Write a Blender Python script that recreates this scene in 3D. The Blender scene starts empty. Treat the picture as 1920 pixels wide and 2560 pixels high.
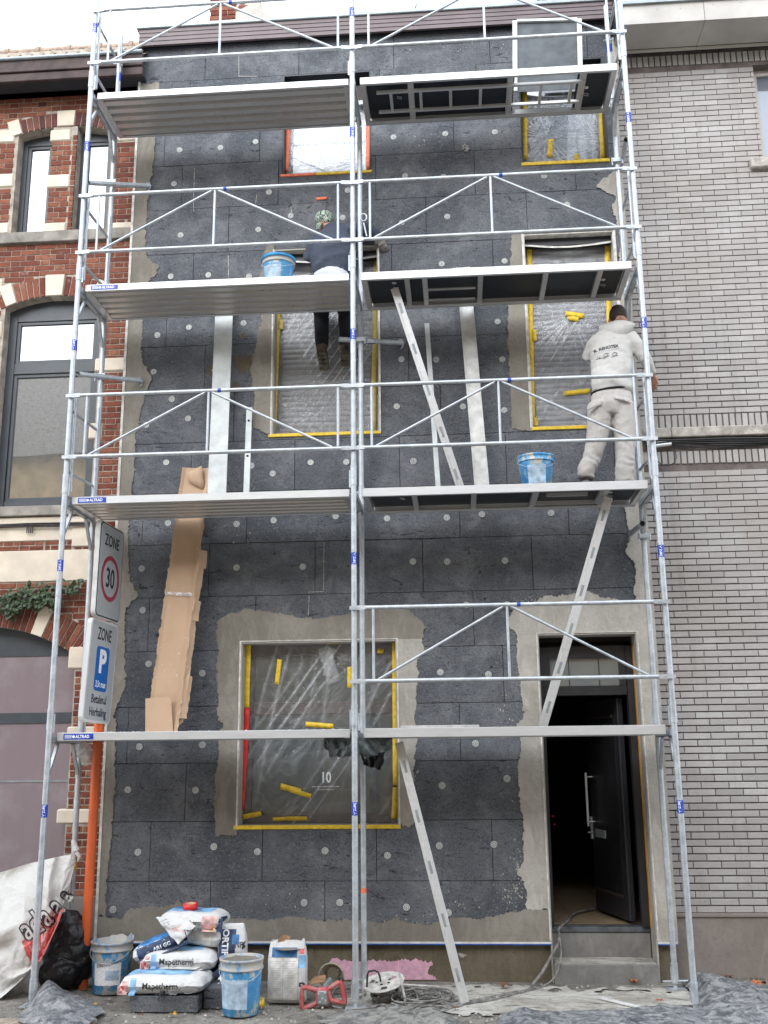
import bpy, bmesh, math, random
from mathutils import Vector, Matrix, noise, Quaternion
from math import sin, cos, pi, radians, sqrt, atan2
random.seed(7)
S = bpy.context.scene
COL = S.collection
# ------------------------------------------------------------------ camera
def _rot(yaw, pitch, roll):
    return Matrix.Rotation(yaw, 3, 'Z') @ Matrix.Rotation(pitch, 3, 'X') @ Matrix.Rotation(roll, 3, 'Y')
FPX = 2527.66
CR = _rot(0.071, 0.2332, 0.0108)
CC = Vector((3.3479, -8.2396, 1.8807))
cam_d = bpy.data.cameras.new('camera')
cam = bpy.data.objects.new('camera', cam_d)
COL.objects.link(cam)
S.camera = cam
cam_d.sensor_fit = 'HORIZONTAL'
cam_d.sensor_width = 36.0
cam_d.lens = FPX / 1920 * 36
cam_d.clip_start = 0.05
cam_d.clip_end = 3000
cr = Matrix((CR.col[0], CR.col[2], -CR.col[1])).transposed()
cam.matrix_world = Matrix.Translation(CC) @ cr.to_4x4()
# ------------------------------------------------------------------ world: bright overcast
W = bpy.data.worlds.new('World')
S.world = W
W.use_nodes = True
wn, wl = W.node_tree.nodes, W.node_tree.links
wn.clear()
sky = wn.new('ShaderNodeTexSky'); sky.sky_type = 'NISHITA'; sky.sun_disc = False
SUN_EL, SUN_AZ = radians(30), radians(203)
sky.sun_elevation = SUN_EL; sky.sun_rotation = SUN_AZ
sky.air_density = 2.0; sky.dust_density = 6.0
hs = wn.new('ShaderNodeHueSaturation'); hs.inputs['Saturation'].default_value = 0.12; hs.inputs['Value'].default_value = 1.0
mx = wn.new('ShaderNodeMix'); mx.data_type = 'RGBA'
mx.inputs['Factor'].default_value = 0.8
mx.inputs['B'].default_value = (13.0, 14.0, 15.4, 1)
bg = wn.new('ShaderNodeBackground'); bg.inputs['Strength'].default_value = 0.13
wo = wn.new('ShaderNodeOutputWorld')
wl.new(sky.outputs[0], hs.inputs['Color']); wl.new(hs.outputs[0], mx.inputs['A'])
wl.new(mx.outputs['Result'], bg.inputs['Color']); wl.new(bg.outputs[0], wo.inputs['Surface'])
sun_d = bpy.data.lights.new('sun', 'SUN'); sun_d.energy = 1.3; sun_d.angle = radians(50); sun_d.color = (1, .98, .96)
sun = bpy.data.objects.new('sun', sun_d); COL.objects.link(sun)
sd = Vector((sin(SUN_AZ) * cos(SUN_EL), cos(SUN_AZ) * cos(SUN_EL), sin(SUN_EL)))
sun.rotation_euler = sd.to_track_quat('Z', 'Y').to_euler()
S.view_settings.view_transform = 'Standard'
S.view_settings.look = 'None'
S.view_settings.exposure = 0.9
S.view_settings.gamma = 1.0
S.view_settings.use_curve_mapping = False
# ------------------------------------------------------------------ survey helpers: sight lines measured on site -> a point on a real plane
KD = 1920 / 1659
def ray(u, v):
    return CR @ Vector(((u * KD - 960) / FPX, 1, -(v * KD - 1280) / FPX))
def at(u, v, Y):
    d = ray(u, v); return CC + d * ((Y - CC.y) / d.y)
def atz(u, v, Z=0.0):
    d = ray(u, v); return CC + d * ((Z - CC.z) / d.z)
def atx(u, v, X):
    d = ray(u, v); return CC + d * ((X - CC.x) / d.x)
# ------------------------------------------------------------------ objects
def tag(o, label=None, cat=None, group=None, kind=None):
    if label: o['label'] = label
    if cat: o['category'] = cat
    if group: o['group'] = group
    if kind: o['kind'] = kind
    return o
def empty(name, loc=(0, 0, 0), label=None, cat=None, group=None, parent=None):
    o = bpy.data.objects.new(name, None); COL.objects.link(o); o.location = loc
    o.empty_display_size = .1
    if parent is not None: o.parent = parent
    return tag(o, label, cat, group)
def link(name, me, parent=None, loc=None):
    o = bpy.data.objects.new(name, me); COL.objects.link(o)
    if parent is not None:
        o.parent = parent
        if loc is None: o.location = -wloc(parent)
        else: o.location = Vector(loc) - wloc(parent)
    elif loc is not None: o.location = loc
    return o
def wloc(o):
    l = Vector(o.location)
    while o.parent is not None:
        o = o.parent; l = l + Vector(o.location)
    return l
def copy_tree(o, parent=None):
    c = o.copy(); COL.objects.link(c)
    if parent is not None: c.parent = parent
    for ch in list(o.children): copy_tree(ch, c)
    return c
class MB:
    """collects simple solids; build() links them as one mesh object"""
    def __init__(s): s.v, s.f, s.sm = [], [], []
    def add(s, vs, fs, smooth=False):
        n = len(s.v); s.v += [tuple(p) for p in vs]; s.f += [tuple(i + n for i in f) for f in fs]; s.sm += [smooth] * len(fs); return s
    def box(s, a, b):
        x0, y0, z0 = a; x1, y1, z1 = b
        return s.add([(x0, y0, z0), (x1, y0, z0), (x1, y1, z0), (x0, y1, z0), (x0, y0, z1), (x1, y0, z1), (x1, y1, z1), (x0, y1, z1)],
                     [(0, 3, 2, 1), (4, 5, 6, 7), (0, 1, 5, 4), (1, 2, 6, 5), (2, 3, 7, 6), (3, 0, 4, 7)])
    def bar(s, p, q, w, h, up=(0, 0, 1)):
        """rectangular bar from p to q, w across, h along up"""
        p, q, up = Vector(p), Vector(q), Vector(up); d = (q - p).normalized()
        sx = d.cross(up).normalized(); uy = sx.cross(d).normalized()
        vs = [c + sx * (i * w / 2) + uy * (j * h / 2) for c in (p, q) for i, j in ((-1, -1), (1, -1), (1, 1), (-1, 1))]
        return s.add(vs, [(0, 3, 2, 1), (4, 5, 6, 7), (0, 1, 5, 4), (1, 2, 6, 5), (2, 3, 7, 6), (3, 0, 4, 7)])
    def tube(s, p, q, r, n=12, r2=None, caps=True):
        p, q = Vector(p), Vector(q); d = (q - p).normalized(); r2 = r if r2 is None else r2
        a = d.orthogonal().normalized(); b = d.cross(a)
        vs = [c + (a * cos(2 * pi * i / n) + b * sin(2 * pi * i / n)) * rr for c, rr in ((p, r), (q, r2)) for i in range(n)]
        s.add(vs, [(i, (i + 1) % n, n + (i + 1) % n, n + i) for i in range(n)], True)
        if caps:
            s.add(vs[:n], [tuple(reversed(range(n)))]); s.add(vs[n:], [tuple(range(n))])
        return s
    def path(s, pts, r, n=8, closed=False):
        pts = [Vector(p) for p in pts]; m = len(pts); rings = []; a = None
        for i, p in enumerate(pts):
            t = (pts[(i + 1) % m] - pts[i - 1]) if (closed or 0 < i < m - 1) else ((pts[1] - pts[0]) if i == 0 else (pts[-1] - pts[-2]))
            t.normalize()
            a = t.orthogonal().normalized() if a is None else (a - t * a.dot(t)).normalized()
            b = t.cross(a); rr = r[i] if isinstance(r, (list, tuple)) else r
            rings.append([p + (a * cos(2 * pi * k / n) + b * sin(2 * pi * k / n)) * rr for k in range(n)])
        vs = [v for R in rings for v in R]
        fs = [(i * n + k, i * n + (k + 1) % n, ((i + 1) % m) * n + (k + 1) % n, ((i + 1) % m) * n + k) for i in range(m if closed else m - 1) for k in range(n)]
        s.add(vs, fs, True)
        if not closed:
            s.add(rings[0], [tuple(reversed(range(n)))]); s.add(rings[-1], [tuple(range(n))])
        return s
    def lathe(s, prof, c=(0, 0, 0), n=24):
        c = Vector(c); vs = [c + Vector((r * cos(2 * pi * k / n), r * sin(2 * pi * k / n), z)) for r, z in prof for k in range(n)]
        return s.add(vs, [(i * n + k, i * n + (k + 1) % n, (i + 1) * n + (k + 1) % n, (i + 1) * n + k) for i in range(len(prof) - 1) for k in range(n)], True)
    def mesh(s, name, mat):
        me = bpy.data.meshes.new(name); me.from_pydata(s.v, [], s.f); me.validate()
        if len(me.polygons) == len(s.sm): me.polygons.foreach_set('use_smooth', s.sm)
        if mat is not None: me.materials.append(mat)
        me.update(); return me
    def build(s, name, mat, parent=None, loc=None, bevel=0):
        me = s.mesh(name, mat)
        if bevel:
            bm = bmesh.new(); bm.from_mesh(me)
            bmesh.ops.remove_doubles(bm, verts=bm.verts, dist=1e-6)
            bmesh.ops.bevel(bm, geom=[e for e in bm.edges if e.is_manifold and e.calc_face_angle(0) > .6], offset=bevel, segments=1, affect='EDGES')
            bm.to_mesh(me); bm.free()
        return link(name, me, parent, loc)
def grid_mesh(name, nu, nv, fn, mat, smooth=True, wrap=False):
    vs = [tuple(fn(i / nu, j / nv)) for j in range(nv + 1) for i in range(nu + 1)]
    fs = [(j * (nu + 1) + i, j * (nu + 1) + i + 1, (j + 1) * (nu + 1) + i + 1, (j + 1) * (nu + 1) + i) for j in range(nv) for i in range(nu)]
    me = bpy.data.meshes.new(name); me.from_pydata(vs, [], fs); me.update()
    me.polygons.foreach_set('use_smooth', [smooth] * len(fs))
    if mat is not None: me.materials.append(mat)
    return me
def nz(x, y=0., z=0., s=1.): return noise.noise(Vector((x * s, y * s, z * s)))
def fbm(x, y=0., z=0., s=1., o=4): return noise.fractal(Vector((x * s, y * s, z * s)), 1.0, 2.0, o)
# ------------------------------------------------------------------ materials
def srgb(r, g, b):
    f = lambda c: (c / 255 / 12.92) if c <= 10 else ((c / 255 + .055) / 1.055) ** 2.4
    return (f(r), f(g), f(b), 1)
class NT:
    def __init__(s, name):
        s.m = bpy.data.materials.new(name); s.m.use_nodes = True
        s.n, s.l = s.m.node_tree.nodes, s.m.node_tree.links; s.n.clear()
        s.out = s.n.new('ShaderNodeOutputMaterial'); s.p = s.n.new('ShaderNodeBsdfPrincipled')
        s.l.new(s.p.outputs[0], s.out.inputs[0]); s.g = s.n.new('ShaderNodeNewGeometry')
        s.pos = s.g.outputs['Position']; s._tc = None
    def tc(s):
        if s._tc is None: s._tc = s.n.new('ShaderNodeTexCoord')
        return s._tc.outputs['Object']
    def noise(s, scale, detail=4, rough=.55, vec=None, stretch=None, dist=0):
        v = vec or s.pos
        if stretch:
            mp = s.n.new('ShaderNodeMapping'); mp.inputs['Scale'].default_value = stretch; s.l.new(v, mp.inputs[0]); v = mp.outputs[0]
        t = s.n.new('ShaderNodeTexNoise'); t.inputs['Scale'].default_value = scale; t.inputs['Detail'].default_value = detail
        t.inputs['Roughness'].default_value = rough; t.inputs['Distortion'].default_value = dist; s.l.new(v, t.inputs['Vector']); return t.outputs['Fac']
    def vor(s, scale, feat='F1', vec=None, out='Distance'):
        t = s.n.new('ShaderNodeTexVoronoi'); t.feature = feat; t.inputs['Scale'].default_value = scale; s.l.new(vec or s.pos, t.inputs['Vector']); return t.outputs[out]
    def ramp(s, fac, stops):
        r = s.n.new('ShaderNodeValToRGB'); e = r.color_ramp.elements
        while len(e) < len(stops): e.new(.5)
        for el, (p, c) in zip(e, stops):
            el.position = p; el.color = c if isinstance(c, tuple) else (c, c, c, 1)
        s.l.new(fac, r.inputs[0]); return r.outputs[0]
    def mix(s, fac, a, b, mode='MIX'):
        m = s.n.new('ShaderNodeMix'); m.data_type = 'RGBA'; m.blend_type = mode
        for inp, v in ((m.inputs['Factor'], fac), (m.inputs['A'], a), (m.inputs['B'], b)):
            if hasattr(v, 'is_linked') or isinstance(v, bpy.types.NodeSocket): s.l.new(v, inp)
            else: inp.default_value = v
        return m.outputs['Result']
    def math(s, op, a, b=0., clamp=False):
        m = s.n.new('ShaderNodeMath'); m.operation = op; m.use_clamp = clamp
        for inp, v in ((m.inputs[0], a), (m.inputs[1], b)):
            if isinstance(v, bpy.types.NodeSocket): s.l.new(v, inp)
            else: inp.default_value = v
        return m.outputs[0]
    def bump(s, h, strength=.4, dist=.01):
        b = s.n.new('ShaderNodeBump'); b.inputs['Strength'].default_value = strength; b.inputs['Distance'].default_value = dist
        s.l.new(h, b.inputs['Height']); s.l.new(b.outputs[0], s.p.inputs['Normal']); return b
    def set(s, color=None, rough=None, metal=None, spec=None, **kw):
        for key, v in (('Base Color', color), ('Roughness', rough), ('Metallic', metal), ('Specular IOR Level', spec)):
            if v is None: continue
            if isinstance(v, bpy.types.NodeSocket): s.l.new(v, s.p.inputs[key])
            else: s.p.inputs[key].default_value = v
        for k, v in kw.items(): s.p.inputs[k.replace('_', ' ')].default_value = v
        return s.m
def rnd(t):
    """per-piece random value: works for shared meshes and for joined pieces"""
    oi = t.n.new('ShaderNodeObjectInfo'); a = t.math('ADD', oi.outputs['Random'], t.g.outputs['Random Per Island'])
    return t.math('FRACT', a)
def simple(name, c, rough=.6, metal=0, var=.12, scale=9, bump=0, bscale=60, spec=None):
    t = NT(name); n = t.noise(scale, 5)
    lo = tuple(x * (1 - var * 2) for x in c[:3]) + (1,); hi = tuple(min(1, x * (1 + var)) for x in c[:3]) + (1,)
    t.set(t.ramp(n, [(.3, lo), (.7, hi)]), rough, metal, spec)
    if bump: t.bump(t.noise(bscale, 4), bump, .01)
    return t.m
M = {}
# galvanised tube: spangle, dull patches, cement splashes
t = NT('galvanised_steel'); n1 = t.noise(14, 5, .6); n2 = t.vor(55); n3 = t.noise(45, 3, .7)
c = t.mix(t.ramp(n1, [(.35, 0.), (.65, 1.)]), (.38, .41, .44, 1), (.54, .57, .60, 1))
c = t.mix(t.ramp(n2, [(.2, .35), (.6, 0.)]), c, (.33, .36, .39, 1))
c = t.mix(t.ramp(n3, [(.66, 0.), (.74, .8)]), c, (.62, .60, .56, 1))
t.set(c, t.ramp(n1, [(.3, .38), (.7, .62)]), .55); t.bump(n3, .08, .002); M['galv'] = t.m
t = NT('aluminium'); n1 = t.noise(6, 5, .6, stretch=(1, 6, 6)); n2 = t.noise(40, 3, .7)
c = t.mix(n1, (.48, .49, .50, 1), (.66, .67, .68, 1)); c = t.mix(t.ramp(n2, [(.64, 0.), (.72, .7)]), c, (.52, .50, .46, 1))
t.set(c, .42, .45); M['alu'] = t.m
t = NT('deck_aluminium'); n1 = t.noise(5, 5, .6, stretch=(.6, 8, 8)); n2 = t.noise(25, 3, .7)
c = t.mix(n1, (.50, .49, .48, 1), (.74, .73, .72, 1)); c = t.mix(t.ramp(n2, [(.6, 0.), (.7, .5)]), c, (.30, .28, .25, 1))
t.set(c, .30, .55); M['deckmetal'] = t.m
M['ply'] = simple('phenolic_plywood', (.014, .018, .026, 1), .45, var=.2, scale=3)
M['rubber'] = simple('black_plastic', (.015, .015, .017, 1), .5)
M['blue_sticker'] = simple('blue_sticker', srgb(28, 66, 178), .4, scale=60, var=.3)
M['white_print'] = simple('white_print', (.8, .82, .85, 1), .5, scale=90, var=.12)
M['black_print'] = simple('black_print', (.02, .02, .025, 1), .5)
M['dark_hole'] = simple('dark_hole', (.006, .006, .006, 1), .9)
# graphite polystyrene boards: pearl texture, scuffs, cement smears, fine horizontal saw marks
t = NT('graphite_board'); r_ = rnd(t)
n1 = t.noise(1.1, 5, .6); n2 = t.noise(3.4, 7, .7, dist=.8); n3 = t.noise(8, 7, .8, stretch=(1, 1, 2.6), dist=.6); v = t.vor(110); nh = t.noise(60, 3, .6, stretch=(.12, .12, 3))
c = t.mix(r_, (.090, .097, .110, 1), (.122, .130, .145, 1))
c = t.mix(t.ramp(n2, [(.45, 0.), (.68, .75)]), c, (.205, .215, .23, 1))
c = t.mix(t.ramp(n1, [(.38, .65), (.52, 0.)]), c, (.050, .057, .068, 1))
c = t.mix(t.ramp(n3, [(.57, 0.), (.72, .6)]), c, (.26, .26, .26, 1))
c = t.mix(t.ramp(nh, [(.62, 0.), (.72, .35)]), c, (.035, .04, .05, 1))
c = t.mix(t.ramp(t.noise(75, 3, .7), [(.56, 0.), (.68, .6)]), c, (.26, .275, .30, 1))
c = t.mix(t.ramp(t.noise(62, 3, .7), [(.32, .75), (.44, 0.)]), c, (.020, .024, .031, 1))
gs = t.noise(4.5, 5, .75, stretch=(1, 1, 3.2), dist=1.6); c = t.mix(t.ramp(gs, [(.355, .85), (.385, 0.)]), c, (.012, .014, .018, 1))  # gouges are coloured near black for the shade inside them
t.set(c, .78, spec=.3)
b = t.math('ADD', t.math('MULTIPLY', v, .6), t.math('MULTIPLY', t.noise(70, 4, .75), 1.0)); b = t.math('ADD', b, t.math('MULTIPLY', gs, 1.5)); t.bump(b, .8, .008); M['eps'] = t.m
# cement render
def render_mat(name, a, b_, wet=None, bs=.5):
    t = NT(name); n1 = t.noise(1.6, 6, .62, dist=.5); n2 = t.noise(26, 6, .7); n3 = t.noise(7, 4, .6, stretch=(1, 1, .35), dist=1.5)
    c = t.mix(t.ramp(n1, [(.35, 0.), (.65, 1.)]), a, b_); c = t.mix(t.ramp(n3, [(.5, 0.), (.7, .45)]), c, tuple(x * 1.22 for x in b_[:3]) + (1,))
    c = t.mix(t.ramp(n2, [(.3, .3), (.5, 0.)]), c, tuple(x * .55 for x in a[:3]) + (1,))
    t.set(c, .88, spec=.2); t.bump(t.math('ADD', t.math('MULTIPLY', n3, 1.2), n2), bs, .012); return t.m
M['mortar'] = render_mat('dry_base_coat', (.32, .30, .265, 1), (.46, .44, .40, 1))
M['mortar_dark'] = render_mat('damp_base_coat', (.185, .17, .143, 1), (.27, .25, .215, 1))
M['mortar_brown'] = render_mat('fresh_base_coat', (.105, .088, .060, 1), (.155, .132, .095, 1), bs=.8)
M['bead'] = simple('white_corner_bead', (.62, .60, .56, 1), .6, scale=14, var=.2)
M['pink'] = simple('pink_foam', srgb(206, 160, 178), .8, scale=20, var=.12, bump=.4, bscale=140)
M['anchor'] = simple('anchor_plastic', (.52, .53, .52, 1), .5, scale=12, var=.14)
M['anchor_dark'] = simple('anchor_recess', (.12, .12, .12, 1), .7)
# bricks
t = NT('red_brick'); r_ = rnd(t)
c = t.ramp(r_, [(0, (.135, .040, .026, 1)), (.35, (.185, .055, .034, 1)), (.7, (.23, .075, .045, 1)), (1, (.30, .125, .075, 1))])
n1 = t.noise(30, 5, .7); c = t.mix(t.ramp(n1, [(.35, .55), (.6, 0.)]), c, (.07, .03, .025, 1)); c = t.mix(t.ramp(t.noise(14, 4), [(.62, 0.), (.76, .55)]), c, (.36, .29, .25, 1))
t.set(c, .85, spec=.25); t.bump(t.noise(70, 5, .7), .6, .006); M['brick'] = t.m
t = NT('dark_red_brick'); r_ = rnd(t)
c = t.ramp(r_, [(0, (.085, .034, .032, 1)), (.6, (.14, .05, .042, 1)), (1, (.20, .085, .065, 1))]); n1 = t.noise(24, 5, .7)
c = t.mix(t.ramp(n1, [(.35, .55), (.6, 0.)]), c, (.05, .025, .025, 1)); t.set(c, .85, spec=.25); t.bump(t.noise(70, 5, .7), .6, .006); M['brick_dark'] = t.m
t = NT('grey_brick'); r_ = rnd(t)
c = t.ramp(r_, [(0, (.315, .305, .298, 1)), (.3, (.36, .35, .342, 1)), (.75, (.39, .38, .372, 1)), (1, (.44, .43, .42, 1))])
c = t.mix(t.ramp(t.noise(18, 5, .7), [(.35, .35), (.62, 0.)]), c, (.30, .28, .27, 1)); c = t.mix(t.ramp(t.noise(1.1, 5, .6), [(.42, .5), (.6, 0.)]), c, (.30, .265, .24, 1)); c = t.mix(t.ramp(t.noise(2.2, 6, .7, stretch=(3.5, 3.5, .35)), [(.56, 0.), (.72, .55)]), c, (.24, .22, .205, 1))
c = t.mix(t.ramp(t.noise(60, 3, .6), [(.66, 0.), (.74, .5)]), c, (.55, .53, .5, 1))
t.set(c, .85, spec=.25); t.bump(t.noise(90, 5, .7), .5, .005); M['grey_brick'] = t.m
M['joint_red'] = simple('lime_mortar_joint', (.42, .37, .31, 1), .95, scale=12, var=.22, bump=.5)
M['joint_grey'] = simple('recessed_mortar_joint', (.155, .130, .12, 1), .95, scale=8, var=.22, bump=.5)
M['cream'] = simple('cream_painted_stone', (.66, .58, .47, 1), .7, scale=5, var=.09, bump=.15, bscale=40)
M['bluestone'] = simple('weathered_blue_stone', (.27, .25, .22, 1), .8, scale=7, var=.25, bump=.3)
M['sillstone'] = simple('rough_sill_stone', (.40, .37, .33, 1), .9, scale=11, var=.22, bump=.8, bscale=35)
M['plaster_grey'] = render_mat('old_cement_plinth', (.17, .145, .13, 1), (.235, .205, .185, 1), bs=.25)
M['frame_grey'] = simple('anthracite_frame', (.050, .060, .072, 1), .45, var=.1)
M['frame_dark'] = simple('dark_frame', (.022, .022, .026, 1), .4)
M['frame_brown'] = simple('brown_frame', (.055, .042, .040, 1), .45)
M['wood_dark'] = simple('stained_eave_board', (.060, .036, .034, 1), .7, scale=6, var=.35, bump=.3)
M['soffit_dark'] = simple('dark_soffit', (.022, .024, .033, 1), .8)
M['fascia_brown'] = simple('mauve_brown_cladding', (.115, .085, .09, 1), .45, scale=3, var=.12)
M['trim_grey'] = simple('grey_metal_trim', (.28, .32, .34, 1), .4, .3)
M['panel_white'] = simple('off_white_panel', (.47, .45, .42, 1), .65, scale=2.5, var=.10)
M['tile_roof'] = simple('pale_clay_tile', (.36, .27, .21, 1), .85, scale=18, var=.25, bump=.5)
M['tile_old'] = simple('mossy_roof_tile', (.16, .14, .12, 1), .9, scale=18, var=.4, bump=.6)
M['tape'] = simple('yellow_tape', srgb(226, 190, 48), .45, scale=26, var=.14, bump=.3, bscale=50)
M['tape_pale'] = simple('pale_yellow_tape', srgb(214, 190, 110), .5, scale=26, var=.12, bump=.25, bscale=50)
M['tape_red'] = simple('red_tape', srgb(205, 40, 38), .45, scale=26, var=.12)
M['tape_orange'] = simple('orange_tape', srgb(232, 120, 84), .5, scale=26, var=.14)
def glass(name, tint, refl, rough=.02, wav=.0):
    t = NT(name); gl = t.n.new('ShaderNodeBsdfGlossy'); gl.inputs['Roughness'].default_value = rough; gl.inputs['Color'].default_value = (.92, .95, 1, 1)
    mxs = t.n.new('ShaderNodeMixShader'); mxs.inputs[0].default_value = refl
    t.set(tint, .3); t.l.new(t.p.outputs[0], mxs.inputs[1]); t.l.new(gl.outputs[0], mxs.inputs[2]); t.l.new(mxs.outputs[0], t.out.inputs[0])
    if wav:
        b = t.n.new('ShaderNodeBump'); b.inputs['Strength'].default_value = wav; b.inputs['Distance'].default_value = .02
        t.l.new(t.noise(1.3, 2), b.inputs['Height']); t.l.new(b.outputs[0], gl.inputs['Normal'])
    return t.m
M['glass_sky'] = glass('coated_glass', (.13, .15, .19, 1), .14, wav=.05)
M['glass_mid'] = glass('reflecting_glass', (.14, .14, .13, 1), .42, wav=.06)
M['glass_dark'] = glass('dark_glass', (.030, .043, .045, 1), .045)
M['glass_solar'] = glass('solar_glass', (.17, .20, .235, 1), .12)
def film(name, haze, gloss, col=(.8, .82, .85, 1), rough=.14, bstr=.5):
    t = NT(name); tr = t.n.new('ShaderNodeBsdfTransparent'); gl = t.n.new('ShaderNodeBsdfGlossy'); gl.inputs['Roughness'].default_value = rough
    gl.inputs['Color'].default_value = (1, 1, 1, 1)
    df = t.n.new('ShaderNodeBsdfDiffuse'); df.inputs['Color'].default_value = col
    b = t.n.new('ShaderNodeBump'); b.inputs['Strength'].default_value = bstr; b.inputs['Distance'].default_value = .01
    t.l.new(t.noise(30, 3, .6, stretch=(1, 1, .4), dist=2), b.inputs['Height'])
    t.l.new(b.outputs[0], gl.inputs['Normal'])
    m1 = t.n.new('ShaderNodeMixShader'); m2 = t.n.new('ShaderNodeMixShader')
    hz = t.ramp(t.noise(5, 5, .6, dist=1.5), [(.3, haze * .5), (.7, min(1, haze * 1.5))])
    at_ = t.n.new('ShaderNodeAttribute'); at_.attribute_name = 'fold'   # folds made milkier, which also paints in the bright streaks of gloss
    hz = t.math('ADD', hz, at_.outputs['Fac'], True); t.l.new(hz, m1.inputs[0])
    t.l.new(tr.outputs[0], m1.inputs[1]); t.l.new(df.outputs[0], m1.inputs[2])
    m2.inputs[0].default_value = gloss; t.l.new(m1.outputs[0], m2.inputs[1]); t.l.new(gl.outputs[0], m2.inputs[2]); t.l.new(m2.outputs[0], t.out.inputs[0]); return t.m
M['film_clear'] = film('clear_plastic_film', .03, .05, bstr=.9)
M['film_grey'] = film('grey_plastic_film', .07, .06, bstr=.9)
M['film_milky'] = film('milky_plastic_film', .26, .07, col=(.58, .62, .68, 1))
M['white_foam'] = simple('white_strip', (.58, .58, .56, 1), .7, scale=12, var=.14)
M['scuffed_white'] = simple('scuffed_white_board', (.56, .59, .59, 1), .6, scale=7, var=.12)
M['fresh_wood'] = simple('pale_wood', (.50, .36, .17, 1), .7, scale=20, var=.15)
# cardboard
t = NT('cardboard'); n1 = t.noise(4, 5); c = t.mix(n1, (.42, .285, .185, 1), (.52, .37, .25, 1)); c = t.mix(t.ramp(t.noise(34, 3, .6), [(.68, 0.), (.72, .9)]), c, (.66, .6, .52, 1))
t.set(c, .8); t.bump(t.noise(16, 4), .25, .01); M['card'] = t.m
def text(name, body, size, mat, parent, mtx, align='CENTER', ext=.0006, bold=0, sx=1):
    cu = bpy.data.curves.new(name, 'FONT'); cu.body = body; cu.size = size; cu.align_x = align; cu.align_y = 'CENTER'; cu.extrude = ext; cu.offset = bold
    cu.resolution_u = 3
    o = bpy.data.objects.new(name, cu); COL.objects.link(o)
    dg = bpy.context.evaluated_depsgraph_get(); me = bpy.data.meshes.new_from_object(o.evaluated_get(dg))
    bpy.data.objects.remove(o); bpy.data.curves.remove(cu)
    me.transform(Matrix.Diagonal((sx, 1, 1, 1))); me.transform(mtx); me.materials.clear(); me.materials.append(mat)
    return link(name, me, parent)
def frame_m(o, x, y):
    """matrix with origin o, local x/y axes x,y"""
    x = Vector(x).normalized(); y = Vector(y); y = (y - x * y.dot(x)).normalized(); z = x.cross(y)
    return Matrix.Translation(Vector(o)) @ Matrix((x, y, z)).transposed().to_4x4()
# =================================================================== SETTING
def sheet(name, x0, x1, y0, y1, zf, mat, nu=1, nv=1, kind='structure'):
    me = grid_mesh(name, nu, nv, lambda a, b: (x0 + (x1 - x0) * a, y0 + (y1 - y0) * b, zf(x0 + (x1 - x0) * a, y0 + (y1 - y0) * b)), mat)
    return tag(link(name, me), kind=kind)
t = NT('dirty_pavement'); n1 = t.noise(1.7, 6, .65, dist=.8); n2 = t.noise(14, 6, .7); n3 = t.noise(5.5, 5, .7, dist=1.5); v = t.vor(90)
c = t.mix(t.ramp(n1, [(.38, 0.), (.62, 1.)]), (.15, .138, .12, 1), (.26, .245, .215, 1))
c = t.mix(t.ramp(n3, [(.5, 0.), (.68, .75)]), c, (.30, .275, .235, 1)); c = t.mix(t.ramp(n2, [(.34, .8), (.48, 0.)]), c, (.045, .042, .038, 1))
c = t.mix(t.ramp(n2, [(.66, 0.), (.75, .8)]), c, (.46, .44, .39, 1))
t.set(c, .9, spec=.25); t.bump(t.math('ADD', n2, t.math('MULTIPLY', v, .4)), .9, .02); M['pave'] = t.m
t = NT('cement_dust'); n1 = t.noise(2.4, 6, .65, dist=1.2); n2 = t.noise(10, 6, .72, stretch=(.5, 2, 1), dist=1.2); n3 = t.noise(40, 5, .7)
c = t.mix(t.ramp(n1, [(.4, 0.), (.6, 1.)]), (.34, .32, .28, 1), (.54, .52, .47, 1)); c = t.mix(t.ramp(n2, [(.36, .85), (.48, 0.)]), c, (.13, .12, .105, 1)); c = t.mix(t.ramp(n3, [(.3, .5), (.45, 0.)]), c, (.2, .185, .16, 1))
t.set(c, .92, spec=.2); t.bump(t.math('ADD', n2, n3), .8, .015); M['dust'] = t.m
M['asphalt'] = simple('concrete_road', (.27, .265, .25, 1), .9, scale=3, var=.2, bump=.5, bscale=120)
M['kerb'] = simple('kerb_stone', (.25, .24, .22, 1), .85, scale=10, var=.2, bump=.3)
M['slab'] = simple('tan_concrete_slab', (.33, .27, .215, 1), .9, scale=14, var=.22, bump=.4)
sheet('ground', -120, 120, -120, 120, lambda x, y: -.16, M['asphalt'])
sheet('pavement', -1.5, 9, -2.2, 1.2, lambda x, y: .006 * fbm(x, y, 0, 2.2) - .004, M['pave'], 200, 70)
tag(MB().box((-60, -2.5, -.2), (60, -2.2, .0)).build('kerb', M['kerb']), kind='structure')
for a, b in ((-60, -1.5), (9, 60)):
    tag(MB().box((a, -2.2, -.2), (b, 1.2, -.006)).build('pavement', M['pave']), kind='structure')
# tan slabs at the lower left corner of the view
pv = empty('pavement', (-.6, -.8, 0)); tag(pv, kind='structure')
for i in range(8):
    for j in range(5):
        x = -1.45 + i * .303; y = -.70 - j * .303
        if x < .4: MB().box((x, y, -.02), (x + .296, y + .296, .012 + .002 * ((i * 7 + j * 3) % 3))).build('slab', M['slab'], pv, bevel=.003)
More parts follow.
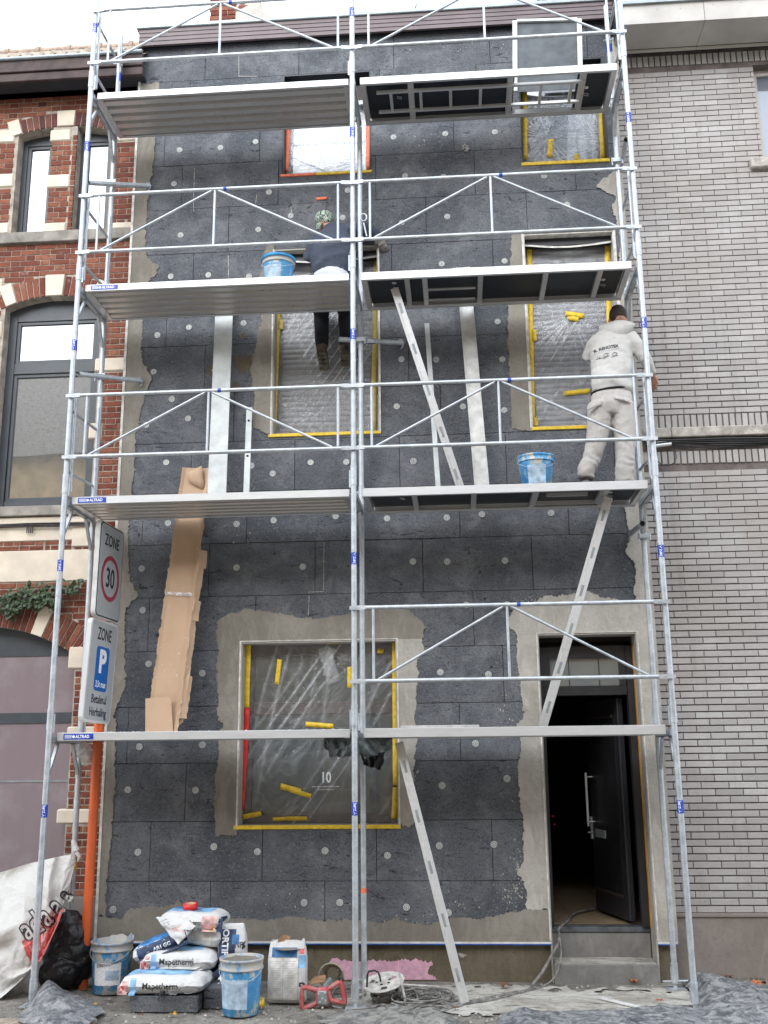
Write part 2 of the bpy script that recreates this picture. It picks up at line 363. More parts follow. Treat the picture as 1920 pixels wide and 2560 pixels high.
# cement spill near the door
def dustpatch(u):
    pass
def blob_sheet(name, pts, zf, mat, n=70, noise_amp=.05, kind=None):
    """flat irregular patch inside polygon pts (x,y), with a ragged edge"""
    xs = [p[0] for p in pts]; ys = [p[1] for p in pts]; x0, x1, y0, y1 = min(xs), max(xs), min(ys), max(ys)
    def inside(x, y):
        c = False; j = len(pts) - 1
        for i in range(len(pts)):
            (xi, yi), (xj, yj) = pts[i], pts[j]
            if (yi > y) != (yj > y) and x < (xj - xi) * (y - yi) / (yj - yi) + xi: c = not c
            j = i
        return c
    ny = max(2, int(n * (y1 - y0) / (x1 - x0))); vs = []; fs = []
    for j in range(ny + 1):
        for i in range(n + 1):
            x = x0 + (x1 - x0) * i / n; y = y0 + (y1 - y0) * j / ny; vs.append((x, y, zf(x, y)))
    for j in range(ny):
        for i in range(n):
            x = x0 + (x1 - x0) * (i + .5) / n; y = y0 + (y1 - y0) * (j + .5) / ny
            if inside(x + noise_amp * nz(x, y, 1, 9), y + noise_amp * nz(x, y, 5, 9)): a = j * (n + 1) + i; fs.append((a, a + 1, a + n + 2, a + n + 1))
    me = bpy.data.meshes.new(name); me.from_pydata(vs, [], fs); me.materials.append(mat); me.polygons.foreach_set('use_smooth', [True] * len(fs)); me.update()
    return tag(link(name, me), kind=kind)
blob_sheet('cement_dust', [(2.3, .25), (2.6, .6), (3.3, .82), (4.0, .80), (4.2, .62), (5.0, .72), (5.3, .35), (5.25, .05), (4.6, -.12), (3.9, -.2), (3.2, -.15), (2.9, .0), (2.4, .05)],
           lambda x, y: .0055 + .003 * fbm(x, y, 3, 5), M['dust'], 320, .26, 'stuff')
# scattered crumbs of mortar and grit
mb = MB()
for i in range(900):
    x = random.uniform(-.2, 5.6); y = random.uniform(-.75, .85); s = random.choice((.003, .004, .006, .009, .014)); a = random.random() * 3
    q = [Vector((cos(a + k * 2.1) * s, sin(a + k * 2.1) * s, 0)) for k in range(3)]
    mb.add([Vector((x, y, .008)) + p for p in q] + [Vector((x, y, .010 + s * .9))], [(0, 1, 3), (1, 2, 3), (2, 0, 3)])
tag(mb.build('grit', M['dust']), kind='stuff')
# -------------------------------------------------------------------- houses over the road (they show in the window glass)
opp = empty('brick_house', (2, -17, 0), 'row of brick houses with tiled roof over the road, mirrored in the windows', 'house')
M['opp_brick'] = simple('orange_brick_wall', (.40, .27, .13, 1), .9, scale=3, var=.2)
MB().box((-16, -18, -.16), (20, -11, 8.6)).build('wall', M['opp_brick'], opp)
MB().add([(-16.5, -10.6, 8.5), (20.5, -10.6, 8.5), (20.5, -14.5, 12.1), (-16.5, -14.5, 12.1), (-16.5, -18.4, 8.5), (20.5, -18.4, 8.5)], [(0, 1, 2, 3), (3, 2, 5, 4), (0, 3, 4), (1, 5, 2)]).build('roof', M['tile_old'], opp)
mb = MB()
for i in range(104): mb.tube((-16.5 + i * .355, -14.5, 12.1), (-16.5 + i * .355 + .31, -14.5, 12.1), .08, 8)
mb.build('ridge_tile', M['tile_old'], opp)['kind'] = 'stuff'
for x in (-12, -8.5, -4.8, -1.0, 2.6, 6, 9.5, 13):
    for z in (.8, 3.9, 6.5): MB().box((x, -11.02, z), (x + 1.5, -10.95, z + 1.75)).build('window', M['glass_dark'], opp); MB().box((x - .1, -10.99, z + 1.76), (x + 1.6, -10.9, z + 2.0)).build('lintel', M['panel_white'], opp)
# =================================================================== HELPERS FOR WALLS
def cells(rect, holes):
    x0, x1, z0, z1 = rect
    xs = sorted({x0, x1, *[min(max(h[i], x0), x1) for h in holes for i in (0, 1)]}); zs = sorted({z0, z1, *[min(max(h[i], z0), z1) for h in holes for i in (2, 3)]})
    out = []
    for i in range(len(xs) - 1):
        for j in range(len(zs) - 1):
            a, b, c, d = xs[i], xs[i + 1], zs[j], zs[j + 1]
            if b - a < 1e-5 or d - c < 1e-5: continue
            mx_, mz = (a + b) / 2, (c + d) / 2
            if not any(h[0] < mx_ < h[1] and h[2] < mz < h[3] for h in holes): out.append((a, b, c, d))
    return out
def slab_mesh(name, rect, holes, y0, y1, mat, bev=0):
    cs = cells(rect, holes)
    if not cs: return None
    bm = bmesh.new(); vd = {}
    def V(x, z):
        k = (round(x, 5), round(z, 5))
        if k not in vd: vd[k] = bm.verts.new((x, y0, z))
        return vd[k]
    # split cell borders so neighbours share vertices
    xs = sorted({c for q in cs for c in q[:2]}); zs = sorted({c for q in cs for c in q[2:]})
    for a, b, c, d in cs: bm.faces.new((V(a, c), V(b, c), V(b, d), V(a, d)))
    fr = list(bm.faces)
    r = bmesh.ops.extrude_face_region(bm, geom=fr)
    vs = [g for g in r['geom'] if isinstance(g, bmesh.types.BMVert)]
    # extruded copy becomes the back; keep the originals as front
    bmesh.ops.translate(bm, verts=vs, vec=(0, y1 - y0, 0))
    for k in list(vd.values()): pass
    if not any(f.normal.y < -.5 and abs(f.calc_center_median().y - y0) < 1e-6 for f in bm.faces):
        keep = [V(a, c) for a, b, c, d in cs[:0]]
        for a, b, c, d in cs:
            try: bm.faces.new((V(a, c), V(b, c), V(b, d), V(a, d)))
            except Exception: pass
    bm.normal_update(); bmesh.ops.recalc_face_normals(bm, faces=bm.faces)
    me = bpy.data.meshes.new(name); bm.to_mesh(me); bm.free(); me.materials.append(mat); return me
def ragged(name, poly, Y, thick, mat, parent, amp=.011, step=.008, raw=False, jag=1.0, closed_edges=()):
    """thin skin with a torn outline on the plane Y; poly in sight-line coords (u,v) or raw (x,z); closed_edges: indices of edges kept straight"""
    P = [(p[0], p[1]) if raw else ((lambda q: (q.x, q.z))(at(p[0], p[1], Y))) for p in poly]
    out = []; n = len(P)
    for i in range(n):
        a, b = Vector(P[i]), Vector(P[(i + 1) % n]); L = (b - a).length; k = max(1, int(L / step))
        nrm = Vector((-(b - a).y, (b - a).x)).normalized() if L > 0 else Vector((0, 0))
        for j in range(k):
            p = a.lerp(b, j / k); w = 0 if i in closed_edges else 1
            if w:
                d = amp * (nz(p.x, p.y, i * 3.1, 14) * 1.6 + nz(p.x, p.y, 7, 45) * 1.3 + nz(p.x, p.y, 9, 140) * 1.1) * jag * min(1, 4 * min(j, k - j) / k + .3)
                p = p + nrm * d
            out.append(p)
    bm = bmesh.new(); f = bm.faces.new([bm.verts.new((p.x, Y - thick, p.y)) for p in out])
    r = bmesh.ops.extrude_face_region(bm, geom=[f]); bmesh.ops.translate(bm, verts=[g for g in r['geom'] if isinstance(g, bmesh.types.BMVert)], vec=(0, thick - .0005, 0))
    if not any(abs(g.calc_center_median().y - (Y - thick)) < 1e-6 for g in bm.faces):
        pass
    bmesh.ops.triangulate(bm, faces=[f for f in bm.faces if len(f.verts) > 4])
    bmesh.ops.recalc_face_normals(bm, faces=bm.faces)
    me = bpy.data.meshes.new(name); bm.to_mesh(me); bm.free(); me.materials.append(mat)
    return link(name, me, parent)
def lay_bricks(parent, mat, x0, x1, z0, z1, px, pz, jx, jz, yface, depth, bond, skip, limit, rankfn, shift=0., zshift=0):
    """bond: 'half' long bricks, 'flemish' stretcher+header, 'soldier'. returns nothing; the 'limit' best ranked become parts, the rest one mass"""
    pieces = []
    nrow = int(round((z1 - z0) / pz))
    for r in range(nrow):
        za = z0 + r * pz; zb = za + pz - jz
        if bond == 'half': x = x0 - px + (px / 2 if r % 2 else 0) + shift
        elif bond == 'flemish': x = x0 - px + (px * .25 if r % 2 else .75 * px) + shift
        else: x = x0
        k = 0
        while x < x1:
            if bond == 'flemish': L = px * (.68 if k % 2 == 0 else .32)
            else: L = px
            a, b = max(x, x0), min(x + L - jx, x1)
            if b - a > .02:
                segs = skip((a, b, za, zb))
                for s_ in segs:
                    if s_[1] - s_[0] > .02 and s_[3] - s_[2] > .012: pieces.append(s_)
            x += L; k += 1
    pieces.sort(key=rankfn); cache = {}
    mass = MB()
    for i, (a, b, c, d) in enumerate(pieces):
        dy = .0025 * nz(a * 7, c * 9, 2, 3); y = yface + dy
        if i < limit:
            L, H = round((b - a) / .006) * .006, round((d - c) / .004) * .004
            key = (L, H)
            if key not in cache:
                w, h = (b - a) / 2, (d - c) / 2; bv = .003
                m = MB(); m.add([(-w, 0 + bv, -h), (w, bv, -h), (w, bv, h), (-w, bv, h), (-w + bv, 0, -h + bv), (w - bv, 0, -h + bv), (w - bv, 0, h - bv), (-w + bv, 0, h - bv),
                                 (-w, depth, -h), (w, depth, -h), (w, depth, h), (-w, depth, h)],
                                [(4, 5, 6, 7), (0, 1, 5, 4), (1, 2, 6, 5), (2, 3, 7, 6), (3, 0, 4, 7), (8, 9, 1, 0), (9, 10, 2, 1), (10, 11, 3, 2), (11, 8, 0, 3)])
                cache[key] = m.mesh('brick', mat)
            link('brick', cache[key], parent, ((a + b) / 2, y, (c + d) / 2))
        else: mass.box((a, y, c), (b, y + depth, d))
    if mass.v: tag(mass.build('brickwork', mat, parent), kind='stuff')
def skipper(holes, pred=None):
    def f(r):
        out = [r] if not any(h[0] < r[1] and h[1] > r[0] and h[2] < r[3] and h[3] > r[2] for h in holes) else cells(r, holes)
        return [q for q in out if not (pred and pred((q[0] + q[1]) / 2, (q[2] + q[3]) / 2))]
    return f
def infr(x, y, z):
    d = CR.inverted() @ (Vector((x, y, z)) - CC); u = 960 + FPX * d.x / d.y; v = 1280 - FPX * d.z / d.y
    return -20 < u < 1940 and -20 < v < 2580
def rank(yf):
    return lambda p: (0 if infr((p[0] + p[1]) / 2, yf, (p[2] + p[3]) / 2) else 50) + (Vector(((p[0] + p[1]) / 2, yf, (p[2] + p[3]) / 2)) - CC).length - 6 * min(.2, p[1] - p[0])
# =================================================================== RENOVATED HOUSE
F = .93                       # face of the insulation boards
XL, XR = .149, 5.10
house = empty('insulated_house', (2.6, 1.1, 0), 'terraced house being wrapped in dark insulation boards behind the scaffold', 'house')
OP = dict(door=(4.06, 4.945, -.1, 2.90), wg=(1.37, 2.80, 1.255, 2.875), l1=(1.62, 2.665, 4.85, 6.80), r1=(4.10, 4.985, 4.835, 6.845), l2=(1.685, 2.605, 7.63, 8.80), r2=(4.13, 4.99, 7.62, 8.80))
holes = list(OP.values())
mb = MB()
for a, b, c, d in cells((XL, XR, -.1, 9.6), holes): mb.box((a, 1.085, c), (b, 1.32, d))
mb.build('wall', M['joint_grey'], house)
random.seed(11)
ZR = .303
k = 0
for r in range(18):
    z0 = ZR + .5 * r; z1 = min(z0 + .5, 9.21); x = XL - [.0, .55, .25, .8, .4, .65, .1, .75, .3, .9, .2, .6, .35, .0, .5, .7, .45, .3][r]
    while x < XR:
        a, b = max(XL, x), min(XR, x + 1.0)
        if b - a > .06:
            dy = random.uniform(-.0035, .003)
            me = slab_mesh('insulation_board', (a + .0026, b - .0026, z0 + .0026, z1 - .0026), holes, F + dy, 1.083, M['eps'])
            if me: link('insulation_board', me, house); k += 1
        x += 1.0
# window reveals lined with base coat
def reveal(op, parent, mat, y0=F - .004, y1=1.15, th=.014, bottom=True):
    x0, x1, z0, z1 = op; m = MB()
    m.box((x0, y0, z0), (x0 + th, y1, z1)); m.box((x1 - th, y0, z0), (x1, y1, z1)); m.box((x0 + th, y0, z1 - th), (x1 - th, y1, z1))
    if bottom: m.box((x0 + th, y0, z0), (x1 - th, y1, z0 + th))
    return m.build('reveal', mat, parent)
for kx, m_ in (('wg', 'mortar'), ('l1', 'mortar'), ('r1', 'bead'), ('l2', 'ply'), ('r2', 'ply')): reveal(OP[kx], house, M[m_])
reveal((OP['door'][0], OP['door'][1], 0, OP['door'][3]), house, M['mortar'], bottom=False)
def window(parent, op, y, fw, mat, gmat, bars=(), name='window', gl=.02, label=None):
    x0, x1, z0, z1 = op; m = MB()
    m.box((x0, y, z0), (x0 + fw, y + .07, z1)); m.box((x1 - fw, y, z0), (x1, y + .07, z1)); m.box((x0 + fw, y, z0), (x1 - fw, y + .07, z0 + fw)); m.box((x0 + fw, y, z1 - fw), (x1 - fw, y + .07, z1))
    for z, h in bars: m.box((x0 + fw, y - .002, z - h / 2), (x1 - fw, y + .068, z + h / 2))
    w = m.build(name, mat, parent, bevel=.003)
    if label: w['label'] = label
    zs = [z0 + fw] + [z for z, h in bars] + [z1 - fw]
    for a, b in zip(zs, zs[1:]):
        g = link('pane', MB().box((x0 + fw - .005, y + .03, a - .005), (x1 - fw + .005, y + .045, b + .005)).mesh('pane', gmat), w); g.location = -(wloc(w))
    return w
wg = window(house, (1.384, 2.786, 1.269, 2.861), 1.10, .075, M['frame_brown'], M['glass_dark'], [(2.28, .11)], label='wide brown ground floor window with house number on the glass')
MB().box((1.45, 1.095, 2.76), (2.72, 1.10, 2.80)).build('frame_trim', M['frame_brown'], house)
# house number on the glass
text('house_number', '10', .13, M['white_print'], wg, frame_m((2.13, 1.128, 1.66), (1, 0, 0), (0, 0, 1)), bold=.002, sx=.75)
lm_ = MB(); random.seed(6)
for z, n_ in ((1.585, 17), (1.56, 11)):
    for i in range(n_):
        x = 2.13 + (i - n_ / 2) * .0145; hh = random.choice((.005, .007, .009)); lm_.box((x, 1.1275, z - .004), (x + random.uniform(.006, .011), 1.1285, z - .004 + hh))
lm_.build('fine_print', M['bead'], wg)
# first-floor windows with closed roller shutters
M['slat'] = simple('grey_shutter_slat', (.115, .122, .135, 1), .35, scale=3, var=.15)
for kx in ('l1', 'r1'):
    x0, x1, z0, z1 = OP[kx]
    w = window(house, (x0 + .014, x1 - .014, z0 + .014, z1 - .014), 1.12, .05, M['frame_grey'], M['glass_dark'], label='first floor window with closed grey roller shutter')
    sm = None; z = z0 + .07; ztop = z1 - .32 if kx == 'r1' else z1 - .36
    zz = z
    while zz < z1 - .07:
        if sm is None:
            prof = [(-.008 * sin(pi * i / 5), .052 * i / 5) for i in range(6)]
            vs = [(x, 1.112 + p[0], p[1]) for x in (x0 + .07, x1 - .07) for p in prof]
            sm = bpy.data.meshes.new('shutter_slat'); sm.from_pydata(vs, [], [(i, i + 1, i + 7, i + 6) for i in range(5)]); sm.materials.append(M['slat']); sm.polygons.foreach_set('use_smooth', [True] * 5)
        o = bpy.data.objects.new('shutter_slat', sm); COL.objects.link(o); o.parent = w; o.location = Vector((0, 0, zz)) - wloc(w)
        zz += .055
    m = MB().box((x0 + .065, 1.116, z0 + .06), (x1 - .065, 1.119, z1 - .06)); m.build('shutter_back', M['frame_dark'], house)
for kx, wm in (('l2', 'glass_solar'), ('r2', 'glass_solar')):
    x0, x1, z0, z1 = OP[kx]
    window(house, (x0 + .014, x1 - .014, z0 + .014, z1 - .014), 1.13, .06, M['frame_grey'], M[wm], label='attic window reflecting the white sky')
# curved lintel board over the attic windows
for kx in ('l2', 'r2'):
    x0, x1, z0, z1 = OP[kx]; m = MB(); n = 16
    pts = [(x0 + .02 + (x1 - x0 - .04) * i / n, z1 - .10 - .07 * sin(pi * i / n)) for i in range(n + 1)]
    for i in range(n): m.add([(pts[i][0], .99, pts[i][1]), (pts[i + 1][0], .99, pts[i + 1][1]), (pts[i + 1][0], .99, z1 - .30), (pts[i][0], .99, z1 - .30), (pts[i][0], 1.02, pts[i][1]), (pts[i + 1][0], 1.02, pts[i + 1][1])], [(0, 3, 2, 1), (0, 1, 5, 4)])
    m.build('lintel_board', M['wood_dark'], house)
# base coat bands with torn edges (sight-line coordinates)
c_ = lambda L, ox, oy: [(ox + a / 2, oy + b / 2) for a, b in L]
r2 = lambda L: c_(L, 0, 553.3); r4 = lambda L: c_(L, 0, 1106); r6 = lambda L: c_(L, 0, 1659); q1 = lambda L: c_(L, 829.5, 0); q3 = lambda L: c_(L, 829.5, 553.3); q5 = lambda L: c_(L, 829.5, 1106); q7 = lambda L: c_(L, 829.5, 1659)
def px_(x, z):   # raw helper for mixing real coords
    return (x, z)
def rawpoly(L): return [((lambda q: (q.x, q.z))(at(u, v, F))) for u, v in L]
def band(poly, mat, th, name='base_coat_band', amp=.012, parent=house, closed_edges=()): return ragged(name, poly, F - .004, th, mat, parent, amp=amp, raw=True, closed_edges=closed_edges)
left_top = rawpoly([(345, 180), (335, 290), (333, 340), (325, 400), (318, 450), (314, 540)] + r2([(640, 10), (690, 50), (655, 95), (640, 130), (620, 270), (612, 380), (615, 460), (655, 520), (645, 560), (620, 620), (605, 690), (590, 760), (585, 870), (570, 1000)]))
left_bot = rawpoly(r4([(560, 30), (555, 160), (562, 300), (600, 355), (570, 385), (545, 412), (540, 520), (545, 650), (540, 760), (505, 840), (490, 880), (505, 915), (495, 1000)]) + r6([(500, 0), (490, 200), (478, 350), (462, 500), (455, 640)]))
def edge_poly(R, x): return [(x, R[0][1])] + R + [(x, R[-1][1])]
band(edge_poly(left_top, XL), M['mortar_dark'], .005, closed_edges=(len(left_top) + 1,))
band(edge_poly([left_top[-1]] + left_bot, XL), M['mortar_dark'], .0054, closed_edges=(len(left_bot) + 2,))
botL = rawpoly(r6([(455, 640), (520, 655), (560, 612), (620, 598), (700, 600), (755, 590), (770, 560), (800, 598), (850, 625), (1000, 650), (1120, 655), (1200, 650), (1270, 640), (1400, 662), (1500, 650)]) + q7([(0, 668), (45, 648), (90, 662), (200, 680), (290, 645), (400, 652), (480, 640), (560, 622), (620, 612)]))
zb = ZR + .012
band([(botL[0][0] - .28 if botL[0][0] - .28 > XL else XL, zb)] + [(XL, botL[0][1])] + botL + [(4.06, botL[-1][1]), (4.06, zb)], M['mortar_dark'], .0062, closed_edges=(0, len(botL) + 1, len(botL) + 2, len(botL) + 3))
dl = rawpoly(q7([(620, 612), (612, 520), (590, 470), (565, 445), (590, 425), (602, 400), (600, 200), (590, 178), (583, 100), (580, 0)]) + q5([(580, 1080), (592, 1000), (572, 920), (602, 878), (596, 800), (590, 740), (575, 600), (560, 510), (535, 480), (560, 415), (620, 392), (700, 362), (800, 358), (890, 342), (935, 372), (1000, 376), (1080, 385)]))
zt = OP['door'][3] + .0
ix = max(i for i, p in enumerate(dl) if p[1] < zt)
lo, hi = dl[:ix + 1], dl[ix + 1:]
band([(4.06, lo[0][1])] + lo + [(lo[-1][0], zt)] + [(4.06, zt)], M['mortar'], .0056, closed_edges=(len(lo) + 1, len(lo) + 2))
band([(lo[-1][0], zt)] + hi + [(hi[-1][0], zt)], M['mortar'], .0066, closed_edges=(len(hi) + 1, len(hi)))
ru = rawpoly(q5([(1080, 385), (1085, 300), (1080, 220), (1045, 180), (1060, 100), (1045, 30)]) + q3([(1030, 1040), (1020, 900), (1030, 700), (1015, 500), (1030, 350), (1020, 200)]) + q1([(1015, 1000), (1000, 940), (985, 900), (1000, 850), (915, 810), (940, 780), (985, 745), (1010, 700), (1000, 600), (985, 500), (1000, 400), (1015, 300), (1020, 160)]))
band([(XR, ru[0][1])] + [(p[0], p[1]) for p in ru] + [(XR, ru[-1][1])], M['mortar'], .0058, closed_edges=(len(ru) + 1,))
band([(4.945, zb), (4.945, zt + .001), (hi[-1][0] - .004, zt + .001), (ru[0][0] - .03, ru[0][1] + .002), (XR, ru[0][1] + .002), (XR, zb)], M['mortar'], .0048, amp=.002)
# around the ground floor window
gl = rawpoly(r6([(1020, 290), (930, 292), (925, 130), (935, 0)]) + r4([(945, 1060), (942, 960), (965, 918), (942, 880), (946, 820), (935, 720), (940, 620), (930, 520), (950, 460), (1000, 436), (1080, 418), (1160, 428), (1280, 455), (1400, 458), (1510, 438)]) + q5([(0, 412), (80, 408), (130, 440), (182, 500), (165, 560), (180, 600), (140, 640), (150, 700), (138, 800), (134, 900), (142, 1000), (130, 1100)]) + q7([(130, 20), (135, 130), (130, 238), (100, 255), (60, 238)]))
W0 = OP['wg']
iL = max(i for i, p in enumerate(gl) if p[0] < W0[0] and p[1] < W0[3]); iR = min(i for i, p in enumerate(gl) if i > iL and p[0] > W0[1] and p[1] < W0[3])
A_, B_, C__ = gl[:iL + 1], gl[iL + 1:iR], gl[iR:]
band([(W0[0], gl[0][1])] + A_ + [(A_[-1][0], W0[3]), (W0[0], W0[3])], M['mortar_dark'], .0052, closed_edges=(len(A_) + 1, len(A_) + 2))
band([(A_[-1][0], W0[3])] + B_ + [(C__[0][0], W0[3])], M['mortar_dark'], .0060, closed_edges=(len(B_) + 1,))
band([(W0[1], W0[3]), (C__[0][0], W0[3])] + C__ + [(W0[1], C__[-1][1])], M['mortar'], .0056, closed_edges=(0, len(C__) + 2))
# beside the first floor windows
a = rawpoly([(575, 938), (548, 925), (545, 905), (550, 860), (540, 800), (546, 770), (555, 735), (565, 690), (560, 600), (572, 545), (585, 522)])
band([(OP['l1'][0], a[0][1])] + a + [(OP['l1'][0], a[-1][1])], M['mortar_dark'], .0054, closed_edges=(len(a) + 1,))
a = rawpoly([(1144, 931), (1106, 927), (1103, 860), (1099, 778), (1097, 663), (1102, 560), (1104, 510), (1118, 502)])
band([(OP['r1'][0], a[0][1])] + a + [(OP['r1'][0], a[-1][1])], M['mortar_dark'], .0054, closed_edges=(len(a) + 1,))
for L in ([(512, 768), (540, 770), (545, 790), (530, 808), (512, 800), (505, 782)], [(520, 722), (530, 722), (528, 732), (518, 730)], [(448, 790), (462, 795), (460, 812), (445, 806)], [(505, 826), (520, 830), (516, 840), (502, 836)]):
    band(rawpoly(L), M['mortar_brown'], .003, name='mortar_smear', amp=.012)
# splashes of base coat on the boards
random.seed(5); sp = MB()
def splash(u, v, su, sv, n, smin=.002, smax=.007):
    for _ in range(n):
        p = at(u + random.gauss(0, su), v + random.gauss(0, sv), F - .004); s_ = random.uniform(smin, smax); a0 = random.random() * 6; kx_ = random.uniform(.5, 1.8)
        if any(h[0] - .01 < p.x < h[1] + .01 and h[2] - .01 < p.z < h[3] + .01 for h in holes) or p.z > 9.1 or p.x < XL + .02 or p.x > XR - .02: continue
        sp.add([Vector((p.x + cos(a0 + i * 1.05) * s_, F - .004, p.z + sin(a0 + i * 1.05) * s_ * kx_)) for i in range(6)] + [Vector((p.x, F - .006, p.z))], [(i, (i + 1) % 6, 6) for i in range(6)])
for u, v, su, sv, n in ((1120, 1890, 8, 30, 60), (1100, 1930, 12, 20, 50), (860, 2000, 20, 12, 60), (985, 1960, 30, 15, 40), (700, 1930, 60, 30, 25), (1190, 100, 40, 25, 50), (905, 300, 25, 15, 20), (1150, 1300, 14, 6, 30), (900, 1700, 4, 60, 30), (1300, 600, 8, 60, 20), (1100, 1560, 10, 60, 25), (450, 1150, 80, 40, 16), (980, 90, 80, 10, 50)): splash(u, v, su, sv, n)
sp.build('mortar_splash', M['mortar'], house)['kind'] = 'stuff'
# filler foam lines in some joints
m = MB(); fm = MB()
def foamline(u0, v0, u1, v1, w=.006):
    p, q = at(u0, v0, F - .003), at(u1, v1, F - .003); n = int((q - p).length / .012) + 1
    for i in range(n):
        c0, c1 = p.lerp(q, i / n), p.lerp(q, (i + .8) / n); ww = w * (.4 + 1.2 * abs(nz(i * 1.7, u0, 3)))
        if nz(i * .8, v0, 1) > -.45: fm.bar(c0, c1, ww, .006, up=(0, 1, 0))
for L in ((516, 120, 516, 165), (516, 165, 556, 165), (420, 362, 418, 456), (552, 440, 555, 420), (700, 1172, 699, 1278), (699, 1278, 665, 1279), (668, 1285, 666, 1330), (1008, 315, 1008, 325), (493, 550, 494, 600), (690, 107, 1020, 90), (705, 104, 1000, 92), (628, 445, 630, 460)): foamline(*L)
for i in range(26): fm.lathe([(0, -.006), (.012, 0), (.0, .008)], at(1003 + random.uniform(-5, 9), 322 + random.uniform(-10, 5), F - .002), 6)
fm.build('filler_foam', M['bead'], house)
# exposed pink foam + brown coat below the starter rail
PL = .965
for a, b, c, d in cells((XL, XR, -.1, .295), [(4.06, 4.945, -.2, .5)]): MB().box((a, PL, c), (b, 1.084, d)).build('plinth', M['mortar_brown'], house)
pk = [(712, 2078), (722, 2071), (745, 2073), (770, 2076), (800, 2074), (850, 2076), (900, 2071), (932, 2074), (936, 2086), (925, 2096), (928, 2106), (944, 2116), (740, 2116), (730, 2095)]
ragged('pink_foam_board', [((lambda q: (q.x, q.z))(at(u, v, PL))) for u, v in pk], PL - .001, .004, M['pink'], house, raw=True, amp=.012, closed_edges=(11,))
ragged('pink_foam_board', [((lambda q: (q.x, q.z))(at(u, v, PL))) for u, v in [(985, 2058), (1010, 2062), (1000, 2068)]], PL - .001, .002, M['mortar'], house, raw=True, amp=.006)
# starter rail: white lip over a blue strip
M['rail_blue'] = simple('blue_rail_film', (.02, .10, .36, 1), .4, scale=20, var=.2)
m = MB(); m2 = MB()
for a, b in ((XL + .02, 4.062), (4.943, 5.105)):
    m.box((a, F - .016, .303), (b, 1.08, .318)); m2.box((a, F - .018, .293), (b, F + .02, .3028))
m.build('starter_rail', M['white_foam'], house); m2.build('starter_rail_edge', M['rail_blue'], house)
m = MB()
for i in range(380):   # mesh teeth above the rail
    x = XL + .3 + i * .0098
    if x < 4.04: m.box((x, F - .010, .318), (x + .005, F - .006, .324 + .006 * abs(nz(x, 0, 0, 6))))
m.build('mesh_strip', M['bead'], house)['kind'] = 'stuff'
# corner beads
m = MB(); m.box((XL - .012, F - .015, .31), (XL + .012, F + .03, 8.86)); m.build('corner_bead', M['bead'], house)
m = MB(); m.box((XR - .012, F - .006, .31), (XR + .012, F + .03, 8.86)); m.build('corner_bead', M['mortar'], house)
m = MB()
def fr(op, w=.010, y=F - .014, sides='LRTB'):
    x0, x1, z0, z1 = op
    BB = lambda a, b: MB().box(a, b).build('corner_bead', M['bead'], house)
    if 'L' in sides: BB((x0 - w, y, z0), (x0 + .003, y + .012, z1))
    if 'R' in sides: BB((x1 - .003, y, z0), (x1 + w, y + .012, z1))
    if 'T' in sides: BB((x0 - w, y, z1 + .001), (x1 + w, y + .012, z1 + w))
fr(OP['wg']); fr(OP['r1'], .014); fr(OP['l1'], .012, sides='LR'); fr((4.06, 4.945, .33, 2.90), .008)
# dowel anchors
am = MB()
am.lathe([(0, -.001), (.010, -.001), (.011, .002), (.028, .001), (.0295, .003), (.0300, .006)], n=20)
for v_ in range(len(am.v)): x, y, z = am.v[v_]; am.v[v_] = (x, z, y)
am.f = [tuple(reversed(f)) for f in am.f]; am.sm = [False] * len(am.f)
amesh = am.mesh('insulation_anchor', M['anchor'])
ad = MB()
for r_d, n_, s_ in ((.006, 1, .005), (.017, 6, .0033), (.023, 10, .0018)):
    for i in range(n_):
        a0 = 2 * pi * i / n_; cx, cz = (0, 0) if n_ == 1 else (cos(a0) * r_d, sin(a0) * r_d)
        ad.add([(cx + cos(2 * pi * j / 8) * s_, -.0015, cz + sin(2 * pi * j / 8) * s_) for j in range(8)], [tuple(reversed(range(8)))])
dmesh = ad.mesh('anchor_slot', M['anchor_dark'])
AN = [(388, 324), (476, 319), (552, 306), (850, 296), (962, 289), (1069, 285), (376, 397), (581, 415), (751, 411), (875, 380), (958, 382), (1175, 380), (1225, 442), (390, 508), (558, 496), (628, 466), (740, 470), (868, 481), (966, 468), (369, 597), (450, 594), (538, 597), (340, 724), (408, 707), (526, 698), (332, 803), (460, 800), (371, 862), (316, 918), (406, 904), (359, 999), (543, 1006), (589, 1023), (671, 999), (748, 998), (893, 996), (867, 776), (942, 777), (1085, 776), (857, 878), (1000, 878), (1089, 886), (879, 694), (1075, 695), (954, 570), (1090, 564), (1291, 617), (893, 997), (363, 1130), (511, 1132), (591, 1124), (725, 1115), (836, 1120), (965, 1118), (1041, 1111), (1190, 1108), (306, 1228), (511, 1226), (654, 1224), (892, 1213), (966, 1213), (1091, 1211), (308, 1318), (321, 1434), (437, 1454), (1007, 1307), (1095, 1306), (951, 1452), (1055, 1457), (301, 1613), (437, 1609), (1027, 1606), (276, 1706), (422, 1707), (955, 1697), (1095, 1682), (298, 1841), (462, 1829), (556, 1840), (702, 1838), (837, 1848), (949, 1827), (1067, 1824), (244, 1965), (385, 1958), (657, 1950), (734, 1950), (878, 1960), (968, 1972), (1120, 1982), (905, 990)]
for u, v in AN[:-1]:
    p = at(u, v, F - .002)
    if any(h[0] - .03 < p.x < h[1] + .03 and h[2] - .03 < p.z < h[3] + .03 for h in holes): continue
    o = link('insulation_anchor', amesh, house, (p.x, F - .0075, p.z)); o.rotation_euler = (0, random.random() * 6, 0); o.scale = (1, 1, random.uniform(.96, 1.03))
    d = bpy.data.objects.new('anchor_slot', dmesh); COL.objects.link(d); d.parent = o
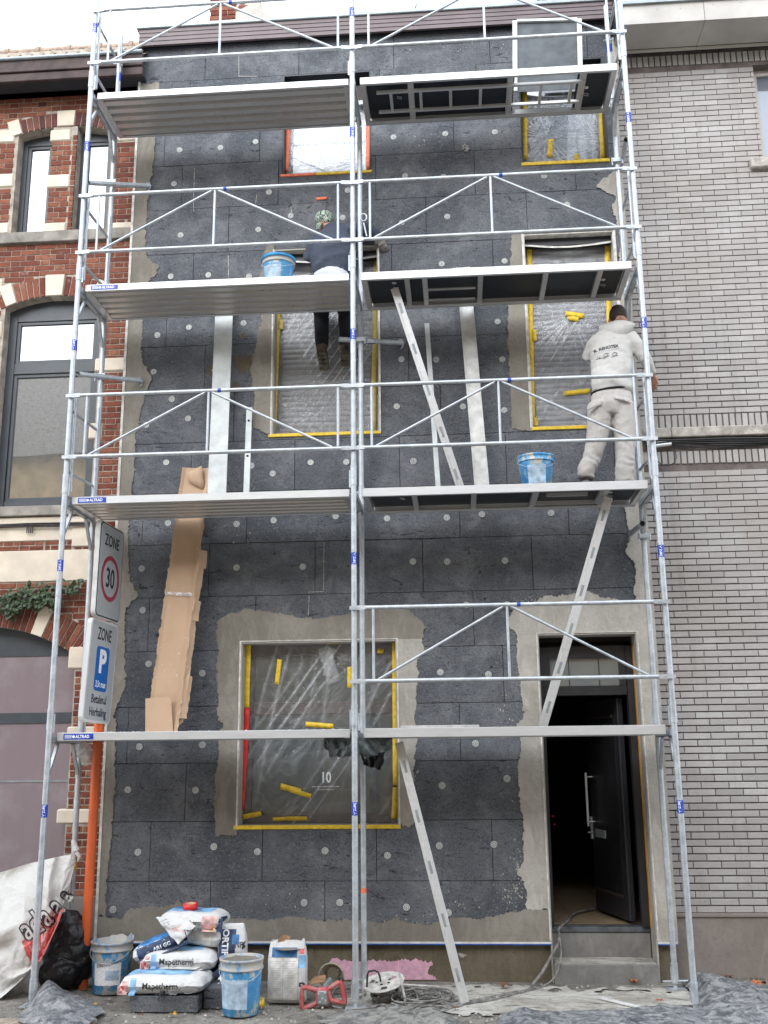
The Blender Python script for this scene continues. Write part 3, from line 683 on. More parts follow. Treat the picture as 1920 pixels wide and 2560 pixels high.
# door case, transom, open leaf, steps, hall
D0 = OP['door']; yd = 1.13
cas = MB(); cas.box((4.074, yd, .40), (4.115, yd + .09, 2.80)); cas.box((4.86, yd, .40), (4.925, yd + .09, 2.80)); cas.box((4.115, yd, 2.69), (4.86, yd + .09, 2.80)); cas.box((4.115, yd, 2.36), (4.86, yd + .09, 2.44))
cas.box((4.115, yd, 2.44), (4.18, yd + .09, 2.69)); cas.box((4.80, yd, 2.44), (4.86, yd + .09, 2.69)); cas.build('door_frame', M['frame_dark'], house, bevel=.004)
MB().box((4.17, yd + .03, 2.43), (4.81, yd + .045, 2.70)).build('transom_pane', glass('transom_glass', (.12, .15, .17, 1), .14, wav=.1), house)
m = MB(); m.box((4.35, yd + .02, 2.44), (4.356, yd + .03, 2.69)); m.box((4.62, yd + .02, 2.44), (4.626, yd + .03, 2.69)); m.build('glazing_bar', M['frame_dark'], house)
MB().box((4.926, yd - .06, .40), (4.934, yd + .02, 2.80)).build('door_trim', simple('orange_foam_strip', srgb(206, 150, 70), .7), house)
hb = at(1370, 2005, 1.21); hinge = Vector((hb.x, 1.235, 0)); tip = atz(1297, 1976, hb.z); dv = (Vector((tip.x, tip.y, 0)) - hinge); dv.z = 0; dv = dv.normalized() * .76
leaf = MB(); leaf.bar(hinge + Vector((0, 0, 1.385)), hinge + dv + Vector((0, 0, 1.385)), .055, 1.91); door = leaf.build('door', M['frame_dark'], house, bevel=.006)
nrm = Vector((dv.y, -dv.x, 0)).normalized()
if nrm.x > 0: nrm = -nrm
def onleaf(a, z, off): return hinge + dv * a + nrm * (.0275 + off) + Vector((0, 0, z))
mm = MB(); mm.bar(onleaf(.12, 1.40, .003), onleaf(.88, 1.40, .003), .006, 1.5); mm.build('door_panel', simple('black_door_panel', (.018, .017, .019, 1), .35), door)
mm = MB()
for z in (.62, 2.18): mm.bar(onleaf(.14, z, .008), onleaf(.86, z, .008), .008, .025)
mm.build('door_moulding', M['frame_brown'], door)
mm = MB(); mm.tube(onleaf(.88, 1.18, .07), onleaf(.88, 1.67, .07), .012, 12)
for z in (1.22, 1.63): mm.tube(onleaf(.88, z, 0), onleaf(.88, z, .07), .008, 8)
mm.build('pull_bar', M['alu'], door)
mm = MB(); mm.bar(onleaf(.55, 1.12, .006), onleaf(.85, 1.12, .006), .012, .07); mm.bar(onleaf(.97, 1.16, .008), onleaf(1.0, 1.16, .008), .02, .2); mm.tube(onleaf(.97, 1.12, .0), onleaf(.97, 1.12, .05), .01, 8); mm.build('letter_flap', M['galv'], door)
M['steps'] = render_mat('worn_step_stone', (.17, .165, .155, 1), (.27, .26, .245, 1), bs=.35)
M['threshold'] = simple('blue_threshold_stone', (.10, .115, .125, 1), .6, scale=10, var=.3)
z1s = at(1300, 2083, .88).z
st = MB(); st.box((4.076, .88, -.05), (4.93, 1.185, z1s)); st.build('step', M['steps'], house, bevel=.006); MB().box((4.09, .90, z1s + .0005), (4.915, 1.17, z1s + .003)).build('pale_tread', M['dust'], house)  # paler layer sets the tread top apart, standing in for lighter shading
MB().box((4.076, 1.175, -.05), (4.93, 1.30, .352)).build('step', M['steps'], house, bevel=.004)
MB().box((4.076, 1.16, .354), (4.93, 1.30, .396)).build('threshold', M['threshold'], house, bevel=.006)
hall = empty('hallway', (4.5, 3, .4)); hall.parent = house; hall.location -= house.location
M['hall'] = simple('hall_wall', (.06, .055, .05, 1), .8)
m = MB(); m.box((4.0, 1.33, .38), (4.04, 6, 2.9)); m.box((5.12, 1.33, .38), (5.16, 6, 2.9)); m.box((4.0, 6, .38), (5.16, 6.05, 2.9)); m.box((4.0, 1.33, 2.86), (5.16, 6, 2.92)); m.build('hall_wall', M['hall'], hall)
m = MB()
for i in range(6):
    for j in range(12):
        m.box((3.9 + i * .40 + .002, 1.302 + j * .40, .30), (3.9 + i * .40 + .397, 1.302 + j * .40 + .397, .400))
m.build('floor_tile', simple('beige_floor_tile', (.40, .30, .20, 1), .35, scale=4, var=.15), hall)['kind'] = 'stuff'
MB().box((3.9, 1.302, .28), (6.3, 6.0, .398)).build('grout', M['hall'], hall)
M['red_lamp'] = simple('red_plastic', (.5, .03, .03, 1), .4)
p = at(1193, 1763, 2.2); MB().lathe([(0, -.01), (.032, 0), (0, .01)], p, 12).build('red_knob', M['red_lamp'], hall)
p = at(1198, 1781, 2.2); MB().lathe([(0, -.012), (.014, 0), (0, .012)], p, 10).build('red_knob', M['red_lamp'], hall)
# dark rooms behind the glass
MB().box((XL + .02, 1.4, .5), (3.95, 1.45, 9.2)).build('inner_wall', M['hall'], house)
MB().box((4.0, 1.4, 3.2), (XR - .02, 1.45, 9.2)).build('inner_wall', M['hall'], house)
# parapet cladding, roof, chimney, solar collectors
yf = .845; pL, pR = at(299, 62, yf), at(1338, 6, yf); zT = pL.z + .01; zB = at(300, 99, yf).z
xl, xr = pL.x + .01, 5.13
for i in range(4):
    h = (zT - zB - .02) / 4; a = zB + h * i
    MB().add([(xl, yf, a), (xr, yf, a), (xr, yf + .005, a + h - .004), (xl, yf + .005, a + h - .004), (xl, yf + .05, a), (xr, yf + .05, a), (xr, yf + .05, a + h - .004), (xl, yf + .05, a + h - .004)],
             [(0, 1, 2, 3), (0, 4, 5, 1), (3, 2, 6, 7), (0, 3, 7, 4), (1, 5, 6, 2)]).build('cladding_strip', M['fascia_brown'], house)
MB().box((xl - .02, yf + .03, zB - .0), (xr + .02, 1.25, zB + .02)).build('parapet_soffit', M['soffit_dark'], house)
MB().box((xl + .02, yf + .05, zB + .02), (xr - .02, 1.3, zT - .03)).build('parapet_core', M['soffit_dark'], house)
MB().box((xl - .03, yf - .015, zT - .02), (xr + .03, 1.3, zT + .025)).build('parapet_cap', M['trim_grey'], house, bevel=.006)
TR = radians(43); yR, zR_ = 1.25, 9.60
def onroof(x, d, off=0): return Vector((x, yR + d * cos(TR) - off * sin(TR), zR_ + d * sin(TR) + off * cos(TR)))
rf = MB(); rf.add([onroof(1.0, -.1), onroof(5.1, -.1), onroof(5.1, 2.55), onroof(1.0, 2.55), (1.0, 5, 9.6), (5.1, 5, 9.6)], [(0, 1, 2, 3), (3, 2, 5, 4), (0, 3, 4), (1, 5, 2)])
roof = rf.build('roof', M['tile_old'], house)
def tiles(x0, x1, d0, d1, mat, parent, onr, px=.22, pd=.28, name='roof_tile', th=.03):
    n = 7; me = None
    vs = [(px * 1.05 * (i / (n - 1) - .5), 0 + (pd + .05) * j, .022 * cos(i / (n - 1) * 2 * pi) - (.02 if j else 0)) for j in (0, 1) for i in range(n)]
    vs += [(a, b, c - .02) for a, b, c in vs[:n]]
    fs = [(i, i + 1, n + i + 1, n + i) for i in range(n - 1)] + [(2 * n + i, 2 * n + i + 1, i + 1, i) for i in range(n - 1)]
    me = bpy.data.meshes.new(name); me.from_pydata(vs, [], fs); me.materials.append(mat); me.update()
    a = onr(0, 0); xdir = Vector((1, 0, 0)); ddir = (onr(0, 1) - a).normalized(); ndir = xdir.cross(ddir)
    R = Matrix((xdir, ddir, ndir)).transposed()
    d = d0
    while d < d1:
        x = x0 + px / 2
        while x < x1:
            o = link(name, me, parent, onr(x, d, th)); o.rotation_euler = R.to_euler(); x += px
        d += pd
tiles(1.02, 1.35, .0, 2.4, M['tile_old'], house, onroof); tiles(4.42, 5.0, .0, 2.4, M['tile_old'], house, onroof)
for a, b in ((1.20, 3.05), (3.07, 4.40)):
    m = MB(); q = [onroof(a, .1, .10), onroof(b, .1, .10), onroof(b, 2.42, .10), onroof(a, 2.42, .10), onroof(a, .1, .03), onroof(b, .1, .03), onroof(b, 2.42, .03), onroof(a, 2.42, .03)]
    m.add(q, [(0, 1, 2, 3), (0, 4, 5, 1), (1, 5, 6, 2), (2, 6, 7, 3), (3, 7, 4, 0)]); sc = m.build('solar_collector', M['glass_solar'], roof)
ch = empty('chimney', (1.0, 1.7, 9)); ch.parent = roof; ch.location = Vector((0, 0, 0)) - wloc(roof)
cx0, cx1, cy0, cy1 = .76, 1.18, 1.40, 1.85
m = MB(); m.box((cx0, cy0, 9.2), (cx1, cy1, 11.6)); m.build('flue', M['joint_red'], roof)
m = MB(); z = 9.5; r = 0
while z < 11.5:
    x = cx0 - (.1 if r % 2 else 0)
    while x < cx1:
        a, b = max(x, cx0 - .008), min(x + .19, cx1 + .008)
        if b - a > .03: m.box((a, cy0 - .01, z), (b, cy0 + .02, z + .05))
        x += .2
    m.box((cx1 - .02, cy0 + .02, z), (cx1 + .01, cy0 + .21, z + .05)); m.box((cx1 - .02, cy0 + .22, z), (cx1 + .01, cy1, z + .05)); z += .06; r += 1
m.build('brick', M['brick'], roof)
m = MB()
m.add([(1.05, 1.37, 9.6), (1.5, 1.35, 9.75), (1.25, 1.40, 10.25), (1.19, 1.39, 10.6), (1.08, 1.38, 10.3), (1.05, 1.39, 10.0)], [(0, 1, 2, 3, 4, 5)]); m.box((1.18, 1.4, 9.6), (1.32, 1.84, 10.2))
m.build('cement_flashing', M['mortar'], roof)
bpy.data.objects.remove(ch)
# =================================================================== LEFT BRICK HOUSE
LY = 1.09
lh = empty('brick_house', (-1.3, 1.2, 0), 'red brick house with cream stone blocks and arched windows, left of the scaffold', 'house')
P_ = lambda u, v: (lambda q: (q.x, q.z))(at(u, v, LY))
def rc(u0, v0, u1, v1):  # rectangle from sight-line corners
    a, b = P_(u0, v0), P_(u1, v1); return (min(a[0], b[0]), max(a[0], b[0]), min(a[1], b[1]), max(a[1], b[1]))
zs = lambda v, u=110: P_(u, v)[1]
LX0 = -3.2
w2a = (P_(32, 400)[0], P_(107, 400)[0], zs(502), zs(286)); w2b = (P_(160, 400)[0], P_(236, 400)[0], zs(500), zs(284))
wd = w2a[1] - w2a[0]
w1 = (P_(1, 800)[0], P_(212, 800)[0], zs(1092), zs(661)); gd = (-3.1, P_(152, 1600)[0], -.05, zs(1412, 100))
def arcf(x0, x1, zspring, rise):
    """z of the arch soffit above an opening"""
    w = (x1 - x0) / 2; R_ = (w * w + rise * rise) / (2 * rise); cx = (x0 + x1) / 2; cz = zspring + rise - R_
    return lambda x: cz + sqrt(max(0, R_ * R_ - (x - cx) ** 2)) if x0 <= x <= x1 else -99, (cx, cz, R_)
w2 = (w2a[0] - .03, w2b[1] + .03); z2s = zs(290); A2, c2_ = arcf(w2[0], w2[1], z2s, .085)
A1, c1 = arcf(w1[0], w1[1], w1[3], .11); gx0, gx1 = -2.27, gd[1]; AG, cG = arcf(gx0, gx1, gd[3] - .02, .30)
lh_holes = [(w2a[0], w2a[1], w2a[2], z2s), (w2b[0], w2b[1], w2b[2], z2s), (w1[0], w1[1], w1[2], w1[3]), (gx0, gx1, -.1, gd[3] - .02)]
ARCH = [(w2, A2, c2_, .17, z2s), (w1, A1, c1, .22, w1[3]), ((gx0, gx1), AG, cG, .27, gd[3] - .02)]
# backing wall with arched openings
m = MB()
for a, b, c, d in cells((LX0, XL + .15, -.1, 9.4), [(h[0], h[1], h[2], h[3] + (.11 if i == 2 else .30 if i == 3 else .085)) for i, h in enumerate(lh_holes)]): m.box((a, LY, c), (b, LY + .28, d))
for (w_, A_, c_2, th, zsps) in ARCH:
    n = 24; x0, x1 = w_[0], w_[1]; rise = A_((x0 + x1) / 2) - zsps
    for i in range(n):
        xa, xb = x0 + (x1 - x0) * i / n, x0 + (x1 - x0) * (i + 1) / n; za, zb_ = max(A_(xa), zsps), max(A_(xb), zsps); zt_ = zsps + rise + .0005
        m.add([(xa, LY, za), (xb, LY, zb_), (xb, LY, zt_), (xa, LY, zt_), (xa, LY + .28, za), (xb, LY + .28, zb_)], [(0, 1, 2, 3), (0, 4, 5, 1)])
m.build('wall', M['joint_red'], lh)
stones = []
def stone(u0, v0, u1, v1, mat='cream', y=LY - .016, name='cream_stone', raw=None):
    r = raw or rc(u0, v0, u1, v1); stones.append(r)
    MB().box((r[0], y, r[2]), (r[1], LY + .1, r[3])).build(name, M[mat], lh, bevel=.012)
for u0, v0, u1, v1 in ((-60, 285, 31, 308), (110, 282, 152, 304), (-60, 380, 28, 404), (102, 379, 150, 405), (-60, 485, 18, 505), (96, 483, 142, 503), (239, 482, 300, 505), (246, 285, 320, 302), (-90, 608, 2, 645), (206, 775, 300, 800), (193, 915, 219, 948), (-120, 700, 3, 730), (150, 1397, 215, 1444), (124, 1748, 215, 1779), (146, 1570, 215, 1594)): stone(u0, v0, u1, v1)
# string courses
for v0, v1, mt, y in ((1094, 1115, 'bluestone', .05), (1117, 1131, 'cream', .02), (1138, 1168, 'cream', .012), (1189, 1256, 'cream', .012), (503, 526, 'bluestone', .05)):
    r = (LX0, XL + .12, zs(v1), zs(v0)); stones.append(r); mb = MB(); mb.box((r[0], LY - y, r[2]), (r[1], LY + .1, r[3])); mb.build('string_course', M[mt], lh, bevel=.006)
r = rc(158, 1138, 213, 1180); stones.append(r); MB().box((r[0], LY - .02, r[2]), (XL + .1, LY + .1, r[3])).build('cream_stone', M['cream'], lh, bevel=.008)
plz = zs(1938, 150)
stones.append((LX0, XL + .2, -.1, plz))
for a, b, c, d in cells((LX0, XL + .14, -.1, plz), [(gx0, gx1, -.2, 5)]): MB().box((a, LY - .03, c), (b, LY + .1, d)).build('plinth', M['plaster_grey'], lh)
# arches: brick voussoirs with cream key blocks
def inarch(x, z):
    for (w_, A_, (cx, cz, R_), th, zsps) in ARCH:
        if w_[0] - .16 < x < w_[1] + .16 and z > zsps - .02:
            r_ = sqrt((x - cx) ** 2 + (z - cz) ** 2)
            if R_ - .01 < r_ < R_ + th: return True
            if r_ < R_ and w_[0] <= x <= w_[1]: return True
    return False
vc = 0
for k, (w_, A_, (cx, cz, R_), th, zsps) in enumerate(ARCH):
    half = math.asin(min(1, (w_[1] - w_[0]) / 2 / R_)) + .05 / R_; pitch = .066; n = int(2 * half * (R_ + th / 2) / pitch); n += 1 - n % 2
    ends = {0, n - 2} if k == 0 else {1, n - 3} if k == 1 else {n // 2 - 10, n // 2 + 10}
    i = 0
    while i < n:
        wide = 1; mat = 'brick_dark' if k < 1 else 'brick'; dy = .008
        if i in ends: wide, mat, dy = 2, 'cream', .02
        if k >= 0 and abs(i - n // 2) <= 1:
            if i < n // 2 - 1 or i > n // 2 - 1: i += 1; continue
            wide, mat, dy = 3, 'cream', .02
        a0 = -half + 2 * half * i / n + .0015 / R_ * 3; a1 = -half + 2 * half * min(n, i + wide) / n - .0015 / R_ * 3
        r0, r1 = R_ + .002, R_ + th + (.015 if mat == 'cream' else -.004)
        q = [(cx + r * sin(a), cz + r * cos(a)) for r in (r0, r1) for a in (a0, a1)]
        vs = [(x, LY - dy, z) for x, z in q] + [(x, LY + .2, z) for x, z in q]
        o = MB().add(vs, [(0, 1, 3, 2), (4, 6, 7, 5), (0, 4, 5, 1), (2, 3, 7, 6), (0, 2, 6, 4), (1, 5, 7, 3)]).build('cream_stone' if mat == 'cream' else 'arch_brick', M[mat], lh, bevel=.004)
        i += wide
M['brick'], _b = M['brick'], M['brick']
zc = zs(1938, 150) + .01
lay_bricks(lh, M['brick'], LX0, XL + .10, zc, 9.15, .315, .0605, .010, .011, LY - .006, .02, 'flemish',
           skipper([(s_[0] - .006, s_[1] + .006, s_[2] - .006, s_[3] + .006) for s_ in stones] + lh_holes, inarch), 300, rank(LY))
def lwin(op, A_, bars, gmats, fw, y, label, arch=.0):
    x0, x1, z0, z1 = op; m = MB(); m.box((x0 - .02, y, z0 - .02), (x0 + fw, y + .07, z1 + arch)); m.box((x1 - fw, y, z0 - .02), (x1 + .02, y + .07, z1 + arch)); m.box((x0 + fw, y, z0 - .02), (x1 - fw, y + .07, z0 + fw)); m.box((x0 + fw, y, z1 - fw * 1.3), (x1 - fw, y + .07, z1 + arch + .05))
    for z, h in bars: m.box((x0 + fw, y - .003, z - h / 2), (x1 - fw, y + .067, z + h / 2))
    w = m.build('window', M['frame_grey'], lh, bevel=.004); w['label'] = label
    m2 = MB(); g0 = fw * .35
    zz = [z0 + fw] + [z for z, h in bars] + [z1 - fw * 1.3]
    for (a, b), gm in zip(zip(zz, zz[1:]), gmats):
        s_ = MB(); e = .035; a2 = a + (bars[0][1] / 2 if bars and a != zz[0] else 0); b2 = b - (bars[0][1] / 2 if bars and b != zz[-1] else 0)
        s_.box((x0 + fw, y + .012, a2), (x0 + fw + e, y + .06, b2)); s_.box((x1 - fw - e, y + .012, a2), (x1 - fw, y + .06, b2)); s_.box((x0 + fw + e, y + .012, a2), (x1 - fw - e, y + .06, a2 + e)); s_.box((x0 + fw + e, y + .012, b2 - e), (x1 - fw - e, y + .06, b2))
        s_.build('sash', M['frame_grey'], w, bevel=.003)
        MB().box((x0 + fw + e * .5, y + .03, a2 + e * .5), (x1 - fw - e * .5, y + .04, b2 - e * .5)).build('pane', M[gm], w)
    return w
lwin(w2a, A2, [], ['glass_sky'], .055, LY + .13, 'narrow attic window beside the scaffold')
lwin(w2b, A2, [], ['glass_sky'], .055, LY + .13, 'narrow attic window behind the scaffold post')
zt1 = zs(785)
lwin((w1[0], w1[1], w1[2], w1[3]), A1, [(zt1, .115)], ['glass_mid', 'glass_sky'], .085, LY + .12, 'wide first floor window mirroring the houses over the road', arch=.10)
# painted brick and a white board seen inside the first floor window
MB().box((LX0, LY + .3, -.1), (XL, LY + .34, 9.3)).build('inner_wall', M['hall'], lh)
t = NT('mauve_reflection_streaks'); n1 = t.noise(1.2, 4, .5, stretch=(2.2, 2.2, .35)); n2 = t.noise(3, 6, .65)
c_g = t.mix(n1, (.17, .115, .13, 1), (.27, .235, .25, 1)); c_g = t.mix(t.ramp(n2, [(.5, 0.), (.7, .4)]), c_g, (.33, .31, .33, 1)); t.set(c_g, .35, spec=.5); t.bump(n2, .1, .02); M['garage'] = t.m  # upright mauve and grey streaks paint the reflections of the glassy front
m = MB(); m.box((gx0, LY + .13, -.08), (gx1, LY + .17, zs(1561))); m.box((gx0, LY + .13, zs(1538)), (gx1, LY + .17, zs(1412))); gdr = m.build('garage_door', M['garage'], lh); gdr['label'] = 'mauve glassy shop front with painted reflections behind the left scaffold posts'
m = MB(); m.box((gx0, LY + .125, zs(1690)), (gx1, LY + .131, zs(1686))); m.build('panel_seam', M['trim_grey'], gdr)
m = MB(); m.box((gx0, LY + .12, zs(1561)), (gx1, LY + .18, zs(1538))); m.box((gx0, LY + .12, zs(1414)), (gx1, LY + .18, AG((gx0 + gx1) / 2))); m.box((gx1 - .03, LY + .11, -.08), (gx1, LY + .18, gd[3])); m.build('door_rail', M['frame_grey'], gdr)
# eaves: gutter board, soffit, tiles
ya = .76; zE1 = at(100, 125, ya).z; zE0 = at(100, 169, ya).z
xe = at(306, 150, ya).x
m = MB(); m.box((LX0, ya, zE0 + .10), (xe, ya + .05, zE1)); m.build('eave_board', M['wood_dark'], lh, bevel=.006)
m = MB(); m.box((LX0, ya + .02, zE0), (xe, ya + .06, zE0 + .095)); m.build('eave_board', M['wood_dark'], lh, bevel=.006)
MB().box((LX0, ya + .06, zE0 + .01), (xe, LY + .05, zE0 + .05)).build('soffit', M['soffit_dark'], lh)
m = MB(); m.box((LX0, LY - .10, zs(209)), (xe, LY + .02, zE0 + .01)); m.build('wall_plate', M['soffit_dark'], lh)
m = MB(); m.tube((LX0, ya - .01, zE1 + .005), (xe, ya - .01, zE1 + .005), .022, 8); m.build('gutter_edge', M['trim_grey'], lh)
T2 = radians(42)
def onl(x, d, off=0): return Vector((x, ya + .02 + d * cos(T2) - off * sin(T2), zE1 - .01 + d * sin(T2) + off * cos(T2)))
m = MB(); m.add([onl(LX0, -.02), onl(xe, -.02), onl(xe, 1.25), onl(LX0, 1.25)], [(0, 1, 2, 3)]); m.build('roof', M['tile_roof'], lh)
tiles(-1.9, xe, 0, 1.1, M['tile_roof'], lh, onl, px=.13, pd=.2, th=.02)
m = MB(); rg = onl(0, 1.3); x = LX0
while x < xe: m.tube((x, rg.y, rg.z), (x + .36, rg.y, rg.z), .055, 8); m.tube((x + .33, rg.y, rg.z), (x + .38, rg.y, rg.z), .072, 8); x += .37
m.build('ridge_tile', M['tile_roof'], lh)
# cables on the string course
m = MB()
for k, v in enumerate((1132, 1135, 1138)):
    z = zs(v); m.path([(LX0 + i * .3, LY - .03 - .006 * k, z + .006 * sin(i * 1.7 + k)) for i in range(11)] + [(XL - .25 + .03 * k, LY - .03, z), (XL - .15, LY - .02, z - .10 - .03 * k)], .006, 6)
m.build('cable', M['rubber'], lh)
m = MB()
for k in range(4): x = P_(62 + k * 4, 1140)[0]; m.tube((x, LY - .035, zs(1137)), (x, LY - .035, zs(1152)), .005, 6)
m.build('cable_clip', M['rubber'], lh)
# creeper on the left house
M['leaf'] = simple('ivy_leaf', (.05, .085, .035, 1), .5, scale=30, var=.5)
M['stem'] = simple('ivy_stem', (.12, .08, .05, 1), .8)
iv = empty('climbing_plant', tuple(at(60, 1320, LY - .03)), 'green creeper growing over the ground floor arch of the red brick house', 'plant')
random.seed(3); lm = MB(); bm_ = MB()
def leafat(p, s_, m=None):
    n = Vector((random.gauss(0, .5), -1, random.gauss(.2, .5))).normalized(); a = n.orthogonal().normalized(); a.rotate(Quaternion(n, random.random() * 6.28)); b = n.cross(a)
    q = [(0, -1), (.75, -.45), (.62, .35), (0, 1.1), (-.62, .35), (-.75, -.45)]
    (m or lm).add([p + a * x * s_ + b * y * s_ + n * (abs(x) * -.25 * s_) for x, y in q] + [p], [(i, (i + 1) % 6, 6) for i in range(6)])
for (u0, v0, u1, v1, n) in ((0, 1300, 70, 1275, 110), (20, 1310, 95, 1290, 130), (85, 1280, 120, 1300, 100), (110, 1275, 175, 1268, 90), (60, 1300, 130, 1305, 70), (-40, 1290, 10, 1310, 60), (10, 1325, 40, 1318, 30)):
    for i in range(n):
        t_ = random.random(); u = u0 + (u1 - u0) * t_ + random.gauss(0, 5); v = v0 + (v1 - v0) * t_ + random.gauss(0, 9)
        leafat(at(u, v, LY - .05 - random.random() * .10), random.uniform(.014, .030))
lm.build('foliage', M['leaf'], iv)
for L in ([(150, 1290), (148, 1330), (143, 1370), (142, 1400)], [(0, 1300), (40, 1290), (90, 1285), (140, 1275), (172, 1270)], [(150, 1330), (160, 1322)], [(30, 1310), (60, 1300), (90, 1300)]): bm_.path([at(u, v, LY - .035) for u, v in L], .004, 5)
bm_.build('stem', M['stem'], iv)
# =================================================================== RIGHT GREY BRICK HOUSE
RY = 1.09
rh = empty('brick_house', (6.2, 1.2, 0), 'house of long grey bricks with off white eaves panels, right of the scaffold', 'house')
Q_ = lambda u, v, Y=RY: at(u, v, Y)
rz = lambda v, u=1500: Q_(u, v).z
RX0, RX1 = XR - .02, 8.2
wx0 = Q_(1637, 250).x; wz0, wz1 = Q_(1640, 347).z, Q_(1640, 140).z
m = MB()
for a, b, c, d in cells((RX0, RX1, rz(1972), 9.6), [(wx0, wx0 + 1.2, wz0, wz1)]): m.box((a, RY, c), (b, RY + .25, d))
m.build('wall', M['joint_grey'], rh)
zp = rz(1972); m = MB(); m.box((RX0, RY - .035, -.1), (RX1, RY + .2, zp - .03)); m.build('plinth', M['plaster_grey'], rh); MB().box((RX0, RY - .05, zp - .029), (RX1, RY + .05, zp)).build('plinth_cap', M['plaster_grey'], rh, bevel=.005)
zsd = [(rz(1001, 1550), rz(971, 1550)), (rz(923, 1550), rz(893, 1550)), (rz(141, 1500), rz(117, 1500))]
band_z = (rz(947, 1550), rz(923.5, 1550))
SK = skipper([(wx0 - .002, wx0 + 1.2, wz0 - .07, wz1 + .002)])
rp = .0595; segs_ = [(zp + .004, zsd[0][0]), (zsd[1][1], zsd[2][0])]
pcs = []
class _C: pass
def gb(z0, z1, bond, px, pz, jx, jz, lim, sh=0): lay_bricks(rh, M['grey_brick'], RX0, 7.4, z0, z1, px, pz, jx, jz, RY - .014, .03, bond, SK, lim, rank(RY), shift=sh)
n1 = int((segs_[0][1] - segs_[0][0]) / rp); gb(segs_[0][0], segs_[0][0] + n1 * rp, 'half', .2385, (segs_[0][1] - segs_[0][0]) / n1, .007, .0105, 210)
n2 = int((segs_[1][1] - segs_[1][0]) / rp); gb(segs_[1][0], segs_[1][0] + n2 * rp, 'half', .2385, (segs_[1][1] - segs_[1][0]) / n2, .007, .0105, 60)
for i, (a, b) in enumerate(zsd): gb(a + .004, b, 'soldier', .0595, (b - a - .004), .014, .010, (14, 16, 0)[i])
m = MB(); x = RX0
for L in (.33, .95, 1.0, 1.2): m.box((x + .004, RY - .055, band_z[0] + .01), (x + L, RY + .1, band_z[1])); x += L
m.build('sill_band', M['sillstone'], rh, bevel=.008)
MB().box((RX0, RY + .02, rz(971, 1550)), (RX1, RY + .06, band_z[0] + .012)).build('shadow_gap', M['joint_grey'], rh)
w = window(rh, (wx0, wx0 + 1.2, wz0, wz1), RY + .10, .06, M['panel_white'], M['glass_sky'], label='window cut off by the right edge of the photograph')
MB().box((Q_(1618, 355).x, RY - .07, Q_(1620, 369).z), (wx0 + 1.3, RY + .1, wz0)).build('window_sill', M['sillstone'], rh, bevel=.01)
# eaves of the grey house
y1 = .62; A0 = at(1360, 12, y1); A1_ = at(1360, 53, y1); B0 = at(1659, -5, y1)
x = RX0 - .02 + .06; seam = at(1521, 20, y1).x; zt_, zb_ = A0.z, A1_.z
m = MB()
for a, b in ((5.12, seam - .002), (seam + .002, 7.4)):
    pan = MB(); pan.box((a, y1, zb_), (b, y1 + .012, zt_ + .45)); pan.build('eave_panel', M['panel_white'], rh, bevel=.002)
    pan = MB(); pan.box((a, y1 + .013, zb_ - .001), (b, RY - .09, zb_ + .011)); pan.build('eave_panel', M['panel_white'], rh, bevel=.002)
    pan = MB(); pan.box((a, RY - .085, rz(121, 1450)), (b, RY - .07, zb_ - .002)); pan.build('eave_panel', M['panel_white'], rh, bevel=.002)
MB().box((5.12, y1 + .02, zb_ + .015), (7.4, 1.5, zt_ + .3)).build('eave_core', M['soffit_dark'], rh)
MB().box((5.10, y1 - .03, zt_ - .0), (7.4, y1 - .001, zt_ + .03)).build('gutter_edge', M['trim_grey'], rh)
m = MB()
for u, v in ((1425, 85), (1463, 82), (1530, 79), (1590, 78), (1420, 20), (1470, 18), (1500, 13), (1540, 10), (1600, 5), (1440, 50)):
    yy = y1 - .001 if v < 40 else RY - .086; p = at(u, v, yy); m.lathe([(0, -.004), (.006, 0), (0, .004)], p, 8)
m.build('panel_rivet', M['trim_grey'], rh)
# cables under the stone band
m = MB(); random.seed(9)
for k, (va, vb) in enumerate(((950, 946), (955, 950), (960, 954), (964, 957), (968, 960))):
    pts = []
    for i in range(30):
        t_ = i / 29; u = 1395 + 300 * t_; v = va + (vb - va) * t_ + (6 if k > 2 else 2) * sin(t_ * 7 + k) * (1 - t_); pts.append(at(u, v, RY - .06 + .008 * k))
    m.path(pts, .010 if k < 3 else .007, 6)
lo = [at(u, v, RY - .05) for u, v in ((1408, 965), (1410, 980), (1418, 994), (1430, 1004), (1444, 1006), (1456, 1000), (1461, 988), (1459, 975), (1452, 962), (1470, 967), (1482, 968), (1495, 960), (1503, 948))]
m.path(lo, .0045, 6); m.build('cable', M['rubber'], rh)
m = MB(); m.tube(at(1402, 965, RY - .05), at(1450, 959, RY - .05), .018, 10); m.tube(at(1405, 957, RY - .05), at(1440, 953, RY - .05), .009, 8); m.tube(at(1408, 962, RY - .05), at(1409, 974, RY - .05), .010, 8); m.build('cable_joint', M['alu'], rh)
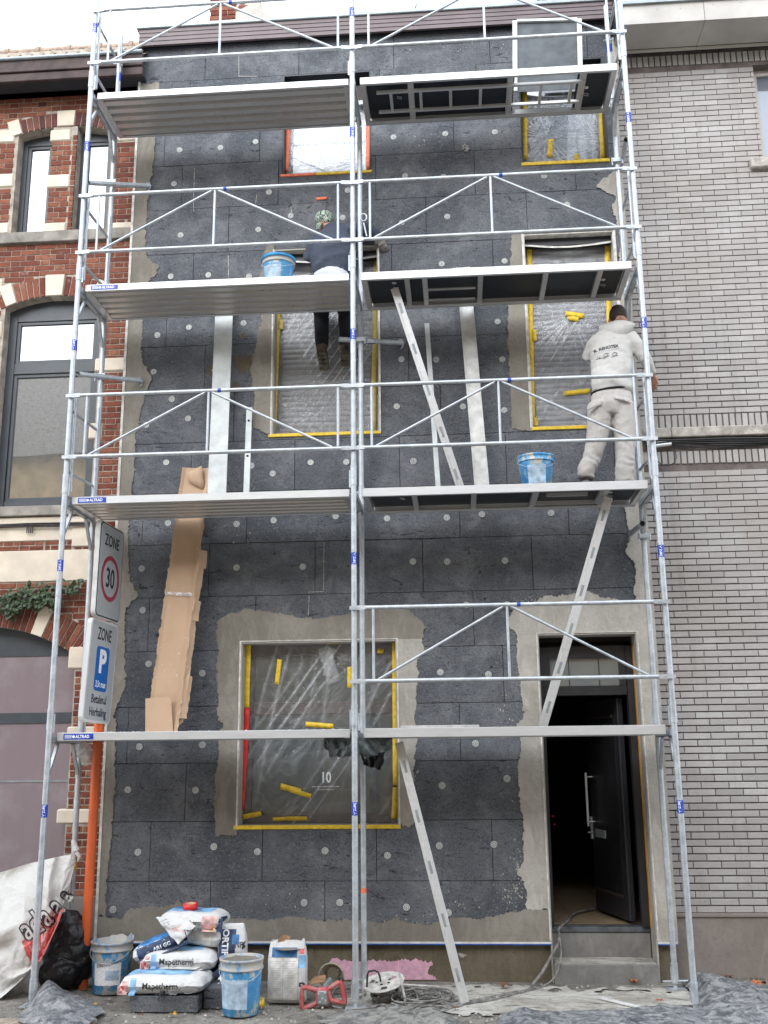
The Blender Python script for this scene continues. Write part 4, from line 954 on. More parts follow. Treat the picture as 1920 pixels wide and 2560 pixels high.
# =================================================================== SCAFFOLD
PX = (0.0, 2.507, 5.023); YI = .704
LV = [2.084 + 2 * k for k in range(4)]
sc = empty('scaffold', (2.5, 0, 0), 'galvanised tube scaffold four lifts high in front of the dark insulated house', 'scaffold')
tubem = MB(); tubem.tube((0, 0, 0), (0, 0, 1.835), .0242, 16); tube_me = tubem.mesh('standard', M['galv'])
colm = MB(); colm.tube((0, 0, 0), (0, 0, .160), .0282, 18); colm.tube((0, 0, .1602), (0, 0, .171), .0292, 18)
colm.box((.024, -.004, -.02), (.040, .004, .13)); colm.tube((.034, 0, .02), (.034, 0, .115), .006, 8); col_me = colm.mesh('sleeve', M['galv'])
stm = MB(); stm.tube((0, 0, -.05), (0, 0, .05), .0252, 16, caps=False); st_me = stm.mesh('sticker', M['blue_sticker'])
def lettering_on_tube(body, size, r, mat, parent, c, vertical=True, flip=1, az=-pi / 2):
    cu = bpy.data.curves.new('lettering', 'FONT'); cu.body = body; cu.size = size; cu.align_x = 'CENTER'; cu.align_y = 'CENTER'; cu.offset = .001
    o = bpy.data.objects.new('lettering', cu); COL.objects.link(o); dg = bpy.context.evaluated_depsgraph_get(); me = bpy.data.meshes.new_from_object(o.evaluated_get(dg)); bpy.data.objects.remove(o)
    for v in me.vertices:
        s_, h = -v.co.y * flip, -v.co.x * flip   # reads downwards
        a = az + s_ / r; v.co = (cos(a) * r, sin(a) * r, h)
    me.materials.clear(); me.materials.append(mat); return me
let_me = lettering_on_tube('Altrad', .036, .0256, M['white_print'], None, None)
let2_me = lettering_on_tube('Altrad', .036, .0256, M['white_print'], None, None, flip=-1)
def put(name, me, parent, loc, rot=None):
    o = bpy.data.objects.new(name, me); COL.objects.link(o); o.parent = parent; o.location = Vector(loc) - wloc(parent)
    if rot: o.rotation_euler = rot
    return o
def standard(x, y, z0, z1, k, sticker=True, az=0):
    o = put('standard', tube_me, sc, (x, y, z0)); o.scale = (1, 1, (z1 - z0) / 1.835)
    if k is not None:
        c = bpy.data.objects.new('sleeve', col_me); COL.objects.link(c); c.parent = o; c.location = (0, 0, (LV[k] - z0) / o.scale.z); c.scale = (1, 1, 1 / o.scale.z); c.rotation_euler = (0, 0, az)
    if sticker is not None and sticker is not False:
        s_ = bpy.data.objects.new('sticker', st_me); COL.objects.link(s_); s_.parent = o; s_.location = (0, 0, (sticker - z0) / o.scale.z); s_.scale = (1, 1, 1 / o.scale.z)
        l_ = bpy.data.objects.new('lettering', let_me if k is None or k % 2 else let2_me); COL.objects.link(l_); l_.parent = o; l_.location = s_.location; l_.scale = s_.scale; l_.rotation_euler = (0, 0, -.35 if x > 3 else .15)
    return o
for i, x in enumerate(PX):
    az = (0, pi, pi)[i]
    for y in (0, YI):
        ztop = 10.2 if y == 0 else (9.22 if i != 1 else 7.98)
        zz = [.19] + [l + .0 for l in LV] + [ztop]
        for k in range(5):
            if zz[k] >= ztop - .1: continue
            z0, z1 = zz[k], min(zz[k + 1], ztop)
            st = None
            if y == 0: st = 1.45 + 2 * k if k < 4 else 8.74
            elif i != 1 and k == 4: st = 8.72
            kk = k if (k < 4 and not (i == 1 and y > 0 and k == 3)) else None
            if kk is not None and y > 0 and k > 1: kk = k
            standard(x, y, z0, z1, kk, st if st else None, az)
        # base jack
        b = MB(); b.tube((x, y, .004), (x, y, .06), .019, 16); b.tube((x, y, .055), (x, y, .190), .0288, 18); b.tube((x, y, .1902), (x, y, .2), .0298, 18); b.box((x - .075, y - .075, .006), (x + .075, y + .075, .014))
        b.box((x + (.022 if i == 0 else -.034), y - .003, .07), (x + (.034 if i == 0 else -.022), y + .003, .17))
        if y > 0: b.tube((x - .10, y, .058), (x + .10, y, .064), .009, 8); b.lathe([(.03, .045), (.034, .06), (.03, .075)], (x, y, 0), 12)
        b.build('base_jack', M['galv'], sc)
# transoms with gussets
for i, x in enumerate(PX):
    for k, L in enumerate(LV):
        m = MB(); z = L - .075
        for dx in (-.022, .022): m.box((x + dx - .002, .024, z - .028), (x + dx + .002, YI - .024, z + .028))
        m.box((x - .024, .024, z - .028), (x + .024, YI - .024, z - .024))
        for y0 in (.05, .17, .30, .42, .54, .64): m.box((x - .021, y0, z - .01), (x + .021, y0 + .016, z + .02))
        m.build('transom', M['galv'], sc)
        for ya_, s_ in ((0, 1), (YI, -1)):
            g = MB(); g.bar((x, ya_ + s_ * .022, L - .36), (x, ya_ + s_ * .19, L - .105), .024, .024, up=(0, 1, 0)); g.build('gusset', M['galv'], sc)
# end guards
for x, dx in ((PX[0], .045), (PX[2], -.045)):
    for k in (1, 2, 3):
        L = LV[k]; m = MB(); e = .036
        m.tube((x, .03, L + .20), (x, YI - .02, L + .24), .0135, 10); m.tube((x, .03, L + .76), (x, YI - .02, L + .79), .0135, 10)
        m.tube((x + dx * .4, YI - .07, L + .02), (x + dx * .4, YI - .07, L + 1.0), .0135, 10); m.tube((x + dx * .6, .05, L + .02), (x + dx * .6, .05, L + .9), .0135, 10)
        m.build('end_guard', M['galv'], sc)
# truss guardrails
BT = [.355, .318, .262, .25]; TT = [.95, .88, .835, .83]
for k in range(4):
    for bay in (0, 1):
        if k == 0 and bay == 0: continue
        x0, x1 = PX[bay] , PX[bay + 1]; zb_, zt_ = LV[k] + BT[k], LV[k] + TT[k]; y = -.035; r = .0145; xm = (x0 + x1) / 2 - .01
        g = empty('guardrail', (xm, y, zb_)); g.parent = sc; g.location = Vector((xm, y, zb_)) - Vector((2.5, 0, 0))
        for nm, z in (('bottom_rail', zb_), ('top_rail', zt_)):
            m = MB(); m.tube((x0 + .09, y, z), (x1 - .09, y, z), .017, 12)
            for xx, s_ in ((x0, 1), (x1, -1)):
                m.add([(xx + s_ * .10, y + a * .016, z + b * .016) for a, b in ((-1, -1), (1, -1), (1, 1), (-1, 1))] + [(xx + s_ * .03, y + a * .005, z + b * .019) for a, b in ((-1, -1), (1, -1), (1, 1), (-1, 1))], [(0, 1, 5, 4), (1, 2, 6, 5), (2, 3, 7, 6), (3, 0, 4, 7), (4, 5, 6, 7), (0, 3, 2, 1)])
                m.box((xx - .034, y - .006 - .0015 * bay, z - .015 - .001 * bay), (xx + .034, y + .004 - .0015 * bay, z + .015 - .001 * bay)); m.tube((xx + s_ * .045, y - .012, z), (xx + s_ * .045, y + .005, z), .008, 8)
            m.build(nm, M['galv'], g)
        for q in ((x0 + .2, xm - .03), (x1 - .18, xm + .03)):
            MB().tube((q[1], y, zt_ - .014), (q[0], y, zb_ + .012), .0115, 10).build('diagonal', M['galv'], g)
        vs_ = [xm, x0 + .16] + ([x1 - .13] if not (k == 0) else [])
        for xv in vs_: MB().tube((xv, y, zb_), (xv, y, zt_), .0115, 10).build('upright', M['galv'], g)
        m = MB(); m.tube((xm + .08, y, zt_), (xm + .11, y, zt_), .0175, 12); m.build('sticker', M['blue_sticker'], g)
# decks
DZ0, DZ1 = -.09, -.02
def deck_sticker(d, x, z, h=.045):
    m = MB().box((x, .0472, z - h / 2), (x + .25, .0485, z + h / 2)); s_ = m.build('sticker', M['blue_sticker'], d)
    text('lettering', 'ALTRAD', .034, M['white_print'], d, frame_m((x + .16, .0470, z - .001), (1, 0, 0), (0, 0, 1)), bold=.001, sx=.9)
    MB().tube((x + .085, .0466, z), (x + .085, .0475, z), .012, 12).build('sticker_dot', M['white_print'], d)
    m = MB(); 
    for dz in (-.012, -.002, .008): m.box((x + .01, .0466, z + dz), (x + .07, .0472, z + dz + .005))
    m.build('sticker_lines', M['white_print'], d)
lift_word = ['first', 'second', 'third', 'top']
def ribbed_deck(k):
    L = LV[k]; x0, x1 = .045, 2.465; za, zb_ = L + DZ0 + .004, L + DZ1
    d = empty('scaffold_deck', (x0, .05, zb_), 'ribbed aluminium deck of the left bay, %s level of the scaffold' % lift_word[k], 'scaffold deck', 'scaffold decks')
    MB().box((x0, .05, za), (x1, .078, zb_)).build('front_beam', M['alu'], d, bevel=.003)
    MB().box((x0, .672, za), (x1, .70, zb_)).build('rear_beam', M['alu'], d, bevel=.003)
    prof = [(.078, L - .029)]
    n = 5; w = (.672 - .078) / n
    for i in range(n):
        y = .078 + i * w; prof += [(y + .020, L - .030), (y + .034, L - .082), (y + w - .022, L - .082), (y + w - .016, L - .030)]
    prof += [(.672, L - .029)]
    vs = [(x, y, z) for x in (x0 + .01, x1 - .01) for y, z in prof]; n = len(prof)
    m = MB(); m.add(vs, [(i, i + 1, n + i + 1, n + i) for i in range(n - 1)]); m.box((x0 + .01, .079, L - .026), (x1 - .01, .671, L - .0205)); m.build('ribbed_plate', M['deckmetal'], d)
    for a in (x0 + .001, x1 - .051): MB().box((a, .079, za - .004), (a + .05, .671, L - .0365)).build('end_beam', M['deckmetal'], d)
    m = MB()
    for a in (x0 - .03, x1 - .02):
        for y in (.10, .64): m.box((a, y, L - .06), (a + .05, y + .03, L - .045))
    m.build('hook', M['galv'], d)
    if k < 3: deck_sticker(d, .10, L - .053)
    return d
def framed_deck(k):
    L = LV[k]; x0, x1 = 2.575, 4.965; za, zb_ = L + DZ0, L + DZ1 + .004
    d = empty('scaffold_deck', (x0, .05, zb_), 'aluminium framed deck of the right bay with dark plywood, %s level of the scaffold' % lift_word[k], 'scaffold deck', 'scaffold decks')
    MB().box((x0, .05, za), (x1, .08, zb_)).build('front_beam', M['alu'], d, bevel=.003)
    m = MB(); m.box((x0, .67, za), (x1, .70, zb_)); m.box((x0, .645, za + .006), (x1, .669, za + .012)); m.build('rear_beam', M['alu'], d)
    for a in (x0, x1 - .05): MB().box((a, .081, za + .004), (a + .05, .644, L - .034)).build('end_beam', M['deckmetal'], d)
    hx = (at(1108, 240, .6).x, at(1256, 240, .6).x) if k == 3 else None
    if hx:
        hx = (4.03, 4.62); spans = [(x0 + .05, hx[0]), (hx[1], x1 - .05)]
    else: spans = [(x0 + .05, x1 - .05)]
    for a, b in spans: MB().box((a, .081, L - .032), (b, .669, L - .020)).build('plywood', M['ply'], d)
    bars = {0: [2.95, 3.6, 4.3], 1: [2.99, 3.50, 4.02, 4.62], 2: [2.96, 3.12, 3.62, 4.20, 4.68], 3: [3.02, 3.96, 4.64]}[k]
    for b in bars:
        w = .045 if k != 3 else .055
        m = MB(); m.box((b, .081, za + .012), (b + w, .644, L - .034)); m.build('cross_beam', M['deckmetal'], d)
    if k in (1, 3):   # hatch frame / folded ladder under the deck
        if k == 3:
            for y in (.17, .47): MB().box((2.72, y, za - .014), (4.66, y + .028, za + .010)).build('ladder_rail', M['alu'], d)
            x = 2.84
            for j in range(7): MB().box((x + j * .285, .199, za - .010), (x + j * .285 + .028, .469, za + .009)).build('ladder_rung', M['deckmetal'], d)
            MB().bar((hx[0] + .01, .655, L - .03), (hx[0] + .01, .64, L + .0), .02, .02).build('hinge', M['galv'], d)
        else:
            m = MB(); 
            for q in ((4.07, .12, 4.60, .14), (4.07, .60, 4.60, .62), (4.05, .12, 4.075, .62), (4.595, .12, 4.62, .62)): m.box((q[0], q[1], za + .018), (q[2], q[3], L - .036))
            m.build('hatch_frame', M['deckmetal'], d)
            MB().box((4.15, .30, za + .02), (4.5, .33, L - .04)).build('hatch_bar', M['deckmetal'], d)
    if k == 2:
        m = MB(); m.box((3.14, .30, za - .002), (3.60, .325, za + .010)); m.box((3.14, .52, za - .002), (3.60, .54, za + .010)); m.build('hatch_bar', M['deckmetal'], d)
    for xx, yy in ((bars[0] - .10, .25), (bars[-1] + .08, .36)):
        m = MB(); m.lathe([(0, -.004), (.020, -.003), (.022, .002), (0, .004)], (xx, yy, L - .036), 14); m.build('lock_disc', M['bead'], d)
        m = MB(); m.path([(xx - .01, yy + .08, L - .038), (xx + .03, yy + .08, L - .05), (xx + .03, yy + .11, L - .05), (xx - .01, yy + .11, L - .038)], .004, 6, closed=True); m.build('latch', M['galv'], d)
    return d
for k in range(4): ribbed_deck(k); framed_deck(k)
# mortar crumbs dried onto the deck edges
random.seed(21); m = MB()
for k in range(3):
    for _ in range(70):
        x = random.choice((random.gauss(.4, .2), random.gauss(2.0, .3), random.uniform(.1, 2.4))); s_ = random.uniform(.003, .010)
        if .06 < x < 2.4: m.lathe([(s_, 0), (s_ * .7, s_ * .5), (0, s_ * .7)], (x, .06 + random.random() * .05, LV[k] - .0205), 6)
tag(m.build('mortar_crumbs', M['mortar'], sc), kind='stuff')
# wall ties
def tie(p0, p1, post, lab=False):
    m = MB(); m.tube(p0, p1, .0242, 14, caps=False); m.tube(Vector(p0) * .999 + Vector(p1) * .001, p1, .020, 12, caps=False)
    t_ = m.build('wall_tie', M['galv'], sc); MB().tube(Vector(p0).lerp(Vector(p1), .03), Vector(p0).lerp(Vector(p1), .032), .0205, 12).build('tie_bore', M['dark_hole'], t_)
    pp = Vector(post); c = MB(); c.lathe([(.026, -.03), (.036, -.028), (.036, .028), (.026, .03)], pp, 14); c.box(pp + Vector((-.045, -.05, -.02)), pp + Vector((.045, -.024, .02))); c.tube(pp + Vector((-.05, -.03, .03)), pp + Vector((-.05, -.03, -.05)), .007, 8); c.tube(pp + Vector((.045, -.045, .02)), pp + Vector((.045, -.045, -.045)), .009, 6)
    c.build('coupler', M['galv'], t_)
    d = (Vector(p1) - Vector(p0)).normalized(); h = MB(); q = Vector(p1) - d * .03
    h.path([q + Vector((0, 0, .03)), q + d * .03 + Vector((0, 0, .035)), q + d * .05 + Vector((0, 0, .01)), q + d * .04 + Vector((0, 0, -.03)), q + d * .02 + Vector((0, 0, -.06))], .007, 6); h.build('eye_bolt', M['galv'], t_)
    return t_
zt1_, zt2_ = 5.42, 7.49
tie(at(170, 808, .45), at(305, 823, .905), (0, YI, 5.42)); tie(at(192, 395, .45), at(322, 402, .905), (0, YI, 7.49))
tm = tie(at(732, 733, .60), at(868, 741, .905), (PX[1], YI, 5.69))
d_ = (at(868, 741, .905) - at(732, 733, .60)).normalized(); c0 = at(785, 736, .73)
def band_on(tube_p, d, r, L, mat, name, parent): return MB().tube(tube_p, tube_p + d * L, r, 14, caps=False).build(name, mat, parent)
band_on(at(790, 736.5, .73), d_, .0252, .10, M['blue_sticker'], 'sticker', tm)
text('lettering', '.FIX', .05, M['white_print'], tm, frame_m(at(800, 737, .702), d_, (0, 0, 1)), bold=.002, sx=.9)
tie(at(1353, 302, .25), at(1341, 360, .92), (PX[2], YI, 7.45)); tie(at(1388, 1131, .25), at(1362, 1153, .91), (PX[2], YI, 3.72))
# couplers left on the posts
for x, z in ((PX[0], 6.75), (PX[2], 8.80), (PX[0], 8.86)):
    c = MB(); pp = Vector((x, YI, z)); c.lathe([(.026, -.014), (.033, -.012), (.033, .012), (.026, .014)], pp, 14); c.tube(pp + Vector((-.05, -.03, 0)), pp + Vector((.05, -.03, .006)), .007, 6); c.build('coupler', M['galv'], sc)
c = MB(); pp = Vector((PX[1] + .02, YI - .05, 6.95)); c.path([pp + Vector((cos(a) * .032 + .02, -.01, sin(a) * .04)) for a in [i * .6 for i in range(11)]], .009, 6, closed=True); c.tube(pp + Vector((.02, 0, -.05)), pp + Vector((.05, 0, -.20)), .008, 8); c.build('hook_clamp', M['galv'], sc)
MB().tube((0, YI, .93), (0, YI, 1.0), .0275, 14).build('tape_wrap', M['tape'], sc)
MB().tube((PX[1], YI, .735), (PX[1], YI, .775), .0255, 14).build('tape_wrap', M['tape_orange'], sc)
# =================================================================== MASKING FILM ON THE WINDOWS
def masking(op, y, foci, mat, label, nu=110, nv=150, amp=.006, bulge=.01, horiz=0.0, seed=1, folds=.55, dirs=()):
    x0, x1, z0, z1 = op; w, h = x1 - x0, z1 - z0; fv = []
    def fn(a, b):
        x, z = x0 + w * a, z0 + h * b; e = min(a, 1 - a, b, 1 - b); edge = min(1, e / .06); d = 0; rd = 0
        for fx, fz, st, fr_, reach in foci:
            dx, dz = x - fx, z - fz; r = sqrt(dx * dx + dz * dz) + 1e-4; an = atan2(dz, dx); f = math.exp(-r / reach) * min(1, r / .05)
            q = sin(an * fr_ + 2.5 * nz(an * 3, r * 1.2, seed, 1)) * .6 + sin(an * fr_ * 2.3 + seed + 2 * nz(r * 3, an * 2, 7)) * .4
            g_ = st * f * max(0, 1 - abs(q)) ** 3.2 * (.25 + 1.3 * max(0, nz(an * 2.2, seed, fx) + .25)); d += g_; rd += g_
        d += .9 * nz(x, z, seed, 3) + .5 * (.5 - abs(nz(x + .1 * nz(x, z, 3, 5), z * .6, seed + 4, 9))) + .35 * (.4 - abs(nz(x, z, seed + 9, 24)))
        for an_, fr_, st, sx_ in dirs:
            uu = x * sin(an_) - z * cos(an_); vv = x * cos(an_) + z * sin(an_); q = sin(uu * fr_ + 3.0 * nz(uu * 2, vv * .7, seed + an_)); g_ = st * max(0, 1 - abs(q)) ** 3 * max(0, .15 + 1.7 * nz(uu * 3.2, vv * .9, seed + sx_)); rd += g_; d += g_
        rd += .25 * max(0, 1 - abs(nz(x + .2 * nz(x, z, 3, 3), z * .8, seed + 4, 8)) * 9) + (.35 * max(0, 1 - e / .05) * (.5 + nz(x, z, 2, 30)))
        fv.append(max(0, min(.75, rd * folds)))
        if horiz: d += horiz * sin(z * 2 * pi / .055) * .25
        return (x, y - edge * (amp * d * 1.6 + bulge * sin(pi * a) * sin(pi * b)), z)
    me = grid_mesh('masking_film', nu, nv, fn, mat); o = link('masking_film', me); at_ = me.attributes.new('fold', 'FLOAT', 'POINT'); at_.data.foreach_set('value', fv)
    return tag(o, label, 'plastic film')
def strip(name, parent, p, q, w, mat, y, th=.0015, n=8, torn=True, curl=.0):
    """tape strip from p to q (sight-line coords) at plane y"""
    a, b = at(p[0], p[1], y), at(q[0], q[1], y); d = (b - a); d.y = 0; L = d.length; d = d.normalized(); nrm = Vector((-d.z, 0, d.x)); vs = []
    for i in range(n + 1):
        t_ = i / n; c = a + d * L * t_; c.y = y
        for s_ in (-1, 1):
            tr_ = (random.uniform(-.006, .006) if torn and i in (0, n) else 0)
            vs.append(c + nrm * s_ * w / 2 * (1 + .06 * nz(i * 1.3, s_, a.x)) + d * tr_ + Vector((0, -curl * (abs(nz(i * .9, s_, a.z, 1))) , 0)))
    m = MB(); m.add(vs + [v + Vector((0, -th, 0)) for v in vs], [])
    n2 = len(vs); f = []
    for i in range(n): f += [(2 * i, 2 * i + 1, 2 * i + 3, 2 * i + 2), (n2 + 2 * i, n2 + 2 * i + 2, n2 + 2 * i + 3, n2 + 2 * i + 1), (2 * i, 2 * i + 2, n2 + 2 * i + 2, n2 + 2 * i), (2 * i + 1, n2 + 2 * i + 1, n2 + 2 * i + 3, 2 * i + 3)]
    f += [(0, n2, n2 + 1, 1), (2 * n, 2 * n + 1, n2 + 2 * n + 1, n2 + 2 * n)]
    m.f += f; m.sm += [True] * len(f)
    return m.build(name, mat, parent)
random.seed(31)
x0, x1, z0, z1 = OP['wg']; yf1 = 1.07
P2 = lambda u, v, y=yf1: (lambda q: (q.x, q.z))(at(u, v, y))
foci = [(*P2(775, 1430), .9, 22, .5), (*P2(700, 1575), .8, 19, .35), (*P2(820, 1405), .8, 18, .25), (*P2(640, 1705), .5, 14, .25)]
fg = masking((x0 + .016, x1 - .016, z0 + .016, z1 - .016), yf1, foci, M['film_clear'], 'clear crinkled plastic film taped over the ground floor window', nu=170, nv=200, amp=.005, bulge=.012, seed=2, folds=.24, dirs=((.95, 30, 1.1, 3), (.70, 44, .6, 8), (1.35, 22, .6, 14)))
yt = yf1 - .012
for p, q, w in (((536, 1385), (532, 1528), .055), ((536, 1383), (565, 1384), .045)): strip('tape_strip', fg, p, q, w, M['tape'], yt, n=14)
strip('tape_strip', fg, (533, 1529), (520, 1752), .06, M['tape_red'], yt + .001, n=14)['label'] = 'red tape down the lower left side'
for p, q, w in (((853, 1384), (855, 1700), .052), ((855, 1698), (851, 1768), .05)): strip('tape_strip', fg, p, q, w, M['tape'], yt + .002, n=14)
for i, (p, q, w) in enumerate((((604, 1425), (598, 1478), .042), ((696, 1386), (735, 1386), .042), ((659, 1564), (721, 1569), .044), ((814, 1406), (829, 1407), .04), ((755, 1440), (755, 1486), .04), ((606, 1698), (650, 1710), .05), ((626, 1706), (672, 1720), .04), ((523, 1765), (563, 1757), .042), ((588, 1770), (622, 1768), .03), ((620, 1768), (664, 1768), .034))):
    strip('tape_strip', fg, p, q, w, M['tape'], yt - .004 - .0016 * i, curl=.0025)
m = MB(); m.box((x0 - .03, F - .012, z0 - .022), (x1 + .012, 1.10, z0 + .012))
tp = m.build('sill_tape', M['tape'], fg, bevel=.004)
strip('film_flap', fg, (700, 1398), (722, 1475), .12, M['film_grey'], yf1 - .03, n=12, curl=.02)
strip('film_flap', fg, (716, 1400), (706, 1460), .08, M['film_grey'], yf1 - .034, n=12, curl=.02)
# first floor
def film1(kx, label, foci_px, mat, amp, horiz):
    x0, x1, z0, z1 = OP[kx]; y = 1.088
    fo = [(*P2(u, v, y), s_, fr_, rc_) for u, v, s_, fr_, rc_ in foci_px]
    return masking((x0 + .016, x1 - .016, z0 + .016, z1 - .02), y, fo, mat, label, amp=amp, horiz=horiz, folds=.30, dirs=((1.0, 40, 1.0, 3), (1.9, 30, .5, 6)), nu=120, nv=190, bulge=.004, seed=5)
fl = film1('l1', 'grey plastic film over the shuttered window behind the seated man', [(700, 700, 1.0, 24, .5), (712, 800, 1.2, 22, .35), (620, 560, .9, 18, .4), (800, 560, 1.0, 26, .35), (640, 720, .6, 20, .4)], M['film_grey'], .005, .0)
fr2 = film1('r1', 'grey plastic film over the shuttered window beside the standing man', [(1238, 682, 1.3, 26, .6), (1250, 845, .4, 14, .3), (1150, 780, .8, 22, .3), (1300, 520, .9, 24, .5), (1160, 915, .6, 16, .3)], M['film_grey'], .005, .0)
yt = 1.076
for p, q in (((606, 545), (591, 932)), ((813, 560), (806, 932))): strip('tape_strip', fl, p, q, .05, M['tape_pale'] if p[0] > 700 else M['tape'], yt, n=16)
for p, q, w in (((612, 539), (636, 538), .045), ((640, 541), (662, 541), .035), ((607, 690), (606, 712), .05), ((710, 780), (708, 800), .02)): strip('tape_strip', fl, p, q, w, M['tape_pale'], yt - .004, n=5)
m = MB(); x0, x1, z0, z1 = OP['l1']; m.box((x0 - .03, F - .012, z0 - .02), (x1 + .01, 1.11, z0 + .012)); m.build('sill_tape', M['tape'], fl, bevel=.004)
for p, q in (((1143, 515), (1150, 918)), ((1311, 515), (1322, 905))): strip('tape_strip', fr2, p, q, .05, M['tape'], yt, n=16)
for p, q, w in (((1148, 520), (1180, 519), .05), ((1285, 519), (1312, 517), .05), ((1222, 677), (1262, 683), .05), ((1226, 686), (1250, 690), .05), ((1154, 712), (1155, 736), .04), ((1218, 850), (1274, 844), .045), ((1155, 902), (1158, 920), .04)): strip('tape_strip', fr2, p, q, w, M['tape'], yt - .004, n=6, curl=.002)
m = MB(); x0, x1, z0, z1 = OP['r1']; m.box((x0 - .004, F - .012, z0 - .022), (x1 + .01, 1.11, z0 + .012)); m.build('sill_tape', M['tape'], fr2, bevel=.004)
# sagging head strip and an added dark box for the shaded gap above it
for kx, fm_ in (('l1', fl), ('r1', fr2)):
    x0, x1, z0, z1 = OP[kx]
    me = grid_mesh('head_strip', 24, 3, lambda a, b: (x0 + .02 + (x1 - x0 - .04) * a, .975 + .03 * b, z1 - .105 - .035 * sin(pi * a) + .035 * b + .003 * nz(a * 5, b * 3)), M['bead']); link('head_strip', me, fm_)
    MB().box((x0 + .016, 1.01, z1 - .09), (x1 - .016, 1.08, z1 - .015)).build('dark_gap_box', M['frame_dark'], house)
# attic
yA = 1.09
x0, x1, z0, z1 = OP['l2']
fa = masking((x0 + .016, x1 - .016, z0 + .016, z1 - .30), yA, [(*P2(640, 300, yA), .6, 18, .5), (*P2(780, 350, yA), .8, 22, .4)], M['film_milky'], 'milky plastic film over the attic window with orange tape', seed=8, amp=.005)
strip('tape_strip', fa, (622, 262), (617, 372), .06, M['tape_orange'], yA - .012, n=12); strip('tape_strip', fa, (797, 240), (796, 368), .05, M['tape_orange'], yA - .012, n=12)
m = MB(); m.box((x0 - .015, F - .012, z0 - .018), (x0 + .35, 1.11, z0 + .010)); m.build('sill_tape', M['tape_orange'], fa, bevel=.004)
m = MB(); m.box((x0 + .352, F - .012, z0 - .018), (x1 + .005, 1.11, z0 + .010)); m.build('sill_tape', M['tape'], fa, bevel=.004)
x0, x1, z0, z1 = OP['r2']
fb = masking((x0 + .016, x1 - .016, z0 + .016, z1 - .30), yA, [(*P2(1185, 300, yA), 1.5, 26, .5), (*P2(1300, 320, yA), 1.0, 24, .5), (*P2(1240, 200, yA), .9, 20, .4)], M['film_milky'], 'milky plastic film over the attic window framed in yellow tape', seed=11, amp=.006)
for p, q in (((1132, 180), (1133, 345)), ((1297, 180), (1303, 345))): strip('tape_strip', fb, p, q, .06, M['tape'], yA - .012, n=14)
for p, q, w in (((1190, 300), (1187, 340), .055), ((1246, 332), (1246, 345), .05), ((1180, 182), (1220, 180), .04), ((1222, 180), (1262, 178), .045), ((1136, 246), (1190, 243), .03)): strip('tape_strip', fb, p, q, w, M['tape'], yA - .016, n=6)
m = MB(); m.box((x0 - .012, F - .014, z0 - .022), (x1 + .005, 1.11, z0 + .014)); m.build('sill_tape', M['tape'], fb, bevel=.004)
strip('orange_flake', house, (683, 430), (706, 428), .03, M['tape_orange'], F - .004, n=5, curl=.01)['label'] = 'orange flake of tape stuck on the board'
# =================================================================== THINGS STANDING ON THE DECKS
def top(k): return LV[k] - .019
def plank(name, a, b, w, th, mat, label, cat, up=(0, 1, 0), holes_=0, grooves=0):
    m = MB(); m.bar(a, b, w, th, up=up); o = m.build(name, mat, None, bevel=.0015)
    tag(o, label, cat); o.location = (0, 0, 0); return o
def mesh_at(o, loc):   # move origin of a world-space mesh to loc
    loc = Vector(loc); o.data.transform(Matrix.Translation(-loc)); o.location = loc; return o
def on(u, v, Y, z=None):
    p = at(u, v, Y)
    if z is not None: p.z = z
    return p
a = on(468, 1068, .66, top(1) + .004); b = at(487, 604, .86); mesh_at(plank('white_board', a, b, .175, .012, M['scuffed_white'], 'tall scuffed white board leaning on the wall behind the left bay decks', 'board'), a)
a = on(532, 1066, .62, top(1) + .004); b = at(539, 881, .86); p_ = plank('levelling_bar', a, b, .055, .022, M['scuffed_white'], 'short white levelling bar standing right of the tall white board', 'straightedge'); mesh_at(p_, a)
m = MB(); d = (b - a)
for t_ in (.12, .5, .86): c = a + d * t_ + Vector((0, -.0135, 0)); m.tube(c, c + Vector((0, .001, 0)), .012, 12)
o = m.build('vial_hole', M['dark_hole'], p_)
a = on(948, 1056, .64, top(1) + .004); b = at(922, 699, .88); mesh_at(plank('narrow_strip', a, b, .045, .018, M['scuffed_white'], 'narrow white strip leaning on the wall, crossed by the slanting aluminium bar', 'strip'), a)
a = on(1043, 1055, .62, top(1) + .004); b = at(1000, 578, .875); wb = plank('white_profile', a, b, .135, .014, M['white_foam'], 'wide white profile leaning on the wall right of the slanting aluminium bar', 'profile'); mesh_at(wb, a)
m = MB(); dd = (b - a).normalized(); sx = dd.cross(Vector((0, 1, 0))).normalized()
for s_ in (-.060, .060): m.bar(a + sx * s_ + Vector((0, -.012, 0)), b + sx * s_ + Vector((0, -.012, 0)), .008, .012, up=(0, 1, 0))
m.build('lip', M['white_foam'], wb)
def alubar(a, b, w, th, label, holes_n=5):
    o = plank('straightedge', a, b, w, th, M['alu'], label, 'straightedge'); dd = (b - a); n = dd.normalized(); sx = n.cross(Vector((0, 1, 0))).normalized(); mesh_at(o, a)
    m = MB(); ny = sx.cross(n)
    if ny.y > 0: ny = -ny
    for i in range(holes_n):
        c = a + dd * ((i + .5) / holes_n); m = MB(); m.bar(c + ny * (th / 2 + .0008) - n * .05, c + ny * (th / 2 + .0008) + n * .05, .0016, .022, up=sx); m.build('grip_slot', M['trim_grey'], o)
    m = MB(); m.bar(a + ny * (th / 2 + .001) + sx * w * .22, b + ny * (th / 2 + .001) + sx * w * .22, .004, .006, up=sx); m.build('groove', M['bead'], o); return o
a = on(1000, 1056, .42, top(1) + .004); b = at(852, 622, .24); b.z = min(b.z, LV[2] - .095); alubar(a, b, .07, .028, 'aluminium straightedge slanting from the second deck up to the deck above, perforated side showing')
